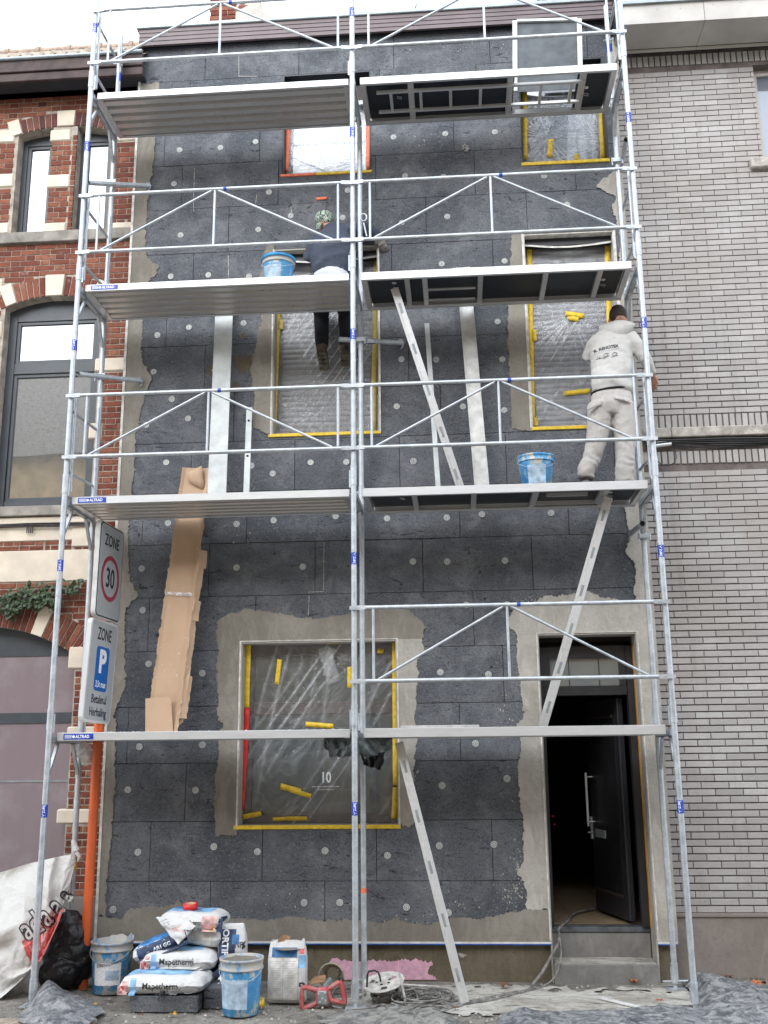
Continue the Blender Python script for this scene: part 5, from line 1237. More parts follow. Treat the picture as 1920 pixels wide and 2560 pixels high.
a = on(1172, 1570, .36, top(0) + .004); b = at(1314, 1073, .30); b.z = min(b.z, LV[1] - .095); alubar(a, b, .075, .03, 'aluminium straightedge slanting past the front door opening up to the second deck', 6)
a = atz(1004, 2166, .02); b = at(862, 1604, .30); b.z = min(b.z, LV[0] - .095); alubar(a, b, .07, .028, 'aluminium straightedge standing on the ground and leaning under the first deck', 5)
a = on(866, 1568, .14, top(0) + .012); b = on(1035, 1566, .14, top(0) + .012); mesh_at(plank('white_offcut', a, b, .05, .022, M['white_foam'], 'white strip lying on the first deck beside the middle posts', 'strip', up=(0, 0, 1)), a)
# thin sheet lying on the right third deck
a = on(852, 592, .12, top(2) + .006); b = on(1030, 586, .12, top(2) + .006)
mesh_at(plank('white_sheet', on(978, 590, .12, top(2) + .006), on(1180, 580, .12, top(2) + .006), .12, .010, M['white_foam'], 'thin white strip lying on the third deck of the right bay', 'strip', up=(0, 0, 1)), a)
# cardboard channel leaning behind the first decks
def cardboard():
    A, B = on(352, 1578, .60, top(0) + .01), at(427, 1012, .85); d = (B - A); n = d.normalized(); sx = n.cross(Vector((0, 1, 0))).normalized(); 
    if sx.x < 0: sx = -sx
    root = empty('cardboard_packaging', tuple(A), 'long torn cardboard strip leaning on the wall between the first and second decks', 'cardboard')
    def prof(t_):   # half widths and folded edge
        w = .145 * (1 - .06 * t_); return w
    def fn(a_, b_):
        w = prof(b_); x = (a_ - .5) * 2 * w; lift = 0
        if a_ > .80: lift = (a_ - .80) / .2 * .05
        if a_ < .10: lift = (.10 - a_) / .1 * .02
        j = .006 * nz(b_ * 5, a_ * 2, 3) + ((.012 * nz(b_ * 60, a_ * 5, 1) + .010 * (1 if nz(b_ * 14, a_ * 7) > .15 else 0)) if a_ in (0, 1) else 0)
        p = A + d * b_ + sx * (x + j) + Vector((0, -.012 - lift + .004 * nz(b_ * 6, a_ * 3, 9) - .010 * abs(((b_ * 5.3) % 1) - .5), 0)); return p
    me = grid_mesh('front_face', 20, 160, fn, M['card'], smooth=False); o = link('front_face', me, root)
    sm_ = o.modifiers.new('thickness', 'SOLIDIFY'); sm_.thickness = .004
    def fn2(a_, b_):
        b2 = .05 + b_ * .62; p = A + d * b2 + sx * (.13 + .045 * a_ + (.015 * nz(b2 * 8, a_, 2) + .006 * nz(b2 * 55, a_, 2) + (.025 if nz(b2 * 5, 3) > 0 else 0)) * a_) + Vector((0, -.055 + .05 * a_ + .006 * nz(b2 * 8, 4), 0)); return p
    o = link('side_flap', grid_mesh('side_flap', 4, 130, fn2, M['card'], smooth=False), root); o.modifiers.new('thickness', 'SOLIDIFY').thickness = .003
    q = [at(u, v, .56) for u, v in ((314, 1576), (314, 1509), (369, 1505), (374, 1580))]; q[0].z = q[3].z = top(0) + .006
    o = link('bottom_flap', grid_mesh('bottom_flap', 3, 3, lambda a_, b_: q[0].lerp(q[3], a_).lerp(q[1].lerp(q[2], a_), b_) + Vector((0, .01 * nz(a_ * 3, b_ * 3, 5), 0)), M['card'], smooth=False), root); o.modifiers.new('thickness', 'SOLIDIFY').thickness = .005
    q = [at(u, v, .60) for u, v in ((372, 1578), (382, 1497), (412, 1445), (395, 1560))]
    o = link('torn_flap', grid_mesh('torn_flap', 3, 5, lambda a_, b_: q[0].lerp(q[3], a_).lerp(q[1].lerp(q[2], a_), b_) + Vector((0, .012 * nz(a_ * 3, b_ * 6, 8), 0)), M['card'], smooth=False), root); o.modifiers.new('thickness', 'SOLIDIFY').thickness = .003
    q = [at(u, v, .80) for u, v in ((408, 1042), (405, 1020), (436, 1006), (444, 1060))]
    o = link('top_flap', grid_mesh('top_flap', 3, 3, lambda a_, b_: q[0].lerp(q[3], a_).lerp(q[1].lerp(q[2], a_), b_) + Vector((0, -.02 * sin(b_ * 3) + .02 * nz(a_ * 3, b_ * 6, 8), 0)), M['card']), root); o.modifiers.new('thickness', 'SOLIDIFY').thickness = .003
    a_, b_ = A + d * .50 + Vector((0, -.03, 0)), 0
    MB().bar(a_ - sx * .14, a_ + sx * .12, .002, .03, up=n).build('packing_tape', M['film_milky'], root)
cardboard()
# framed dark panel standing on the top right deck
zt3 = top(3)
q = {k_: at(u, v, Y) for k_, u, v, Y in (('bl', 1110, 145, .40), ('br', 1251, 140, .40), ('tl', 1112, 46, .52), ('tr', 1251, 42, .52))}
q['bl'].z = q['br'].z = zt3 + .012
rt = empty('framed_panel', tuple(q['bl']), 'dark panel in a pale wooden frame standing on the top deck', 'panel')
MB().bar(q['bl'], q['tl'], .045, .022, up=(0, 1, 0)).build('frame_side', M['scuffed_white'], rt); MB().bar(q['br'], q['tr'], .045, .022, up=(0, 1, 0)).build('frame_side', M['scuffed_white'], rt)
MB().bar(q['tl'] + Vector((.02, -.002, 0)), q['tr'] + Vector((-.02, -.002, 0)), .022, .030, up=(q['tl'] - q['bl'])).build('frame_top', M['scuffed_white'], rt)
pm = MB(); e = Vector((0, .012, 0)); pm.add([q['bl'] + e, q['br'] + e, q['tr'] + e, q['tl'] + e, q['bl'] + e * 1.5, q['br'] + e * 1.5, q['tr'] + e * 1.5, q['tl'] + e * 1.5], [(0, 1, 2, 3), (7, 6, 5, 4), (0, 4, 5, 1), (2, 6, 7, 3), (0, 3, 7, 4), (1, 5, 6, 2)]); pm.build('dark_sheet', simple('dark_slate_sheet', (.055, .066, .075, 1), .5, scale=7, var=.3), rt)
# =================================================================== BUCKETS
def bucket_mat(name, dirt, lo, hi, seed):
    t = NT(name); tc = t.tc(); n1 = t.noise(7, 5, .6, vec=tc, dist=1.2); n2 = t.noise(22, 5, .7, vec=tc, stretch=(1, 1, .5))
    sep = t.n.new('ShaderNodeSeparateXYZ'); t.l.new(tc, sep.inputs[0]); z = sep.outputs[2]
    c = t.mix(t.ramp(n1, [(.35, 0.), (.6, 1.)]), (.03, .20, .46, 1), (.10, .36, .62, 1))
    th = t.math('ADD', n1, t.math('MULTIPLY', n2, .8)); dr = t.ramp(th, [(lo, 0.), (hi, 1.)])
    c = t.mix(dr, c, dirt); t.set(c, .55); t.bump(th, .25, .006); return t.m
M['bk1'] = bucket_mat('splashed_blue_bucket', (.50, .48, .43, 1), .97, 1.08, 0); M['bk2'] = bucket_mat('mortar_crusted_bucket', (.46, .44, .40, 1), .90, 1.02, 0); M['rim_dirty'] = bucket_mat('crusted_bucket_rim', (.40, .38, .34, 1), .66, .9, 0)
M['bk_clean'] = simple('bright_blue_plastic', (.02, .26, .55, 1), .4, scale=6, var=.3)
M['label_pale'] = simple('pale_blue_label', (.42, .55, .68, 1), .5, scale=16, var=.22)
M['wet_mortar'] = render_mat('wet_mortar', (.16, .145, .12, 1), (.23, .21, .175, 1), bs=1.0)
def arc_label(parent, mat, r0, r1, h0, h1, a0, a1, name='label', off=.002, n=14, rag=0.0):
    vs = []
    for j in range(7):
        h = h0 + (h1 - h0) * j / 6; r = r0 + (r1 - r0) * j / 6 + off
        for i in range(n + 1):
            a = radians(a0 + (a1 - a0) * i / n); vs.append((cos(a) * r, sin(a) * r, h + rag * nz(i * .8, j, 3)))
    me = bpy.data.meshes.new(name); me.from_pydata(vs, [], [(j * (n + 1) + i, j * (n + 1) + i + 1, (j + 1) * (n + 1) + i + 1, (j + 1) * (n + 1) + i) for j in range(6) for i in range(n)]); me.materials.append(mat); me.polygons.foreach_set('use_smooth', [True] * (6 * n))
    o = bpy.data.objects.new(name, me); COL.objects.link(o); o.parent = parent; return o
def tube_text(parent, body, size, mat, r, h, az, tilt=0, squeeze=1):
    cu = bpy.data.curves.new('lettering', 'FONT'); cu.body = body; cu.size = size; cu.align_x = 'CENTER'; cu.align_y = 'CENTER'
    o = bpy.data.objects.new('t', cu); COL.objects.link(o); dg = bpy.context.evaluated_depsgraph_get(); me = bpy.data.meshes.new_from_object(o.evaluated_get(dg)); bpy.data.objects.remove(o)
    for v in me.vertices:
        x, y = v.co.x * squeeze, v.co.y; a = az + x / r; v.co = (cos(a) * r, sin(a) * r, h + y + tilt * x)
    me.materials.clear(); me.materials.append(mat); o = bpy.data.objects.new('lettering', me); COL.objects.link(o); o.parent = parent; return o
def bucket(loc, rt_, rb, h, label, body, lid=False, fill=.75, pale=(200, 300), brand=None, rim='rim_dirty', broken=0, rotz=0):
    b = empty('bucket', loc, label, 'bucket'); b.rotation_euler = (0, 0, rotz)
    def add(m_, name, mat):
        o = bpy.data.objects.new(name, m_.mesh(name, mat)); COL.objects.link(o); o.parent = b; return o
    R = lambda z: rb + (rt_ - rb) * z / h
    m = MB(); m.lathe([(rb * .94, 0), (rb, .006), (R(h * .80), h * .80), (R(h * .80) + .001, h * .83)], n=40); m.lathe([(0, .003), (rb * .96, .003)], n=40); add(m, 'bucket_body', M[body])
    m = MB(); t2 = .006; m.lathe([(R(h * .8) - .002, h * .79), (R(h * .80) + .010, h * .80), (R(h * .82) + .011, h * .82), (R(h * .84) + .003, h * .835), (R(h * .96) + .004, h * .95), (R(h) + .008, h * .96), (R(h) + .008, h), (R(h) - .001, h), (R(h * .5) - .004, h * .5)], n=40)
    if broken:
        for i, (x, y, z) in enumerate(m.v):
            a = atan2(y, x)
            if z > h * .93: m.v[i] = (x, y, z + broken * (.035 * max(0, sin(a + .8)) * abs(nz(a * 3, 2)) * 2 - .006))
    add(m, 'rim', M[rim])
    if lid:
        m = MB(); m.lathe([(0, h * 1.0), (rt_ * .9, h * 1.0), (rt_ * .92, h * 1.02), (rt_ + .012, h * 1.02), (rt_ + .014, h * .93), (rt_ + .006, h * .925)], n=40); add(m, 'lid', M['bk_clean'])
        m = MB(); m.lathe([(rt_ * .5, h * 1.03), (rt_ * .8, h * 1.045), (rt_ * .95, h * 1.02)], n=24)
        for i, (x, y, z) in enumerate(m.v): m.v[i] = (x, y, z + .012 * nz(x * 20, y * 20))
        add(m, 'mortar_on_lid', M['mortar'])
    else:
        n = 24; vs = [(0, 0, h * fill + .01)]
        for j in range(1, 6):
            for i in range(n): a = 2 * pi * i / n; r = (R(h * fill) - .006) * j / 5; vs.append((cos(a) * r, sin(a) * r, h * fill + .014 * nz(cos(a) * j, sin(a) * j, 4) + (.01 if j == 5 else 0)))
        fs = [(0, 1 + i, 1 + (i + 1) % n) for i in range(n)] + [(1 + j * n + i, 1 + (j + 1) * n + i, 1 + (j + 1) * n + (i + 1) % n, 1 + j * n + (i + 1) % n) for j in range(4) for i in range(n)]
        mm_ = MB(); mm_.add(vs, fs, True); add(mm_, 'mortar_fill', M['wet_mortar'])
    m = MB()
    hz_ = h * .86; pts = []
    for i in range(15):
        a = pi * i / 14; pts.append((cos(a) * (R(hz_) + .012), -sin(a) * (R(hz_) + .02), hz_ - .10 * sin(a)))
    m.path(pts, .0028, 6); add(m, 'handle', M['galv'])
    if pale: arc_label(b, M['label_pale'], R(h * .14), R(h * .66), h * .14, h * .66, pale[0], pale[1], rag=.006)
    if brand:
        arc_label(b, M['white_print'], R(h * .2), R(h * .60), h * .18, h * .60, 232, 318, name='label', off=.0035, rag=.012)
        tube_text(b, brand, .048, M['black_print'], R(h * .62) + .0055, h * .60, radians(278), .18, .9)
        arc_label(b, M['label_pale'], R(h * .3), R(h * .48), h * .28, h * .46, 272, 312, name='label', off=.005)
    return b
def scale_at(p): return FPX / KD / ((Vector(p) - CC) @ CR.col[1])
pb = atz(227, 2151, 0); pb.z = .006; bucket(tuple(pb + Vector((0, .12, 0))), .165, .140, .40, 'blue bucket with a white brand label, left of the mortar sacks', 'bk2', fill=.82, pale=None, brand='Elastocolor', broken=1.4)
pb = atz(511, 2203, 0); pb.z = .010; bucket(tuple(pb + Vector((0, .14, 0))), .158, .132, .39, 'blue bucket full of wet mortar in front of the upright sacks', 'bk1', fill=.93, pale=(205, 300))
bucket(tuple(on(601, 604, .33, top(2))), .150, .125, .30, 'blue bucket with a bright blue lid on the third deck beside the seated man', 'bk1', lid=True, pale=(215, 290))
bucket(tuple(on(1160, 1054, .33, top(1))), .155, .128, .315, 'mortar-splashed bucket with a ragged blue rim at the feet of the standing man', 'bk2', fill=.8, pale=(235, 300), rim='bk1', broken=1.0)
# =================================================================== TRAFFIC SIGN
M['sign_grey'] = simple('retroreflective_face', (.40, .42, .43, 1), .35, scale=2, var=.04)
M['sign_white'] = simple('white_sign_face', (.62, .63, .63, 1), .35, scale=2, var=.04)
M['sign_edge'] = simple('sign_edge', (.62, .62, .60, 1), .5)
M['sign_blue'] = simple('sign_blue', (.015, .12, .42, 1), .35, scale=3, var=.06)
M['sign_red'] = simple('sign_red', (.36, .035, .07, 1), .35, scale=3, var=.06)
M['orange_pole'] = simple('orange_pole_paint', srgb(205, 92, 42), .5, scale=4, var=.12)
pbot, ptop = at(181, 2100, .62), at(213, 1572, .62); pbot.z = 0
up_ = (ptop - pbot).normalized()
sg = empty('traffic_sign', tuple(pbot), 'orange sign post with a 30 zone plate above a paid parking plate', 'traffic sign')
MB().tube(pbot, pbot + up_ * 3.95, .040, 20).build('post', M['orange_pole'], sg)
def rrect(w, h, r, n=6):
    out = []
    for cx, cy, a0 in ((w / 2 - r, h / 2 - r, 0), (-w / 2 + r, h / 2 - r, 90), (-w / 2 + r, -h / 2 + r, 180), (w / 2 - r, -h / 2 + r, 270)):
        out += [(cx + r * cos(radians(a0 + 90 * i / n)), cy + r * sin(radians(a0 + 90 * i / n))) for i in range(n + 1)]
    return out
def plate(poly, d0, d1, mat, name, parent, mtx):
    n = len(poly); vs = [mtx @ Vector((x, y, d)) for d in (d0, d1) for x, y in poly]
    m = MB(); m.add(vs, [tuple(reversed(range(n))), tuple(range(n, 2 * n))] + [(i, (i + 1) % n, n + (i + 1) % n, n + i) for i in range(n)]); return m.build(name, mat, parent)
def ring(r0, r1, d0, d1, mat, name, parent, mtx, c=(0, 0), n=40):
    vs = []
    for r in (r0, r1):
        for d in (d0, d1): vs += [mtx @ Vector((c[0] + r * cos(2 * pi * i / n), c[1] + r * sin(2 * pi * i / n), d)) for i in range(n)]
    m = MB(); m.add(vs, [(a * n + i, a * n + (i + 1) % n, b_ * n + (i + 1) % n, b_ * n + i) for a, b_ in ((1, 3), (3, 2), (2, 0), (0, 1)) for i in range(n)]); return m.build(name, mat, parent)
def sgm(cx, cy, cz, yaw, pitch, roll): return Matrix.Translation((cx, cy, cz)) @ (_rot(yaw, pitch, roll) @ Matrix(((1, 0, 0), (0, 0, -1), (0, 1, 0)))).to_4x4()
T1 = sgm(.263, .5, 3.474, 1.517, .007, .01); w1_, h1_ = .536, .84
p1 = plate(rrect(w1_ + .012, h1_ + .012, .05), -.045, -.004, M['sign_edge'], 'zone_plate', sg, T1)
plate(rrect(w1_ - .004, h1_ - .004, .048), -.0038, -.002, M['black_print'], 'border', p1, T1); plate(rrect(w1_ - .026, h1_ - .026, .040), -.0019, 0, M['sign_grey'], 'face', p1, T1)
ring(.165, .205, .0003, .0018, M['sign_red'], 'red_ring', p1, T1, (0, -.06))
text('numeral', '30', .245, M['black_print'], p1, T1 @ Matrix.Translation((0, -.065, .001)), bold=.004, sx=.80)
text('lettering', 'ZONE', .145, M['black_print'], p1, T1 @ Matrix.Translation((0, .27, .001)), bold=.002, sx=.82)
T2_ = sgm(.228, .5, 2.595, 1.441, .025, .04); w2_, h2_ = .497, .874
p2 = plate(rrect(w2_ + .010, h2_ + .010, .05), -.045, -.003, M['sign_white'], 'parking_plate', sg, T2_)
plate(rrect(w2_ - .03, h2_ - .03, .040), -.0028, 0, M['sign_grey'], 'face', p2, T2_)
bl = [(x, y + .02) for x, y in rrect(.24, .385, .035)]; plate(bl, .0004, .0016, M['sign_blue'], 'blue_field', p2, T2_)
text('letter', 'P', .27, M['white_print'], p2, T2_ @ Matrix.Translation((.0, .075, .0024)), bold=.012, sx=.9)
text('lettering', '3,5t max', .078, M['white_print'], p2, T2_ @ Matrix.Translation((0, -.115, .0024)), bold=.0008, sx=.70)
text('lettering', 'ZONE', .150, M['black_print'], p2, T2_ @ Matrix.Translation((0, .315, .001)), bold=.002, sx=.62)
text('lettering', 'Betalend', .105, M['black_print'], p2, T2_ @ Matrix.Translation((0, -.245, .001)), bold=.0012, sx=.76)
text('lettering', 'Herhaling', .105, M['black_print'], p2, T2_ @ Matrix.Translation((0, -.355, .001)), bold=.0012, sx=.76)
m = MB()
for z in (3.2, 3.75, 2.35, 2.85): c = pbot + up_ * z; m.box((c.x - .05, c.y - .05, z - .015), (c.x + .05, c.y + .05, z + .015))
m.build('clamp', M['galv'], sg)
# =================================================================== PEOPLE
M['skin'] = simple('skin', (.42, .22, .15, 1), .55, scale=14, var=.12)
M['hair'] = simple('short_dark_hair', (.040, .027, .022, 1), .8, scale=90, var=.5, bump=.6, bscale=220)
def cloth(name, a, b_, stain=None, sc_=3.0, bs=.25):
    t = NT(name); n = t.noise(sc_, 5, .6, dist=.5); c = t.mix(t.ramp(n, [(.35, 0.), (.65, 1.)]), a, b_)
    if stain: c = t.mix(t.ramp(t.noise(9, 6, .7), [(.55, 0.), (.72, .8)]), c, stain)
    t.set(c, .9, spec=.15); t.bump(t.noise(420, 2), bs, .002); return t.m
M['hoodie'] = cloth('off_white_hoodie', (.41, .40, .385, 1), (.48, .47, .455, 1), (.34, .32, .29, 1))
M['trousers'] = cloth('dusty_white_work_trousers', (.39, .365, .345, 1), (.46, .44, .42, 1), (.30, .265, .24, 1), 4)
M['navy'] = cloth('dark_grey_sweater', (.048, .057, .080, 1), (.066, .077, .104, 1))
M['black_cloth'] = cloth('black_trousers', (.010, .011, .014, 1), (.020, .021, .026, 1))
M['shirt'] = cloth('white_undershirt', (.58, .60, .66, 1), (.66, .68, .73, 1))
M['boot'] = simple('muddy_boot', (.075, .06, .045, 1), .85, scale=22, var=.45, bump=.6)
M['sole'] = simple('boot_sole', (.12, .10, .08, 1), .85, scale=22, var=.4, bump=.6)
M['shoe'] = simple('dusty_sneaker', (.20, .18, .16, 1), .8, scale=40, var=.5)
def solid(name, chains, mat, parent, vox=.011, smooth=4, fold=None):
    """one continuous skin grown round the given limb chains: each a list of (point, rx, ry, across) cross-sections"""
    m = MB()
    for ch in chains:
        if ch[0] == 'ball':
            _, c, r3 = ch; n = 16; vs = []
            for j in range(1, 10):
                th = pi * j / 10
                for i in range(n): ph = 2 * pi * i / n; vs.append(Vector(c) + Vector((r3[0] * sin(th) * cos(ph), r3[1] * sin(th) * sin(ph), r3[2] * cos(th))))
            vs += [Vector(c) + Vector((0, 0, r3[2])), Vector(c) - Vector((0, 0, r3[2]))]; q = 9 * n
            m.add(vs, [(j * n + i, (j + 1) * n + i, (j + 1) * n + (i + 1) % n, j * n + (i + 1) % n) for j in range(8) for i in range(n)] + [(q, i, (i + 1) % n) for i in range(n)] + [(q + 1, 8 * n + (i + 1) % n, 8 * n + i) for i in range(n)]); continue
        n = 18; rings = []; k = len(ch)
        pts = [Vector(c[0]) for c in ch]
        for i, c in enumerate(ch):
            tdir = (pts[min(i + 1, k - 1)] - pts[max(i - 1, 0)]).normalized(); ac = Vector(c[3]) if len(c) > 3 else Vector((1, 0, 0))
            ac = (ac - tdir * ac.dot(tdir))
            if ac.length < .05: ac = tdir.orthogonal()
            ac.normalize(); bc = tdir.cross(ac); rings.append([pts[i] + ac * cos(2 * pi * j / n) * c[1] + bc * sin(2 * pi * j / n) * c[2] for j in range(n)])
        vs = [v for R in rings for v in R]
        m.add(vs, [(i * n + j, i * n + (j + 1) % n, (i + 1) * n + (j + 1) % n, (i + 1) * n + j) for i in range(k - 1) for j in range(n)] + [tuple(reversed(range(n))), tuple((k - 1) * n + j for j in range(n))])
    me = m.mesh(name, mat); o = link(name, me); bm = bmesh.new(); bm.from_mesh(me); bmesh.ops.triangulate(bm, faces=[f for f in bm.faces if len(f.verts) > 4]); bmesh.ops.recalc_face_normals(bm, faces=bm.faces); bm.to_mesh(me); bm.free()
    r = o.modifiers.new('r', 'REMESH'); r.mode = 'VOXEL'; r.voxel_size = vox
    if smooth: s_ = o.modifiers.new('s', 'SMOOTH'); s_.factor = .5; s_.iterations = smooth
    me2 = bpy.data.meshes.new_from_object(o.evaluated_get(bpy.context.evaluated_depsgraph_get())); bpy.data.objects.remove(o)
    me2.name = name; me2.polygons.foreach_set('use_smooth', [True] * len(me2.polygons))
    if fold:
        ns = [v.normal.copy() for v in me2.vertices]
        for v, n_ in zip(me2.vertices, ns): v.co = v.co + n_ * fold(v.co, n_)
    me2.materials.clear(); me2.materials.append(mat); me2.update()
    return link(name, me2, parent)
def hand(P, d, up, side, curl, size=1.0):
    """chains for a hand: wrist P, pointing d, back of hand up, thumb towards side"""
    d, up, side = Vector(d).normalized(), Vector(up).normalized(), Vector(side).normalized(); s_ = size; ch = []
    ch.append([(P, .026 * s_, .019 * s_, side), (P + d * .04 * s_, .036 * s_, .016 * s_, side), (P + d * .085 * s_, .040 * s_, .014 * s_, side)])
    for i, (off, ln) in enumerate(((.028, .070), (.010, .078), (-.009, .072), (-.027, .056))):
        b = P + d * .082 * s_ + side * off * s_; pts = [b]; dd = d.copy()
        for k, f in enumerate((.42, .32, .26)):
            dd = (dd * cos(curl * (.7 + .3 * k)) - up * sin(curl * (.7 + .3 * k))).normalized(); u2 = up; pts.append(pts[-1] + dd * ln * f * s_)
            up_local = None
        ch.append([(p, .0095 * s_, .0095 * s_, side) for p in pts])
    b = P + d * .03 * s_ + side * .026 * s_; ch.append([(b, .013 * s_, .012 * s_, up), (b + (side * .8 + d * .6 - up * .2) * .035 * s_, .011 * s_, .011 * s_, up), (b + (side * .8 + d * 1.4 - up * .8) * .045 * s_, .009 * s_, .009 * s_, up)])
    return ch
def crz(x, y, s, seed):
    d, _ = noise.voronoi(Vector((x * s + .5 * nz(x * s, y * s, seed), y * s, seed * 3.7))); return d[1] - d[0]
# ---- standing man in off-white overalls on the second deck
W2 = lambda u, v, Y: at(1192.4 + u / 5.12, 639.4 + v / 5.12, Y)
zf = top(1); hipL, hipR = W2(545, 1230, .36), W2(785, 1230, .36); kneeL, kneeR = W2(490, 1620, .33), W2(812, 1640, .33); ankL, ankR = W2(378, 2005, .33), W2(800, 2020, .33)
ankL.z = max(ankL.z, zf + .09); ankR.z = max(ankR.z, zf + .09)
pel = W2(662, 1180, .37); waist = W2(665, 1000, .38); chest = W2(655, 700, .42); shl = W2(500, 480, .46); shr = W2(860, 440, .45); neck = W2(715, 370, .48); head = W2(730, 245, .53)
elbL = W2(405, 660, .50); hanL = W2(560, 700, .72); elbR = W2(1020, 680, .42); wriR = W2(1120, 880, .50)
base = Vector((pel.x, pel.y, zf))
man = empty('person', tuple(base), 'man in off white hoodie and work trousers standing on the second deck, seen from behind', 'person')
X_ = (1, 0, 0)
hd = (Vector((.02, .35, 1))).normalized()
body = [[(pel, .13, .09), (waist, .12, .085), (chest, .15, .10), (shl.lerp(shr, .5) + Vector((0, 0, -.02)), .15, .08), (neck, .055, .06), (head - Vector((.005, .01, .07)), .052, .058)],
        ('ball', head, (.076, .098, .115)), ('ball', head + Vector((.01, .05, -.055)), (.058, .060, .062)), ('ball', head + Vector((.03, .105, -.02)), (.014, .02, .02)), ('ball', head + Vector((.079, .015, -.018)), (.010, .020, .032)), ('ball', head + Vector((-.077, .02, -.018)), (.010, .020, .032)),
        [(hipL, .085, .085), (kneeL, .055, .06), (ankL, .038, .042)], [(hipR, .085, .085), (kneeR, .055, .06), (ankR, .038, .042)],
        [(shl, .055, .055), (elbL, .040, .040), (hanL, .027, .027)], [(shr, .055, .055), (elbR, .040, .040), (wriR, .027, .027)]]
dr = (wriR - elbR).normalized(); body += hand(wriR + dr * .005, dr + Vector((-.25, .35, 0)), Vector((.6, -.7, .2)), Vector((-.5, -.3, .4)), .85, 1.0)
dl_ = (hanL - elbL).normalized(); body += hand(hanL, dl_, Vector((0, -.3, 1)), Vector((1, 0, 0)), .6, 1.0)
solid('body', body, M['skin'], man, vox=.0068, smooth=3)
# hair: cap over the back of the skull
def hairfold(c, n): return .0015 * nz(c.x, c.y, c.z, 160)
solid('hair', [('ball', head + Vector((0, -.004, .022)), (.081, .100, .104)), ('ball', head + Vector((-.004, -.030, -.012)), (.070, .064, .062))], M['hair'], man, vox=.007, smooth=2, fold=hairfold)
def hfold(c, n):
    z = (c.z - waist.z); f = 0
    f += .010 * sin(34 * z + 5 * (c.x - waist.x) + 3.5 * nz(c.x, c.y, c.z, 5)) * max(0, 1 - abs(z - .02) / .20)
    f += .012 * (.45 - crz(c.x + c.y * .6, c.z * 1.5 + c.x * .4, 6, 3)) * .75 + .005 * (.4 - crz(c.x - c.y, c.z * 1.3, 17, 5))
    return f - .003
sp_ = shl.lerp(shr, .5)
hem = W2(662, 1075, .375)
jack = [[(hem, .180, .118), (W2(662, 1000, .375), .190, .128), (W2(662, 860, .385), .180, .125), (chest, .190, .128), (W2(660, 560, .44), .192, .120), (sp_ + Vector((0, 0, -.005)), .165, .095), (neck + Vector((0, -.01, -.02)), .088, .078), (neck + Vector((0, .0, .02)), .068, .068)],
        [(shl + Vector((.02, 0, -.01)), .078, .075), (shl.lerp(elbL, .5), .070, .068), (elbL, .062, .060), (hanL.lerp(elbL, .45), .052, .05), (hanL.lerp(elbL, .12), .044, .042)],
        [(shr + Vector((-.02, 0, -.01)), .082, .076), (shr.lerp(elbR, .5), .070, .068), (elbR, .060, .058), (elbR.lerp(wriR, .5), .052, .05), (elbR.lerp(wriR, .92), .040, .04)]]
solid('hoodie', jack, M['hoodie'], man, vox=.0105, smooth=4, fold=hfold)
# hood lying on the back
hc = W2(680, 430, .41)
def fnh(a, b):
    ang = (a - .5) * 2.3; r = .175 * (1 - .12 * b); x = sin(ang) * r - .02 * b; drop = -.02 - .215 * b * cos(ang * .95) ** 1.5; y = -.055 - .085 * sin(pi * min(1, .25 + b * .72)) * cos(ang * .8)
    return neck + Vector((x, y + .02 + .06 * abs(sin(ang)) ** 2, .045 + drop + .012 * sin(ang * 2) + .006 * nz(a * 5, b * 5)))
o = link('hood', grid_mesh('hood', 30, 20, fnh, M['hoodie']), man); o.modifiers.new('t', 'SOLIDIFY').thickness = .010
def fnh2(a, b):
    ang = (a - .5) * 2.5; p = fnh(a, .0); q = neck + Vector((sin(ang) * .085, -.06 + .07 * abs(sin(ang)) ** 2, .05)); return p.lerp(q, b) + Vector((0, 0, .018 * sin(pi * b)))
o = link('hood_rim', grid_mesh('hood_rim', 26, 6, fnh2, M['hoodie']), man)
pel_x = pel.x
def tfold(c, n):
    leg = c.z - zf; f = .0038 * sin(62 * leg + 26 * (c.x - ankL.x if c.x < pel_x else c.x - ankR.x) + 9 * nz(c.x, c.y, c.z, 7)) * max(0, min(1, 1.4 - leg / .42)) + .007 * (.45 - crz(c.x + c.y * .5, c.z * 1.3, 8.5, 8)) + .005 * (.4 - crz(c.x - c.y, c.z * 1.7, 18, 2))
    return f
cr_ = W2(662, 1330, .36)
tr_ = [[(W2(662, 1045, .375), .165, .108), (W2(662, 1130, .37), .178, .118), (W2(662, 1230, .365), .186, .122), (cr_, .170, .105)],
       [(hipL + Vector((-.012, 0, .02)), .104, .110), (W2(520, 1420, .34), .104, .106), (kneeL, .088, .088), (W2(440, 1800, .33), .078, .080), (ankL + Vector((0, 0, .05)), .074, .078), (ankL + Vector((-.002, 0, -.012)), .070, .074)],
       [(hipR + Vector((.005, 0, .02)), .104, .110), (W2(805, 1420, .34), .102, .106), (kneeR, .086, .088), (W2(808, 1830, .33), .078, .080), (ankR + Vector((0, 0, .05)), .080, .080), (ankR + Vector((0, 0, -.035)), .074, .078)]]
solid('trousers', tr_, M['trousers'], man, vox=.0105, smooth=3, fold=tfold)
m = MB(); bz = W2(662, 1062, .375); m.path([bz + Vector((cos(a) * .178, sin(a) * .120, .012 * cos(a))) for a in [2 * pi * i / 30 for i in range(30)]], .009, 8, closed=True); m.build('belt', M['black_cloth'], man)
for u, v in ((470, 1190), (775, 1115)):
    c = W2(u, v, .23); x0_ = -.06; me = grid_mesh('pocket_flap', 8, 3, lambda a, b: c + Vector(((a - .5) * .13, .012 * abs(a - .5) * 4 - .002 - .008 * b, (a - .5) * (.05 if u < 600 else -.045) - b * .035)), M['trousers'])
    o = link('pocket_flap', me, man); o.modifiers.new('t', 'SOLIDIFY').thickness = .006
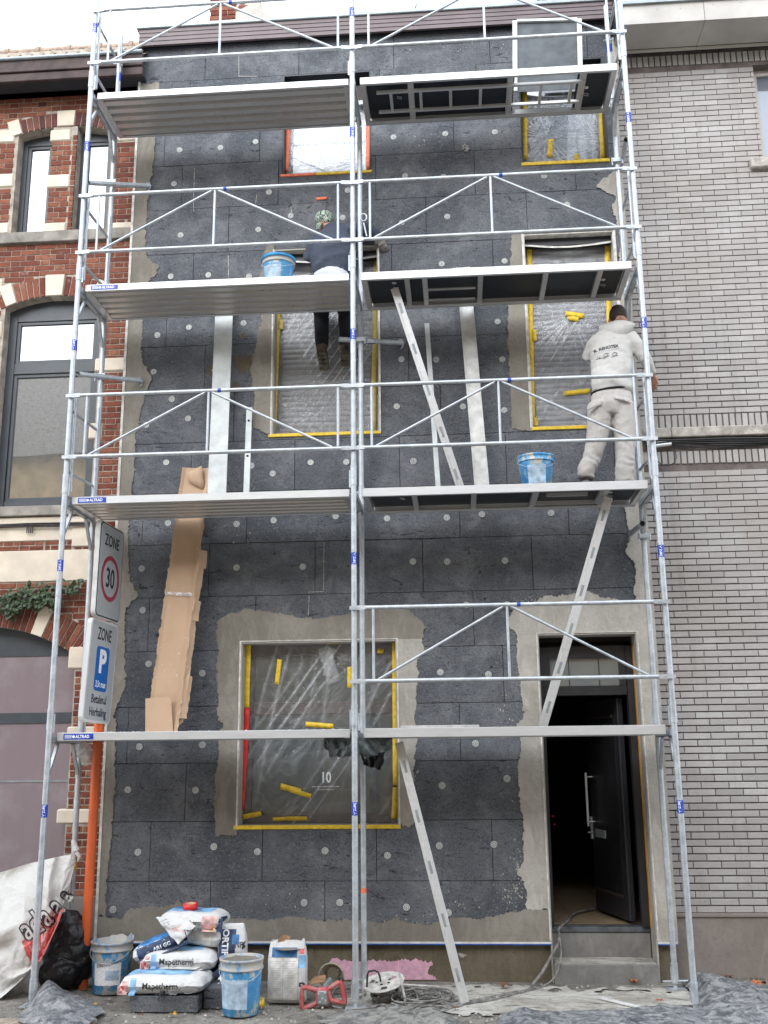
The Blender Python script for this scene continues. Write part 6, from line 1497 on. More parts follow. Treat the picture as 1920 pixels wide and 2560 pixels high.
for an, nm in ((ankL, 'shoe'), (ankR, 'shoe')):
    f = Vector((an.x, an.y, zf)); dx = -.10 if an is ankL else .02
    solid('shoe', [[(f + Vector((0, -.055, .045)), .038, .040), (f + Vector((dx * .2, .02, .045)), .044, .042), (f + Vector((dx * .6, .12, .038)), .047, .034), (f + Vector((dx, .19, .030)), .038, .026)]], M['shoe'], man, vox=.008, smooth=3)
    MB().bar(f + Vector((0, -.085, .009)), f + Vector((dx, .215, .009)), .085, .018, up=(0, 0, 1)).build('sole', M['white_foam'], man, bevel=.006)
# print on the back
bvh_cache = {}
from mathutils.bvhtree import BVHTree
def conform(o, target, direction, off=.004):
    if isinstance(target, (list, tuple)): ts = target
    else: ts = [target]
    dg = bpy.context.evaluated_depsgraph_get(); dg.update(); trees = []
    for t_ in ts:
        k = t_.name
        if k not in bvh_cache:
            w = wloc(t_); me = t_.data; bvh_cache[k] = BVHTree.FromPolygons([v.co + w for v in me.vertices], [tuple(p.vertices) for p in me.polygons])
        trees.append(bvh_cache[k])
    w = wloc(o); d = Vector(direction).normalized(); bad = 0
    for v in o.data.vertices:
        p = v.co + w - d * .6; best = None
        for t_ in trees:
            h = t_.ray_cast(p, d)
            if h[0] is not None and (best is None or h[3] < best[1]): best = (h[0], h[3])
        if best: v.co = best[0] - d * off - w
        else: bad += 1
    return bad
def subdiv(o, n=2):
    bm = bmesh.new(); bm.from_mesh(o.data); bmesh.ops.triangulate(bm, faces=bm.faces)
    bmesh.ops.subdivide_edges(bm, edges=[e for e in bm.edges if e.calc_length() > .012], cuts=1); bm.to_mesh(o.data); bm.free()
def print_on(body, size, mat, parent, origin, x, y, target, d, bold=.001, sx=1, off=.003, align='CENTER'):
    o = text('lettering', body, size, mat, parent, frame_m(origin, x, y), align=align, ext=0, bold=bold, sx=sx); subdiv(o); conform(o, target, d, off); return o
def patch(name, poly, mat, parent, target, d, off=.002, n=14):
    """flat printed area (quad of 4 points) wrapped on the target"""
    q = [Vector(p) for p in poly]; me = grid_mesh(name, n, n, lambda a, b: q[0].lerp(q[1], a).lerp(q[3].lerp(q[2], a), b), mat); o = link(name, me, parent); conform(o, target, d, off); return o
hood_o = [c for c in man.children if c.name.startswith('hoodie')][0]
pc = W2(612, 545, .25); xr_ = (W2(685, 522, .25) - W2(460, 560, .25)).normalized()
print_on('R. RENOTEX', .040, M['black_print'], man, pc, xr_, (0, 0, 1), hood_o, (0, 1, 0), bold=.0016, sx=.95)
lc = W2(608, 580, .25); patch('print_line', [lc + xr_ * a + Vector((0, 0, b)) for a, b in ((-.12, -.003), (.12, -.003), (.12, .003), (-.12, .003))], M['trim_grey'], man, hood_o, (0, 1, 0), .003, 8)
for u, v in ((520, 655), (604, 640), (700, 632)):
    c = W2(u, v, .25); m = MB(); e = xr_
    P3 = lambda a, b: c + e * a + Vector((0, 0, b)); up_ok = u > 540
    for a_, b_, a2, b2, w in ((-.032, -.022, .032, -.010, .005), (-.022, -.008, .020, -.004, .005)) + (((-.022, .004, -.004, .026, .004), (-.004, .026, .026, .010, .007), (.012, -.004, .014, .012, .003)) if up_ok else ((-.012, -.002, .004, .014, .003), (.014, -.004, .012, .010, .003))):
        p, q2 = P3(a_, b_), P3(a2, b2); dv_ = (q2 - p).normalized(); nn = Vector((0, 0, 1)) - dv_ * dv_.z; nn.normalize(); m.add([p - nn * w / 2, q2 - nn * w / 2, q2 + nn * w / 2, p + nn * w / 2], [(0, 1, 2, 3)])
    o = m.build('emblem', M['black_print'], man); conform(o, hood_o, (0, 1, 0), .003)
# ---- man in dark sweater sitting on the rear edge of the third deck
S2 = lambda u, v, Y: at(622.1 + u / 5.333, 432 + v / 5.333, Y)
zs3 = top(2)
pel = S2(500, 900, .58); pel.z = zs3 + .12; waist = S2(495, 800, .58); waist.z = max(waist.z, pel.z + .12); chest = S2(500, 580, .66); shl = S2(385, 440, .74); shr = S2(690, 370, .74); neck = S2(490, 330, .80); head = S2(425, 245, .84)
elbR = S2(930, 335, .84); wriR = S2(1050, 430, .87); elbL = S2(240, 640, .72); wriL = S2(330, 700, .92)
kneL, kneR = Vector((S2(385, 1200, .97).x, .97, zs3 + .05)), Vector((S2(665, 1200, .97).x, .97, zs3 + .05))
ankL, ankR = S2(390, 1690, .93), S2(672, 1680, .95)
sit = empty('person', (pel.x, pel.y, zs3), 'man in dark sweater and green patterned headscarf seated on the third deck, legs hanging', 'person')
body = [[(pel, .13, .095), (waist, .125, .09), (chest, .15, .10), (shl.lerp(shr, .5), .14, .08), (neck, .055, .055), (head - Vector((-.01, .02, .05)), .05, .055)],
        ('ball', head, (.078, .100, .108)), ('ball', head + Vector((-.01, .06, -.05)), (.056, .055, .06)), ('ball', head + Vector((-.02, .115, -.03)), (.013, .02, .02)), ('ball', head + Vector((.082, .0, -.02)), (.01, .018, .03)),
        [(pel + Vector((-.09, .02, 0)), .07, .07), (kneL, .045, .045), (ankL, .035, .035)], [(pel + Vector((.09, .02, 0)), .07, .07), (kneR, .045, .045), (ankR, .035, .035)],
        [(shl, .045, .045), (elbL, .032, .032), (wriL, .025, .025)], [(shr, .045, .045), (elbR, .032, .032), (wriR, .025, .025)]]
body += hand(wriR, Vector((.35, .15, -.85)), Vector((0, -1, 0)), Vector((-1, 0, 0)), .5, 1.05); body += hand(wriL, Vector((.5, .5, .2)), Vector((0, -.3, 1)), Vector((1, 0, 0)), .5)
solid('body', body, M['skin'], sit, vox=.0075, smooth=3)
def sfold(c, n):
    f = .010 * sin(30 * (c.z - waist.z) - 14 * (c.x - waist.x) + 3.5 * nz(c.x, c.y, c.z, 4)) * max(0, 1 - abs(c.z - waist.z - .12) / .30) + .014 * (.45 - crz(c.x * .8 + c.z * .5, c.z * 1.5, 7, 4)) + .005 * (.4 - crz(c.x, c.z, 18, 6)); return f
sw = [[(waist + Vector((0, -.004, -.055)), .172, .124), (waist + Vector((0, 0, .02)), .182, .130), (S2(490, 740, .60), .190, .135), (chest, .195, .135), (S2(520, 470, .71), .185, .125), (shl.lerp(shr, .5) + Vector((0, 0, .015)), .15, .095), (neck + Vector((.01, -.01, -.01)), .08, .075)],
      [(shl, .08, .08), (shl.lerp(elbL, .5), .068, .066), (elbL, .062, .060), (wriL, .045, .045)], [(shr + Vector((-.03, 0, 0)), .082, .078), (shr.lerp(elbR, .5), .070, .068), (elbR, .062, .060), (elbR.lerp(wriR, .55), .052, .05), (elbR.lerp(wriR, .9), .045, .045)]]
swo = solid('sweater', sw, M['navy'], sit, vox=.0105, smooth=4, fold=sfold)
solid('undershirt', [[(pel + Vector((0, -.012, .01)), .165, .120), (waist + Vector((0, -.006, .04)), .158, .118)]], M['shirt'], sit, vox=.010, smooth=3, fold=sfold)
solid('trousers', [[(pel + Vector((0, 0, -.09)), .168, .118), (pel + Vector((0, 0, .03)), .150, .108)], [(pel + Vector((-.09, .03, -.03)), .095, .085), (kneL + Vector((0, .0, .0)), .080, .075), (kneL.lerp(ankL, .5), .072, .070), (ankL + Vector((0, 0, .0)), .062, .062)],
                   [(pel + Vector((.09, .03, -.03)), .095, .085), (kneR, .080, .075), (kneR.lerp(ankR, .5), .072, .070), (ankR, .062, .062)]], M['black_cloth'], sit, vox=.0105, smooth=3, fold=lambda c, n: .006 * nz(c.x, c.y, c.z, 12))
for a_, b_, nm in ((ankL, S2(425, 1960, .985), 1), (ankR, S2(660, 1920, .99), 2)):
    solid('boot', [[(a_ + Vector((0, 0, .03)), .055, .058), (a_ + Vector((0, -.005, -.05)), .054, .066), (a_.lerp(b_, .62), .050, .046), (b_ + Vector((0, .0, .0)), .044, .032)]], M['boot'], sit, vox=.008, smooth=3)
    s0 = a_ + Vector((0, -.055, -.06)); s1 = b_ + Vector((0, -.032, -.012)); o = MB().bar(s0, s1, .092, .018, up=(0, 1, 0)).build('sole', M['sole'], sit, bevel=.006)
    m = MB()
    for i in range(5): c = s0.lerp(s1, .1 + .2 * i); m.bar(c + Vector((-.038, -.012, 0)), c + Vector((.038, -.012, 0)), .016, .010, up=(0, 1, 0))
    m.build('tread', M['boot'], sit)
# work gloves
M['glove'] = simple('grey_work_glove', (.20, .19, .18, 1), .8, scale=30, var=.3)
gl_ = []
for ch_ in hand(wriR, Vector((.35, .15, -.85)), Vector((0, -1, 0)), Vector((-1, 0, 0)), .5, 1.05): gl_.append([(c[0], c[1] + .004, c[2] + .004, c[3]) for c in ch_])
solid('glove', gl_ + [[(elbR.lerp(wriR, .82), .036, .036), (wriR, .036, .032)]], M['glove'], sit, vox=.006, smooth=1)
# headscarf
t = NT('green_patterned_scarf'); tc = t.pos; v1 = t.n.new('ShaderNodeTexWave'); v1.wave_type = 'RINGS'; v1.inputs['Scale'].default_value = 34; v1.inputs['Distortion'].default_value = 7; v1.inputs['Detail'].default_value = 2; v1.inputs['Detail Scale'].default_value = 3
mp = t.n.new('ShaderNodeMapping'); mp.inputs['Location'].default_value = (-head.x, -head.y, -head.z); t.l.new(tc, mp.inputs[0]); t.l.new(mp.outputs[0], v1.inputs['Vector'])
c = t.mix(t.ramp(v1.outputs['Fac'], [(.60, 0.), (.68, 1.)]), (.010, .045, .036, 1), (.52, .58, .48, 1)); t.set(c, .85); M['scarf'] = t.m
solid('headscarf', [('ball', head + Vector((-.004, -.006, .016)), (.098, .108, .090)), ('ball', head + Vector((.03, -.06, -.02)), (.050, .045, .050)), [(head + Vector((-.045, -.07, -.06)), .03, .012), (head + Vector((-.06, -.075, -.13)), .022, .006)]], M['scarf'], sit, vox=.007, smooth=3, fold=lambda c, n: .004 * (.5 - abs(nz(c.x, c.y, c.z, 18))))
# =================================================================== GROUND LITTER, SACKS, TOOLS  (built after the people so that it can use conform())
G = lambda u, v, z=0.0: atz(u, v, z)
t = NT('paper_sack'); n1 = t.noise(6, 5, .6); n2 = t.noise(18, 5, .7)
c = t.mix(n1, (.50, .50, .50, 1), (.68, .68, .67, 1)); c = t.mix(t.ramp(n2, [(.62, 0.), (.75, .6)]), c, (.42, .40, .36, 1)); t.set(c, .65); t.bump(t.noise(13, 4, .6, dist=1.2), .6, .02); M['sack'] = t.m
M['sack_blue'] = simple('sack_blue_print', (.055, .22, .50, 1), .6, scale=12, var=.3)
M['sack_sky'] = simple('sack_light_blue_print', (.24, .46, .70, 1), .6, scale=12, var=.25)
M['sack_navy'] = simple('sack_navy_print', (.030, .055, .13, 1), .6, scale=16, var=.4)
M['sack_red'] = simple('sack_red_print', (.62, .13, .12, 1), .6, scale=30, var=.3)
M['sack_pinkish'] = simple('sack_pink_print', (.70, .42, .40, 1), .6, scale=16, var=.3)
M['sack_yellow'] = simple('sack_yellow_print', (.72, .55, .20, 1), .6, scale=30, var=.3)
M['print_grey'] = simple('grey_print', (.30, .31, .33, 1), .6, scale=60, var=.3)
M['kraft'] = simple('brown_kraft_paper', (.34, .20, .11, 1), .8, scale=14, var=.2)
def sack(loc, w, d, h, yaw, label, roll=0., pitch=0., seed=1, mat='sack', group='mortar sacks in the pile'):
    """filled paper sack lying flat, w along x, d deep, h thick; origin at the underside"""
    r = empty('cement_sack', loc, label, 'sack', group); Rm = Matrix.Rotation(yaw, 3, 'Z') @ Matrix.Rotation(pitch, 3, 'X') @ Matrix.Rotation(roll, 3, 'Y')
    nu, nv = 28, 20
    def fn(a, b, s_):
        x, y = (a - .5) * 2, (b - .5) * 2; ex = (1 - abs(x) ** 5) * (1 - abs(y) ** 4); ex = max(0, ex) ** .42
        cr_ = .010 * nz(x * 2.2, y * 2.2, seed + s_) + .004 * nz(x * 7, y * 6, seed) * ex
        z = h / 2 + s_ * (h / 2) * ex + cr_ * (1 if s_ > 0 else .3)
        px_ = x * w / 2 * (1 - .05 * abs(y) ** 4) + .004 * nz(x * 4, y * 5, seed); py_ = y * d / 2 * (1 - .05 * abs(x) ** 4) + .006 * nz(x * 5, y * 3, seed + 3)
        return Rm @ Vector((px_, py_, z))
    m = MB()
    for s_ in (1, -1):
        vs = [fn(i / nu, j / nv, s_) for j in range(nv + 1) for i in range(nu + 1)]
        fs = [(j * (nu + 1) + i, j * (nu + 1) + i + 1, (j + 1) * (nu + 1) + i + 1, (j + 1) * (nu + 1) + i) for j in range(nv) for i in range(nu)]
        m.add(vs, fs if s_ > 0 else [tuple(reversed(f)) for f in fs], True)
    me = m.mesh('paper', M[mat]); bm = bmesh.new(); bm.from_mesh(me); bmesh.ops.remove_doubles(bm, verts=bm.verts, dist=.0008); bmesh.ops.recalc_face_normals(bm, faces=bm.faces); bm.to_mesh(me); bm.free()
    me.polygons.foreach_set('use_smooth', [True] * len(me.polygons))
    o = bpy.data.objects.new('paper', me); COL.objects.link(o); o.parent = r
    r['_'] = 1; del r['_']
    return r, o, Rm
def sp_pt(r, Rm, x, y, z): return Vector(r.location) + Rm @ Vector((x, y, z))
def front_quad(r, Rm, w, d, h, x0, x1, z0, z1): return [sp_pt(r, Rm, x * w, -d / 2 - .02, z * h) for x, z in ((x0, z0), (x1, z0), (x1, z1), (x0, z1))]
def top_quad(r, Rm, w, d, h, x0, x1, y0, y1): return [sp_pt(r, Rm, x * w, y * d, h + .02) for x, y in ((x0, y0), (x1, y0), (x1, y1), (x0, y1))]
def dress(r, o, Rm, w, d, h, body='Mapetherm', sub='AR1', top_='sack_sky', orange=True, s=1.0):
    fd = Rm @ Vector((0, 1, 0)); fd = (fd + Vector((0, 0, -.25))).normalized(); td = Rm @ Vector((0, 0, -1)); X = Rm @ Vector((1, 0, 0)); Z = Rm @ Vector((0, 0, 1)); Y = Rm @ Vector((0, 1, 0))
    if top_:
        patch('blue_print', top_quad(r, Rm, w, d, h, -.46, .30, -.30, .46), M[top_], r, o, td, .002, 18)
        patch('dark_blue_print', top_quad(r, Rm, w, d, h, -.34, -.10, .0, .42), M['sack_blue'], r, o, td, .003, 12)
    if orange:
        patch('orange_print', front_quad(r, Rm, w, d, h, -.49, -.38, .12, .80), M['sack_pinkish'], r, o, fd, .002, 8); patch('red_print', front_quad(r, Rm, w, d, h, -.47, -.43, .2, .55), M['sack_red'], r, o, fd, .003, 6); patch('blue_sweep', front_quad(r, Rm, w, d, h, -.36, -.29, .08, .95), M['sack_sky'], r, o, fd, .002, 8)
    if body:
        c0 = sp_pt(r, Rm, -.01 * w, -d / 2 - .05, .58 * h); print_on(body, .062 * s, M['black_print'], r, c0, X, Z, o, fd, bold=.0008, sx=.95)
        print_on(sub, .045 * s, M['black_print'], r, sp_pt(r, Rm, .03 * w, -d / 2 - .05, .26 * h), X, Z, o, fd, bold=.002); print_on('GG', .040 * s, M['print_grey'], r, sp_pt(r, Rm, .16 * w, -d / 2 - .05, .26 * h), X, Z, o, fd)
        m = MB(); c1 = sp_pt(r, Rm, .33 * w, -d / 2 - .05, .42 * h)
        out = [(.06 * cos(a) ** 3 * .6 + .05 * cos(a), .028 * sin(a)) for a in [2 * pi * i / 24 for i in range(24)]]
        vs = [c1 + X * x * s + Z * y * s for x, y in out] + [c1 + X * x * .86 * s + Z * y * .8 * s for x, y in out]; m.add(vs, [(i, (i + 1) % 24, 24 + (i + 1) % 24, 24 + i) for i in range(24)]); q = m.build('label_ring', M['print_grey'], r); conform(q, o, fd, .003)
# dark insulation offcuts carrying the pile
def block(name, x0, x1, y0, y1, z0, z1, label):
    o = MB().box((x0, y0, z0), (x1, y1, z1)).build(name, M['eps'], None, bevel=.004); mesh_at(o, ((x0 + x1) / 2, (y0 + y1) / 2, z0)); return tag(o, label, 'foam block')
g0 = G(278, 2188); g1 = G(432, 2184); bz1 = .115
block('foam_block', g0.x, g1.x, g0.y, g0.y + .42, .004, bz1, 'wide dark foam block under the front mortar sack'); block('foam_block', g1.x + .012, g1.x + .22, g0.y + .12, g0.y + .50, .004, .15, 'smaller dark foam block right of the sack pile')
BX = (g0.x + g1.x) / 2; BY = g0.y
def zc_at(u, v, y): return at(u, v, y)
w_, d_, h_ = .66, .42, .145
A = sack((at(349, 2130, BY + .02).x, BY + .19, bz1 + .001), w_, d_, h_, .02, 'lowest white mortar sack of the pile with the trowel lying on it', seed=1); dress(*A, w_, d_, h_)
pB = at(440, 2125, .30); Bs = sack((pB.x - .06, .42, .20), .56, .40, .15, .95, 'blue patterned mortar sack turned sideways, low on the right of the pile', roll=-.22, seed=2, mat='sack_sky'); 
for i in range(5):
    for j in range(4): patch('triangle_print', [sp_pt(Bs[0], Bs[2], -.26 + .11 * i + dx, -.16 + .09 * j + dy, .20) for dx, dy in ((0, 0), (.07, 0), (.035, .055), (.034, .055))], M['sack_blue'], Bs[0], Bs[1], Bs[2] @ Vector((0, 0, -1)), .003, 4)
Bb = sack((at(400, 2100, .40).x, .46, bz1 + .05), .60, .36, .17, .1, 'mortar sack half hidden in the middle of the pile', seed=12, mat='sack_navy')
pC = at(381, 2092, .10); C_ = sack((pC.x, .30, pC.z - .035), .58, .44, .165, .03, 'middle white mortar sack of the pile', seed=3, roll=.02); dress(*C_, .58, .44, .165)
pE = at(424, 2050, .22); E_ = sack((pE.x + .02, .40, pE.z + .01), .40, .34, .15, -.25, 'creased white sack near the top right of the pile', seed=5, roll=.10); dress(*E_, .40, .34, .15, body=None, top_=None, orange=False)
q = E_; patch('grey_print', [sp_pt(q[0], q[2], x, -.22, z) for x, z in ((-.12, .03), (.14, .03), (.14, .12), (-.12, .12))], M['bead'], q[0], q[1], q[2] @ Vector((0, 1, 0)), .003, 8); patch('orange_print', [sp_pt(q[0], q[2], x, y, .2) for x, y in ((-.2, -.08), (.12, -.08), (.12, .1), (-.2, .1))], M['sack_pinkish'], q[0], q[1], q[2] @ Vector((0, 0, -1)), .003, 8)
pD = at(345, 2046, .16); D_ = sack((pD.x, .30, pD.z - .06), .44, .34, .13, .12, 'dark blue ended sack tilting on the left of the pile', seed=4, roll=-.36)
patch('navy_print', [sp_pt(D_[0], D_[2], x, -.2, z) for x, z in ((-.17, .01), (.24, .01), (.24, .125), (-.17, .125))], M['sack_navy'], D_[0], D_[1], D_[2] @ Vector((0, 1, -.2)), .002, 12); patch('blue_print', [sp_pt(D_[0], D_[2], x, y, .2) for x, y in ((-.18, -.16), (.2, -.16), (.2, .12), (-.18, .12))], M['sack_blue'], D_[0], D_[1], D_[2] @ Vector((0, 0, -1)), .002, 12)
print_on('AR1 GG', .04, M['white_print'], D_[0], sp_pt(D_[0], D_[2], .03, -.22, .07), D_[2] @ Vector((1, 0, 0)), D_[2] @ Vector((0, 0, 1)), D_[1], D_[2] @ Vector((0, 1, -.1)), bold=.001)
pF = at(413, 2010, .26); F_ = sack((pF.x, .38, pF.z - .01), .52, .38, .155, -.02, 'topmost mortar sack of the pile with the red tape roll on it', seed=6, roll=.02)
dress(*F_, .52, .38, .155, s=.8, orange=False)
patch('orange_print', [sp_pt(F_[0], F_[2], x, -.22, z) for x, z in ((.10, .02), (.22, .02), (.22, .14), (.10, .14))], M['sack_pinkish'], F_[0], F_[1], F_[2] @ Vector((0, 1, -.2)), .003, 8); patch('yellow_print', [sp_pt(F_[0], F_[2], x, -.22, z) for x, z in ((.18, .02), (.23, .02), (.23, .06), (.18, .06))], M['sack_yellow'], F_[0], F_[1], F_[2] @ Vector((0, 1, -.2)), .004, 5)
patch('navy_print', [sp_pt(F_[0], F_[2], x, -.22, z) for x, z in ((.235, .02), (.28, .02), (.28, .13), (.235, .13))], M['sack_navy'], F_[0], F_[1], F_[2] @ Vector((0, 1, -.1)), .004, 6)
for z_, nm in ((0, 0),):
    pr_ = sp_pt(F_[0], F_[2], -.035, -.04, .152)
def tape_roll(loc, r0, r1, h, mat, label, tilt=(0, 0)):
    m = MB(); m.lathe([(r0, 0), (r1, 0), (r1, h), (r0, h), (r0, 0)], n=32); o = m.build('tape_roll', mat, None); o.location = loc; o.rotation_euler = (tilt[0], tilt[1], 0)
    c = MB(); c.lathe([(r0 - .004, .001), (r0 - .0005, .001), (r0 - .0005, h - .001), (r0 - .004, h - .001), (r0 - .004, .001)], n=32); q_ = bpy.data.objects.new('core', c.mesh('core', M['card'])); COL.objects.link(q_); q_.parent = o
    return tag(o, label, 'tape')
tape_roll(tuple(pr_), .045, .060, .052, M['tape_red'], 'red tape roll lying on top of the sack pile', (.1, 0)); tape_roll(tuple(G(557, 2177, .01) + Vector((0, .03, .0))), .032, .044, .055, M['tape'], 'yellow tape roll on the ground right of the full bucket', (.08, 0))
# limp white plastic bag with red print
q = [at(337, 1983, .20), at(380, 1973, .26), at(424, 2000, .17), at(385, 2041, .12)]
def fnb(a, b):
    p = q[0].lerp(q[1], a).lerp(q[3].lerp(q[2], a), b); return p + Vector((.006 * nz(a * 4, b * 4, 2), -.035 * sin(pi * a) * sin(pi * b) - .02 * nz(a * 4, b * 4, 1), .012 * nz(a * 6, b * 5, 3)))
bg_ = empty('plastic_bag', tuple(q[3]), 'empty white bag with red and black print draped on the sack pile', 'bag'); bo = link('bag_skin', grid_mesh('bag_skin', 20, 20, fnb, M['sack']), bg_); bo.modifiers.new('t', 'SOLIDIFY').thickness = .004
def onbag(a, b): return fnb(a, b) + Vector((0, -.05, 0))
bdir = Vector((0, 1, -.1)); patch('red_print', [onbag(.30, .85), onbag(.80, .85), onbag(.80, .35), onbag(.30, .35)], M['sack_pinkish'], bg_, bo, bdir, .004, 10)
xb = (onbag(.8, .2) - onbag(.2, .2)).normalized()
random.seed(14)
for k_ in range(30):
    row = k_ % 3; a = .12 + .072 * (k_ // 3) + random.uniform(0, .015); b = (.10, .20, .29)[row] if k_ < 21 else random.uniform(.42, .8); wd_, hg_ = random.uniform(.018, .05), random.uniform(.04, .075)
    if k_ >= 21: a = random.uniform(.34, .74)
    patch('print_mark', [onbag(a, b + hg_), onbag(a + wd_, b + hg_ * .8), onbag(a + wd_ * .7, b), onbag(a + .006, b)], M['black_print'] if k_ < 21 else M['sack_red'], bg_, bo, bdir, .006, 2)
# notched trowel on the front sack
tz = sp_pt(A[0], A[2], 0, 0, h_).z; ta, tb = at(344, 2108, .06), at(424, 2114, .02); ta.z = tz + .006; tb.z = tz + .010
tr = empty('notched_trowel', tuple(ta), 'white plastic notched trowel lying on the lowest mortar sack', 'trowel'); d = (tb - ta).normalized(); sd = Vector((-d.y, d.x, 0)).normalized()
m = MB(); m.bar(ta + sd * .05, tb + sd * .05, .12, .004, up=(0, 0, 1)); 
for i in range(22): c = ta + (tb - ta) * (i + .5) / 22 - sd * .012; m.bar(c - d * .004, c + d * .004, .012, .004, up=(0, 0, 1))
m.build('blade', M['white_foam'], tr); m = MB(); c = ta.lerp(tb, .45) + sd * .05; m.path([c - d * .05 + Vector((0, 0, .004)), c - d * .05 + Vector((0, 0, .05)), c - d * .03 + Vector((0, 0, .06)), c + d * .09 + Vector((0, 0, .06)), c + d * .11 + Vector((0, 0, .058))], .015, 10); m.build('handle', M['white_foam'], tr)
# upright sack with the product name running down
def upright_sack(u0, v0, u1, v1, y, depth, label, seed, lean=.0, open_top=False):
    a, b = at(u0, v1, y), at(u1, v1, y); zt = at((u0 + u1) / 2, v0, y).z; zb0 = G((u0 + u1) / 2, v1).z; w = b.x - a.x; cx = (a.x + b.x) / 2
    zbt = max(.006, a.z); h = zt - zbt; r = empty('cement_sack', (cx, y + depth / 2, zbt), label, 'sack')
    n = 36; rows = 26; vs = []
    for j in range(rows + 1):
        t_ = j / rows; wd = (w / 2) * (1 - .28 * max(0, t_ - .7) ** 1.2 * 2 - .04 * (1 - t_)); dp = depth / 2 * (1 - .75 * max(0, t_ - .55) / .45) * (1 - .25 * max(0, .08 - t_) / .08)
        for i in range(n):
            an = 2 * pi * i / n; e = .45; x = abs(cos(an)) ** e * (1 if cos(an) > 0 else -1) * wd; yy = abs(sin(an)) ** e * (1 if sin(an) > 0 else -1) * dp
            k_ = .012 * nz(an * 1.2, t_ * 5, seed) + .007 * nz(x * 18, t_ * 22, seed)
            zz = t_ * h + (.02 * nz(an, 9, seed) if j == rows else 0) + (.035 * abs(nz(an * 1.3, 4, seed + 2)) if (open_top and j >= rows - 1) else 0)
            vs.append((x * (1 + k_ * 2) + lean * t_, yy * (1 + k_ * 5), zz))
    fs = [(j * n + i, j * n + (i + 1) % n, (j + 1) * n + (i + 1) % n, (j + 1) * n + i) for j in range(rows) for i in range(n)] + [tuple(reversed(range(n)))]
    if not open_top: fs.append(tuple(rows * n + i for i in range(n)))
    m = MB(); m.add(vs, fs, True); o = bpy.data.objects.new('paper', m.mesh('paper', M['sack'])); COL.objects.link(o); o.parent = r; return r, o, w, h, cx, zbt
r, o, w, h, cx, zb2 = upright_sack(469, 1998, 531, 2108, .22, .15, 'standing white and navy sack with its name running down the front', 5, lean=-.02); fy = .1; dd = Vector((0, 1, 0))
def fq(x0, x1, t0, t1): return [Vector((cx + x * w, fy, zb2 + t * h)) for x, t in ((x0, t0), (x1, t0), (x1, t1), (x0, t1))]
patch('navy_print', fq(-.49, .10, .0, .90), M['sack_navy'], r, o, dd, .003, 16); patch('blue_diamond', fq(-.02, .22, .62, .80), M['sack_blue'], r, o, dd, .004, 8)
print_on('FORTIFIX NPS', .070, M['white_print'], r, Vector((cx - .26 * w, fy, zb2 + .42 * h)), (0, 0, -1), (1, 0, 0), o, dd, bold=.0025, off=.0055, sx=.98)
print_on('NPS', .060, M['black_print'], r, Vector((cx + .28 * w, fy, zb2 + .60 * h)), (1, 0, 0), (0, 0, 1), o, dd, bold=.0006, off=.004, sx=.8)
for i in range(7): patch('text_line', fq(.16, .42 - .03 * (i % 3), .46 - i * .035, .468 - i * .035), M['print_grey'], r, o, dd, .004, 4)
r, o, w, h, cx, zb2 = upright_sack(574, 2036, 660, 2168, .10, .17, 'open torn paper sack standing left of the red mixer', 9, open_top=True); fy = -.1
patch('blue_print', fq(-.38, .26, .74, .90), M['sack_blue'], r, o, dd, .003, 12); patch('blue_print', fq(.30, .48, .58, .78), M['sack_sky'], r, o, dd, .003, 8); patch('red_print', fq(.32, .44, .80, .88), M['sack_red'], r, o, dd, .003, 6); patch('text_panel', fq(-.44, .30, .06, .74), M['bead'], r, o, dd, .004, 16)
for xx in (-.45, -.08, .305): patch('panel_rule', fq(xx, xx + .008, .06, .74), M['print_grey'], r, o, dd, .006, 12)
for i in range(16):
    for xx in (-.42, -.05): patch('text_line', fq(xx, xx + .30 - .04 * (i % 3), .68 - i * .036, .684 - i * .036), M['print_grey'], r, o, dd, .006, 5)
for tt in (.055, .74): patch('panel_rule', fq(-.45, .31, tt, tt + .006), M['print_grey'], r, o, dd, .006, 12)
m = MB(); c = Vector((cx - .02, .17, zb2 + h * .93)); m.add([c + Vector((-.07, 0, -.03)), c + Vector((-.05, -.02, .055)), c + Vector((-.02, -.02, .075)), c + Vector((.01, 0, .0)), c + Vector((.04, .01, .06)), c + Vector((.0, .03, .07)), c + Vector((-.03, .02, .02))], [(0, 1, 2, 3), (3, 2, 5, 4), (0, 3, 6)]); m.build('torn_liner', M['kraft'], r)
m = MB(); m.lathe([(0, h * .9), (w * .34, h * .88)], (cx, .18, zb2), 16); m.build('powder', M['wet_mortar'], r)
# =================================================================== RED MIXER, ROPE, REEL
M['mixer_red'] = None; t = NT('dirty_red_casting'); n = t.noise(16, 5, .65); c = t.mix(t.ramp(n, [(.40, 0.), (.72, .75)]), (.42, .060, .065, 1), (.42, .30, .27, 1)); t.set(c, .6); t.bump(n, .2, .004); M['mixer_red'] = t.m
mxr = empty('mortar_mixer', tuple(G(700, 2180)), 'red hand mixer with a bow shaped handle frame lying beside the middle scaffold post', 'mixer'); ym = .02
MP = lambda u, v, y=None: at(553 + u / 5.333, 1987.5 + v / 5.333, ym if y is None else y)
def loop_frame(pts, r): m = MB(); m.path([Vector(p) for p in pts], r, 8, closed=True); return m
def rounded(pts, k=.16):
    out = []
    for i, p in enumerate(pts):
        a, b = pts[i - 1], pts[(i + 1) % len(pts)]; out += [p.lerp(a, k), p.lerp(p.lerp(a, k).lerp(p.lerp(b, k), .5), .5), p.lerp(b, k)]
    return out
loop_frame(rounded([MP(530, 765), MP(525, 1030), MP(705, 960), MP(720, 815)]), .019).build('handle_frame', M['mixer_red'], mxr); loop_frame(rounded([MP(825, 800), MP(975, 705), MP(1032, 960), MP(855, 925)]), .019).build('handle_frame', M['mixer_red'], mxr)
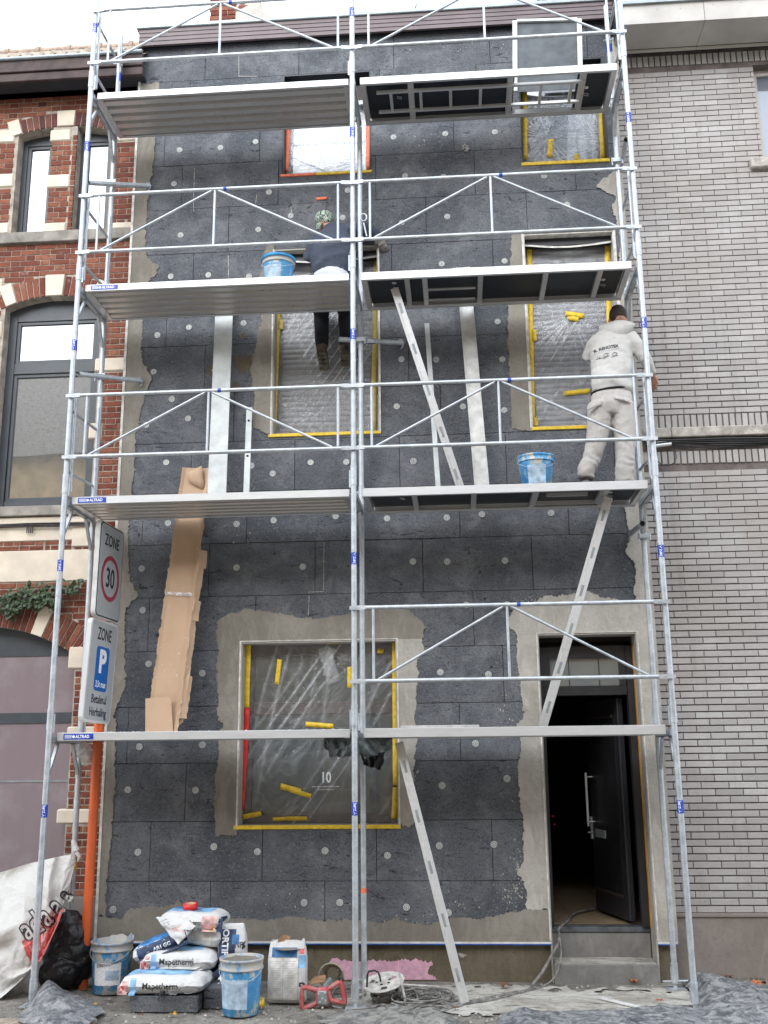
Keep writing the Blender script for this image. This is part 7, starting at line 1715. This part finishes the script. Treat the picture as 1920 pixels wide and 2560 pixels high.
m = MB(); a, b = MP(698, 985), MP(838, 775); m.box((a.x, ym - .035, a.z), (b.x, ym + .05, b.z)); m.build('gearbox', M['mixer_red'], mxr, bevel=.018)
m = MB(); a, b = MP(712, 965), MP(825, 800); m.box((a.x, ym - .047, a.z), (b.x, ym - .034, b.z)); pl_ = m.build('cover_plate', M['trim_grey'], mxr, bevel=.008)
m = MB()
for u, v in ((720, 850), (795, 838), (735, 945), (800, 930), (765, 905)): p = MP(u, v, ym - .052); m.tube(p, p + Vector((0, .008, 0)), .008, 8)
m.build('bolt', M['anchor'], mxr)
m = MB(); m.tube(MP(790, 780, ym + .02), MP(850, 690, ym + .22), .020, 10); m.build('shaft', M['trim_grey'], mxr)
m = MB(); 
for (u, v), (u2, v2) in (((505, 730), (560, 740)), ((960, 668), (1010, 700))): m.path([MP(u, v + 40), MP(u, v), MP((u + u2) / 2, v - 6), MP(u2, v2)], .008, 8)
m.build('trigger', M['rubber'], mxr)
rope = MB(); random.seed(12); c = at(553 + 870 / 5.333, 1987.5 + 640 / 5.333, .45)
for k in range(7):
    R_ = .055 + .0075 * k; rope.path([c + Vector((cos(a) * R_, -.02 * k + .1 + .012 * nz(a, k), max(-c.z + .02, sin(a) * R_ * .95))) for a in [2 * pi * i / 26 for i in range(26)]], .0075, 6, closed=True)
o = rope.build('coiled_hose', simple('dirty_beige_hose', (.30, .26, .20, 1), .8, scale=20, var=.3), None); mesh_at(o, (c.x, .45, 0.0)); tag(o, 'coil of dirty beige hose behind the red mixer', 'hose')
q = [at(u, v, .2) for u, v in ((664, 2128), (703, 2120), (700, 2112), (675, 2113))]
o = link('cardboard_scrap', grid_mesh('cardboard_scrap', 8, 5, lambda a, b: q[0].lerp(q[1], a).lerp(q[3].lerp(q[2], a), b) + Vector((0, .10 * b, .01 * nz(a * 5, b * 3))), M['kraft'])); o.modifiers.new('t', 'SOLIDIFY').thickness = .004; tag(o, 'brown cardboard scrap lying behind the red mixer', 'cardboard')
M['cable'] = simple('dusty_grey_cable', (.22, .21, .195, 1), .75, scale=18, var=.35); M['reel'] = simple('dusty_reel_steel', (.50, .48, .45, 1), .6, scale=22, var=.22)
RC = at(828, 2121.5, .14); rl = empty('cable_reel', (RC.x, .14, 0), 'round metal cable reel with wound cable beside the middle scaffold post', 'cable reel')
tilt = Matrix.Rotation(radians(14), 3, 'X') @ Matrix.Rotation(radians(-8), 3, 'Y'); 
def RL(x, y, z): return Vector((RC.x, .14, RC.z)) + tilt @ Vector((x, y, z))
def disc(name, R_, z0, mat, hole=True):
    m = MB(); n = 48
    for (ra, rb) in ((.018, .075), (.075, .115), (.115, R_)):
        for i in range(n):
            if hole and ra == .075 and (i % 16) in (3, 4, 5, 6): continue
            a0, a1 = 2 * pi * i / n, 2 * pi * (i + 1) / n
            top_ = [RL(r * cos(a), r * sin(a), z0 + (.004 if r == R_ else 0)) for r, a in ((ra, a0), (rb, a0), (rb, a1), (ra, a1))]; bot = [p - tilt @ Vector((0, 0, .006)) for p in top_]
            m.add(top_ + bot, [(0, 1, 2, 3), (7, 6, 5, 4), (0, 4, 5, 1), (1, 5, 6, 2), (2, 6, 7, 3), (3, 7, 4, 0)])
    return m.build(name, mat, rl)
tp_ = disc('top_flange', .165, 0, M['reel']); disc('bottom_flange', .155, -.185, M['reel'], False)
for dx, dy in ((.045, -.035), (-.01, -.05), (.05, .02), (-.05, .0)):
    m = MB(); m.tube(RL(dx, dy, 0), RL(dx, dy, .006), .019, 14); m.build('socket', M['bead'], rl); m = MB(); m.tube(RL(dx, dy, .0065), RL(dx, dy, .007), .013, 12); m.build('socket_hole', M['dark_hole'], rl)
m = MB(); m.tube(RL(0, 0, -.18), RL(0, 0, -.004), .05, 16); m.build('drum', M['reel'], rl); random.seed(4); m = MB(); pts = []
for i in range(360): a = i * 2 * pi / 22; lay = (i // 22) % 9; pts.append(RL(cos(a) * (.085 + .012 * (lay % 3) + .008 * nz(i * .2, 3)), sin(a) * (.085 + .012 * (lay % 3)), -.175 + .155 * ((i / 22) % 9) / 9 + .012 * nz(i * .15, 1)))
m.path(pts, .0075, 6); m.build('wound_cable', M['cable'], rl)
m = MB(); m.path([at(708.5 + u / 6, 1935.6 + v / 6, .10) for u, v in ((505, 1180), (510, 1020), (530, 975), (600, 965), (650, 985), (672, 1040), (682, 1110))], .0075, 8); m.build('handle', M['rubber'], rl)
m = MB(); m.path([at(708.5 + u / 6, 1935.6 + v / 6, .04) for u, v in ((925, 1000), (940, 1080), (965, 1180), (990, 1300), (1015, 1430), (990, 1440))], .009, 8); m.path([at(708.5 + u / 6, 1935.6 + v / 6, .06) for u, v in ((460, 1010), (450, 1200), (455, 1400))], .007, 8); m.build('stand', M['reel'], rl)
# loose cable on the ground
C5 = lambda u, v, z=.012: G(846.8 + u / 4, 2013 + v / 4, z)
def spline(P, n=8):
    out = []
    for i in range(len(P) - 1):
        p0, p1, p2, p3 = P[max(0, i - 1)], P[i], P[i + 1], P[min(len(P) - 1, i + 2)]
        for k in range(n): t_ = k / n; out.append(.5 * ((2 * p1) + (p2 - p0) * t_ + (2 * p0 - 5 * p1 + 4 * p2 - p3) * t_ * t_ + (3 * p1 - p0 - 3 * p2 + p3) * t_ ** 3))
    return out + [P[-1]]
def cableobj(name, P, r, label, cat='cable', mat='cable'):
    m = MB(); m.path(spline([Vector(p) for p in P]), r, 8); o = m.build(name, M[mat], None); mesh_at(o, P[0]); return tag(o, label, cat)
st_top = Vector((4.20, .90, .05))
door_pts = [C5(1180, 505), at(846.8 + 1225 / 4, 2013 + 440 / 4, .72), at(846.8 + 1290 / 4, 2013 + 360 / 4, .80), at(846.8 + 1345 / 4, 2013 + 270 / 4, .86), at(846.8 + 1385 / 4, 2013 + 190 / 4, .90), at(846.8 + 1425 / 4, 2013 + 110 / 4, 1.0), at(846.8 + 1445 / 4, 2013 + 30 / 4, 1.08), at(846.8 + 1440 / 4, 2013 - 25 / 4, 1.12), Vector((4.25, 1.35, .42)), Vector((4.35, 1.75, .42)), Vector((4.62, 2.1, .42))]
cableobj('power_cable', [G(812, 2186, .03), C5(-60, 690), C5(40, 640), C5(160, 715), C5(300, 690), C5(480, 640), C5(640, 610), C5(800, 580), C5(960, 545), C5(1080, 520)] + door_pts, .013, 'thick grey cable running from the reel up the step and in at the door')
p2_ = [C5(200, 700), C5(420, 680), C5(620, 625), C5(860, 590), C5(1040, 540), C5(1200, 500), C5(1300, 470), at(846.8 + 1390 / 4, 2013 + 410 / 4, .80), at(846.8 + 1440 / 4, 2013 + 310 / 4, .86), at(846.8 + 1462 / 4, 2013 + 200 / 4, .92), at(846.8 + 1455 / 4, 2013 + 110 / 4, 1.02), at(846.8 + 1445 / 4, 2013 + 10 / 4, 1.09)]
cableobj('power_cable', p2_, .0075, 'thin grey cable looping beside the thick one to the door step')
random.seed(8); Ls = [[(100, 470), (200, 520), (320, 590), (480, 630), (600, 640), (560, 590), (420, 610), (260, 650)], [(180, 560), (230, 620), (150, 660), (90, 600), (140, 540), (260, 580), (560, 600), (600, 610)], [(260, 560), (280, 500), (360, 480), (470, 520), (550, 590)], [(20, 650), (200, 700), (400, 690), (490, 660), (300, 640), (120, 690)], [(0, 620), (130, 655), (220, 600), (190, 500), (110, 470), (60, 560)], [(60, 690), (160, 660), (280, 610), (420, 600), (540, 640)]]
for i, L in enumerate(Ls): cableobj('power_cable', [C5(u, v, .012 + .012 * i) for u, v in L], .0065 if i % 2 else .008, ['loop of grey cable right beside the reel', 'tangled grey cable coil in front of the leaning bar', 'grey cable arching over the paving behind the tangle', 'long flat cable loop nearest the camera', 'small cable loop hugging the reel foot', 'cable end stretched toward the foot of the leaning bar'][i])
cableobj('power_cable', [G(738, 2178, .02), G(716, 2170, .02), G(722, 2140, .03), G(752, 2134, .03), G(790, 2143, .02), G(770, 2158, .02)], .007, 'thin pale cable looping around the right side of the red mixer')
cableobj('power_cable', [G(680, 2190, .015), G(705, 2196, .015), G(740, 2184, .02), G(800, 2176, .03), G(830, 2170, .03), G(860, 2190, .03), G(886, 2196, .02)], .006, 'pale cable lying over the crumpled grey sheet by the middle post')
random.seed(18); T_ = []; cu_, cv_ = 905, 2150
for i in range(95):
    a = i * .62 + .5 * sin(i * .37); r = 26 + 16 * sin(i * .23) + random.uniform(-6, 6); T_.append(G(cu_ + r * 1.5 * cos(a) + 22 * sin(i * .11), cv_ + r * .42 * sin(a) + 4 * sin(i * .17), .012 + .0011 * i * (.4 + .6 * abs(sin(i * .7)))))
cableobj('power_cable', T_, .0062, 'long grey cable heaped in tangled turns between the reel and the leaning bar')
# white strips on the ground
a, b = G(1299, 2156, .016), G(1411, 2183, .016); mesh_at(plank('white_batten', a, b, .05, .010, M['white_foam'], 'white batten lying on the dusty ground before the door step', 'batten', up=(0, 0, 1)), a)
a, b = G(868, 2126, .015), G(948, 2131, .015); mesh_at(plank('mesh_bead', a, b, .03, .006, M['bead'], 'white corner bead lying against the pink foam plinth', 'strip', up=(0, 0, 1)), a)
# =================================================================== SHEETS AND BAGS
def film_solid(name, c0, c1, rough, tr=0.0, bs=.5, dirt=(.3, .29, .27, 1), dl=.62):
    t = NT(name); n = t.noise(2.5, 6, .7, dist=1.5); n2 = t.noise(11, 6, .75, dist=1.0); c = t.mix(n, c0, c1); c = t.mix(t.ramp(n2, [(dl - .12, 0.), (dl + .06, .8)]), c, dirt); t.set(c, t.ramp(n2, [(.3, rough), (.7, min(1, rough + .3))])); t.bump(t.noise(9, 5, .6, dist=2), bs, .03)
    if tr: t.p.inputs['Alpha'].default_value = 1 - tr
    return t.m
M['grey_sheet'] = film_solid('dusty_grey_polythene', (.035, .040, .046, 1), (.13, .143, .158, 1), .30, dl=.54, bs=.9, dirt=(.36, .36, .36, 1))
M['dark_sheet'] = film_solid('dusty_dark_membrane', (.045, .048, .052, 1), (.12, .12, .12, 1), .55, dl=.52, dirt=(.30, .29, .26, 1))
M['black_bag'] = film_solid('black_bin_bag', (.006, .006, .007, 1), (.014, .014, .016, 1), .22, dl=.8)
M['big_bag'] = film_solid('white_woven_bag', (.46, .455, .43, 1), (.60, .59, .575, 1), .55, bs=.5, dirt=(.52, .50, .42, 1), dl=.66)
M['green_sheet'] = film_solid('grey_green_plastic', (.085, .105, .108, 1), (.13, .155, .157, 1), .35, dl=.8)
M['clear_bag'] = film_solid('clear_bag', (.6, .6, .58, 1), (.75, .75, .73, 1), .25, tr=.55)
def ridged(x, y, s, seed): return 1 - 2 * abs(nz(x * s, y * s, seed))
def crease(x, y, s, seed):
    d, _ = noise.voronoi(Vector((x * s + .4 * nz(x * s, y * s, seed), y * s, seed * 3.7))); return (d[1] - d[0])
def sheet_on_ground(name, poly_rows, hfun, mat, label, cat='plastic sheet', nu=130, nv=70, amp=.02, seed=1):
    """poly_rows: rows of sight-line points on the ground, back row first"""
    rows = [[G(u, v) for u, v in r] for r in poly_rows]
    def samp(R_, a):
        k = a * (len(R_) - 1); i = min(int(k), len(R_) - 2); return R_[i].lerp(R_[i + 1], k - i)
    def fn(a, b):
        k = b * (len(rows) - 1); j = min(int(k), len(rows) - 2); p = samp(rows[j], a).lerp(samp(rows[j + 1], a), k - j); e = min(1, 6 * min(a, 1 - a, b + .02, 1 - b + .02))
        z = hfun(a, b) * e + (amp * (1.5 * (1 - crease(p.x, p.y * 1.3, 3.2, seed)) * .6 + .5 * (.6 - crease(p.x, p.y, 8, seed + 3)) + .22 * (.5 - crease(p.x, p.y, 18, seed + 5)) - .2)) * (.35 + .65 * e)
        ed = .03 * (1 - e); return Vector((p.x + ed * nz(p.x * 9, p.y * 9, seed), p.y + ed * nz(p.y * 9, p.x * 9, seed + 1), .014 + max(0, z)))
    o = link(name, grid_mesh(name, nu, nv, fn, mat)); o.modifiers.new('t', 'SOLIDIFY').thickness = .003
    loc = rows[0][0]; o.data.transform(Matrix.Translation(-loc)); o.location = loc; return tag(o, label, cat)
def bump_(a, b, ca, cb, sa, sb, h): return h * math.exp(-((a - ca) / sa) ** 2 - ((b - cb) / sb) ** 2)
sheet_on_ground('plastic_sheet', [[(75, 2158), (105, 2150), (140, 2150), (190, 2168)], [(50, 2190), (100, 2185), (160, 2185), (228, 2188)], [(40, 2215), (110, 2235), (170, 2240), (200, 2215)]], lambda a, b: bump_(a, b, .33, .25, .22, .4, .10) + bump_(a, b, .45, .6, .25, .3, .05), M['grey_sheet'], 'crumpled dusty grey sheet on the ground at the foot of the left scaffold posts', amp=.035, seed=3)
sheet_on_ground('membrane', [[(735, 2192), (790, 2186), (850, 2184), (900, 2196)], [(700, 2206), (780, 2200), (860, 2200), (985, 2205)], [(680, 2215), (780, 2235), (880, 2240), (1000, 2225)]], lambda a, b: bump_(a, b, .62, .3, .18, .5, .025) + bump_(a, b, .9, .6, .10, .5, .05), M['dark_sheet'], 'torn dark membrane bunched up in front of the cable reel', amp=.020, seed=7)
sheet_on_ground('plastic_sheet', [[(1085, 2196), (1180, 2192), (1330, 2188), (1500, 2178)], [(1078, 2206), (1200, 2208), (1350, 2206), (1540, 2200)], [(1070, 2240), (1200, 2245), (1400, 2245), (1600, 2245)]], lambda a, b: bump_(a, b, .12, .3, .12, .4, .05) + bump_(a, b, .9, .4, .2, .5, .03), M['grey_sheet'], 'grey polythene edge lying along the front of the dusty ground', amp=.022, seed=9, nu=170)
sheet_on_ground('plastic_sheet', [[(1470, 2128), (1530, 2122), (1600, 2128), (1700, 2150)], [(1508, 2165), (1560, 2160), (1640, 2165), (1760, 2175)], [(1500, 2235), (1580, 2240), (1680, 2240), (1800, 2240)]], lambda a, b: bump_(a, b, .30, .35, .22, .30, .075) + bump_(a, b, .7, .7, .3, .4, .05) + bump_(a, b, .1, .1, .12, .2, .05), M['grey_sheet'], 'heaped grey polythene sheet at the foot of the right scaffold posts', amp=.04, seed=15, nu=150, nv=110)
# black rubbish bag behind the left posts
bl_c = at(140, 2085, .60); bgo = solid('rubbish_bag', [('ball', Vector((bl_c.x - .02, .62, .20)), (.19, .13, .22)), ('ball', Vector((bl_c.x + .00, .62, .36)), (.15, .12, .20)), ('ball', Vector((bl_c.x - .06, .56, .10)), (.20, .16, .12)), ('ball', Vector((bl_c.x + .10, .64, .18)), (.12, .11, .2))], M['black_bag'], None, vox=.012, smooth=3,
              fold=lambda c, n: .035 * (.5 - crease(c.x + c.y, c.z * .8, 7, 2)) + .016 * (.5 - crease(c.x - c.y, c.z, 15, 5)))
bgo.location = (0, 0, 0); mesh_at(bgo, (bl_c.x, .5, 0)); tag(bgo, 'crumpled black rubbish bag between the left scaffold posts and the orange pole', 'rubbish bag')
mn = min(v.co.z for v in bgo.data.vertices); bgo.location.z -= mn - .004
# white bulk bag tied to the left inner post
K_ = [[(-60, 1905, .62), (0, 1885, .60), (60, 1866, .60), (120, 1852, .62), (150, 1846, .66), (165, 1838, .69)],
      [(-60, 1960, .50), (0, 1940, .46), (55, 1925, .45), (105, 1910, .50), (135, 1890, .58), (162, 1866, .66)],
      [(-60, 2030, .36), (0, 2010, .33), (50, 1990, .34), (95, 1968, .42), (125, 1940, .52), (150, 1915, .60)],
      [(-60, 2090, .30), (0, 2070, .26), (40, 2052, .27), (75, 2030, .33), (105, 2000, .44), (132, 1966, .54)],
      [(-60, 2130, .30), (0, 2115, .25), (30, 2105, .26), (60, 2085, .29), (85, 2058, .36), (118, 2010, .48)],
      [(-60, 2165, .22), (-10, 2165, .20), (15, 2145, .22), (45, 2118, .24), (72, 2088, .30), (84, 2080, .36)]]
def kf(a, b):
    k = b * 5; j = min(int(k), 4); tb_ = k - j; l = a * 5; i = min(int(l), 4); ta_ = l - i; e = lambda t_: t_ * t_ * (3 - 2 * t_) * .3 + t_ * .7; ta2, tb2 = e(ta_), e(tb_)
    g = [K_[j][i], K_[j][i + 1], K_[j + 1][i], K_[j + 1][i + 1]]; mixv = [((g[0][c] * (1 - ta2) + g[1][c] * ta2) * (1 - tb2) + (g[2][c] * (1 - ta2) + g[3][c] * ta2) * tb2) for c in range(3)]
    an = atan2(1 - b + .1, 1.05 - a); fol = .022 * sin(an * 19 + 3 * nz(a * 3, b * 3)) * min(1, (1 - a) * 3) * (.4 + abs(nz(a * 2, b * 2, 9)) * 2) + .03 * (.5 - crz(a * 1.2, b * 1.4, 4, 2)); return at(mixv[0], mixv[1], mixv[2] - fol - .012 * nz(a * 5, b * 5, 4))
bb = empty('bulk_bag', tuple(at(0, 2160, .3)), 'white bulk bag with black and red print knotted to the left inner scaffold post', 'bag')
bo = link('bag_skin', grid_mesh('bag_skin', 80, 80, kf, M['big_bag']), bb)
low = link('bag_hem', grid_mesh('bag_hem', 30, 16, lambda a, b: (lambda p: Vector((p.x + .05 * b * (a - .5), p.y + .05 + .10 * b - .015 * nz(a * 6, b * 3), max(.008, p.z * (1 - b)))))(kf(a, 1.0) + Vector((0, .02, .03))), film_solid('grimy_bag_hem', (.26, .25, .235, 1), (.38, .37, .35, 1), .6, dl=.6)), bb)
m = MB(); m.path([at(165, 1838, .68), at(163, 1828, .68), at(160, 1822, .69), at(158, 1816, .68)], [.03, .022, .026, .016], 8); m.path([at(165, 1842, .67), at(172, 1850, .66), at(168, 1862, .66)], [.02, .018, .006], 8); m.build('knot', M['big_bag'], bb)
bd = (CR.col[1]).normalized() 
def bp(u, v): return at(u, v, .0)
m = MB(); P = [(47, 2034), (60, 2022), (100, 1993), (138, 1960), (128, 1990), (112, 2025), (95, 2062), (80, 2086), (68, 2080), (56, 2060)]
rp_ = MB(); rp_.add([bp(u, v) for u, v in P], [tuple(range(len(P)))]); o = rp_.build('red_print', M['sack_red'], bb); subdiv(o); subdiv(o); 
def subn(o, L):
    bm = bmesh.new(); bm.from_mesh(o.data)
    for _ in range(6):
        es = [e for e in bm.edges if e.calc_length() > L]
        if not es: break
        bmesh.ops.subdivide_edges(bm, edges=es, cuts=1); bmesh.ops.triangulate(bm, faces=bm.faces)
    bm.to_mesh(o.data); bm.free()
subn(o, .02)
def conform_view(o, target, off):
    """press a print onto a sheet along the print's own facing direction"""
    k = target.name
    if k not in bvh_cache: w = wloc(target); bvh_cache[k] = BVHTree.FromPolygons([v.co + w for v in target.data.vertices], [tuple(p.vertices) for p in target.data.polygons])
    w = wloc(o)
    for v in o.data.vertices:
        p = v.co + w; d = (p - CC).normalized(); h = bvh_cache[k].ray_cast(CC, d)
        if h[0] is not None: v.co = h[0] - d * off - w
conform_view(o, bo, .003)
for k_ in range(7):
    t0 = k_ / 7; rp_ = MB(); a_ = (66 + 60 * t0 * .2 + 8 * k_, 2034 - 10 * k_ + 6); q4 = [(62 + 9 * k_, 2030 - 9 * k_ + 14), (66 + 9 * k_, 2028 - 9 * k_ + 14), (80 + 4 * k_, 2072 - 10 * k_), (76 + 4 * k_, 2074 - 10 * k_)] if k_ < 5 else [(60 + 8 * k_, 2040 - 8 * k_), (62 + 8 * k_, 2040 - 8 * k_), (66 + 8 * k_, 2050 - 9 * k_), (64 + 8 * k_, 2051 - 9 * k_)]
    rp_.add([bp(u, v) for u, v in q4], [(0, 1, 2, 3)]); o = rp_.build('pale_line', M['sack_pinkish'], bb); subn(o, .02); conform_view(o, bo, .005)
for ch_, u, v, ang, sz in (('a', 56, 2008, 33, .26), ('d', 76, 1996, 33, .26), ('a', 97, 1979, 36, .26), ('a', 121, 1957, 42, .25), ('a', 142, 1934, 52, .19)):
    ca, sa_ = cos(radians(ang)), sin(radians(ang)); X = CR.col[0] * ca + CR.col[2] * sa_; Y = CR.col[2] * ca - CR.col[0] * sa_
    for mt, bo_, of in (('print_grey', .016, .006), ('big_bag', .002, .009)):
        o = text('lettering', ch_, sz, M[mt] if mt != 'print_grey' else M['frame_dark'], bb, frame_m(bp(u, v), X, Y), ext=0, bold=bo_, sx=.72); subn(o, .03); conform_view(o, bo, of)
# grey-green plastic hanging under the first deck at the middle posts
hb = empty('plastic_sheet', tuple(at(780, 1595, .3)), 'grey green plastic bundled under the first deck at the middle posts', 'plastic sheet')
def hang(name, P, y, amp, seed, mat=M['green_sheet'], nu=36, nv=22):
    a, b, c, d = [at(u, v, yy) for u, v, yy in P]
    def fn(s_, t_):
        p = a.lerp(b, s_).lerp(d.lerp(c, s_), t_); w = sin(s_ * 16 + 3 * nz(s_ * 3, t_ * 2, seed)) * amp * (.3 + t_); return p + Vector((.012 * nz(s_ * 5, t_ * 5, seed), w - .05 * sin(pi * t_) * abs(sin(s_ * 9)), .015 * nz(s_ * 8, 2, seed) * t_ + .01 * nz(s_ * 5, t_ * 8, seed)))
    o = link(name, grid_mesh(name, nu, nv, fn, mat), hb); o.modifiers.new('t', 'SOLIDIFY').thickness = .002; return o
hang('hanging_fold', [(702, 1592, .20), (772, 1590, .12), (757, 1634, .16), (712, 1636, .24)], .2, .030, 2); hang('hanging_fold', [(762, 1592, .10), (848, 1590, .20), (846, 1618, .22), (788, 1640, .14)], .2, .026, 6); hang('hanging_fold', [(772, 1605, .30), (840, 1600, .34), (822, 1664, .34), (785, 1652, .30)], .3, .030, 9, M['black_bag']); hang('hanging_fold', [(700, 1596, .30), (718, 1592, .28), (716, 1622, .22), (699, 1616, .26)], .3, .018, 12)
cb = solid('clear_bag', [('ball', at(176, 1618, .62), (.085, .06, .075)), ('ball', at(186, 1636, .62), (.05, .04, .075))], M['clear_bag'], None, vox=.011, smooth=2, fold=lambda c, n: .022 * (.4 - abs(nz(c.x, c.y, c.z, 13)) * 1.5)); mesh_at(cb, tuple(at(178, 1625, .62))); tag(cb, 'clear crumpled plastic bag wedged on the left inner post under the first deck', 'plastic bag')
# =================================================================== LEAVES
M['leaf_yellow'] = simple('yellow_maple_leaf', srgb(214, 160, 40), .7, scale=30, var=.3); M['leaf_brown'] = simple('brown_leaf', (.20, .09, .045, 1), .7, scale=30, var=.4); M['leaf_rust'] = simple('rust_leaf', (.42, .13, .05, 1), .7, scale=30, var=.3)
def leaf_obj(u, v, s_, mat, label, seed, z=.02, lobes=5, fl=.5):
    random.seed(seed); c = G(u, v, z); n = 24; rot = random.random() * 6; vs = [Vector((0, 0, .006))]
    for i in range(n):
        a = 2 * pi * i / n; r = s_ * (.45 + .55 * abs(cos(lobes * a / 2)) ** 1.5); vs.append(Vector((cos(a + rot) * r, sin(a + rot) * r * .8, .35 * s_ * nz(cos(a) * 2, sin(a) * 2, seed) * 1.6 + fl * s_ * .3 * abs(sin(a + seed)))))
    mz = min(v_.z for v_ in vs); m = MB(); m.add([p - Vector((0, 0, mz)) for p in vs], [(0, 1 + i, 1 + (i + 1) % n) for i in range(n)], True); m.path([Vector((0, 0, .004 - mz)), Vector((-cos(rot) * s_ * .8, -sin(rot) * s_ * .6, .01))], .0015, 4)
    o = m.build('leaf', mat, None); o.location = c; return tag(o, label, 'leaf')
for i, (u, v, s_, mt, lb) in enumerate([(182, 2168, .055, 'leaf_yellow', 'yellow maple leaf standing up left of the full bucket of the sack pile'), (198, 2173, .045, 'leaf_yellow', 'smaller yellow leaf right beside the upright maple leaf'), (374, 2192, .035, 'leaf_yellow', 'yellow leaf lying in front of the foam block'), (185, 2136, .04, 'leaf_brown', 'greenish brown leaf by the foot of the orange pole'), (304, 2194, .03, 'leaf_brown', 'brown leaf at the left corner of the foam block'), (1093, 2131, .065, 'leaf_brown', 'curled brown leaf on the dust between plinth and cables'), (1369, 2121, .05, 'leaf_rust', 'orange shard leaf before the lower door step'), (1425, 2164, .04, 'leaf_rust', 'rusty leaf near the end of the white batten'), (1530, 2106, .045, 'leaf_rust', 'rust coloured leaf by the grey plinth beside the right post'), (1552, 2110, .05, 'leaf_rust', 'second rust coloured leaf along the grey plinth'), (1572, 2114, .05, 'leaf_brown', 'brown leaf in the middle of the plinth leaves'), (1592, 2108, .05, 'leaf_rust', 'rust coloured leaf curled against the plinth near the frame edge'), (1640, 2126, .06, 'leaf_rust', 'orange leaf at the right frame edge'), (1515, 2108, .03, 'leaf_brown', 'small brown leaf nearest the right post'), (985, 2178, .03, 'leaf_brown', 'small brown leaf under the foot of the leaning bar')]):
    leaf_obj(u, v, s_, M[mt], lb, 40 + i)
m = MB(); random.seed(77)
for i in range(160):
    u = random.choice((random.gauss(1580, 22), random.gauss(1650, 20))); p = G(u, 2110 + random.random() * 8, .01); h_2 = random.uniform(.01, .035); m.add([p, p + Vector((.004, 0, 0)), p + Vector((random.gauss(0, .01), 0, h_2))], [(0, 1, 2)])
tag(m.build('grass', M['leaf'], None), kind='stuff')
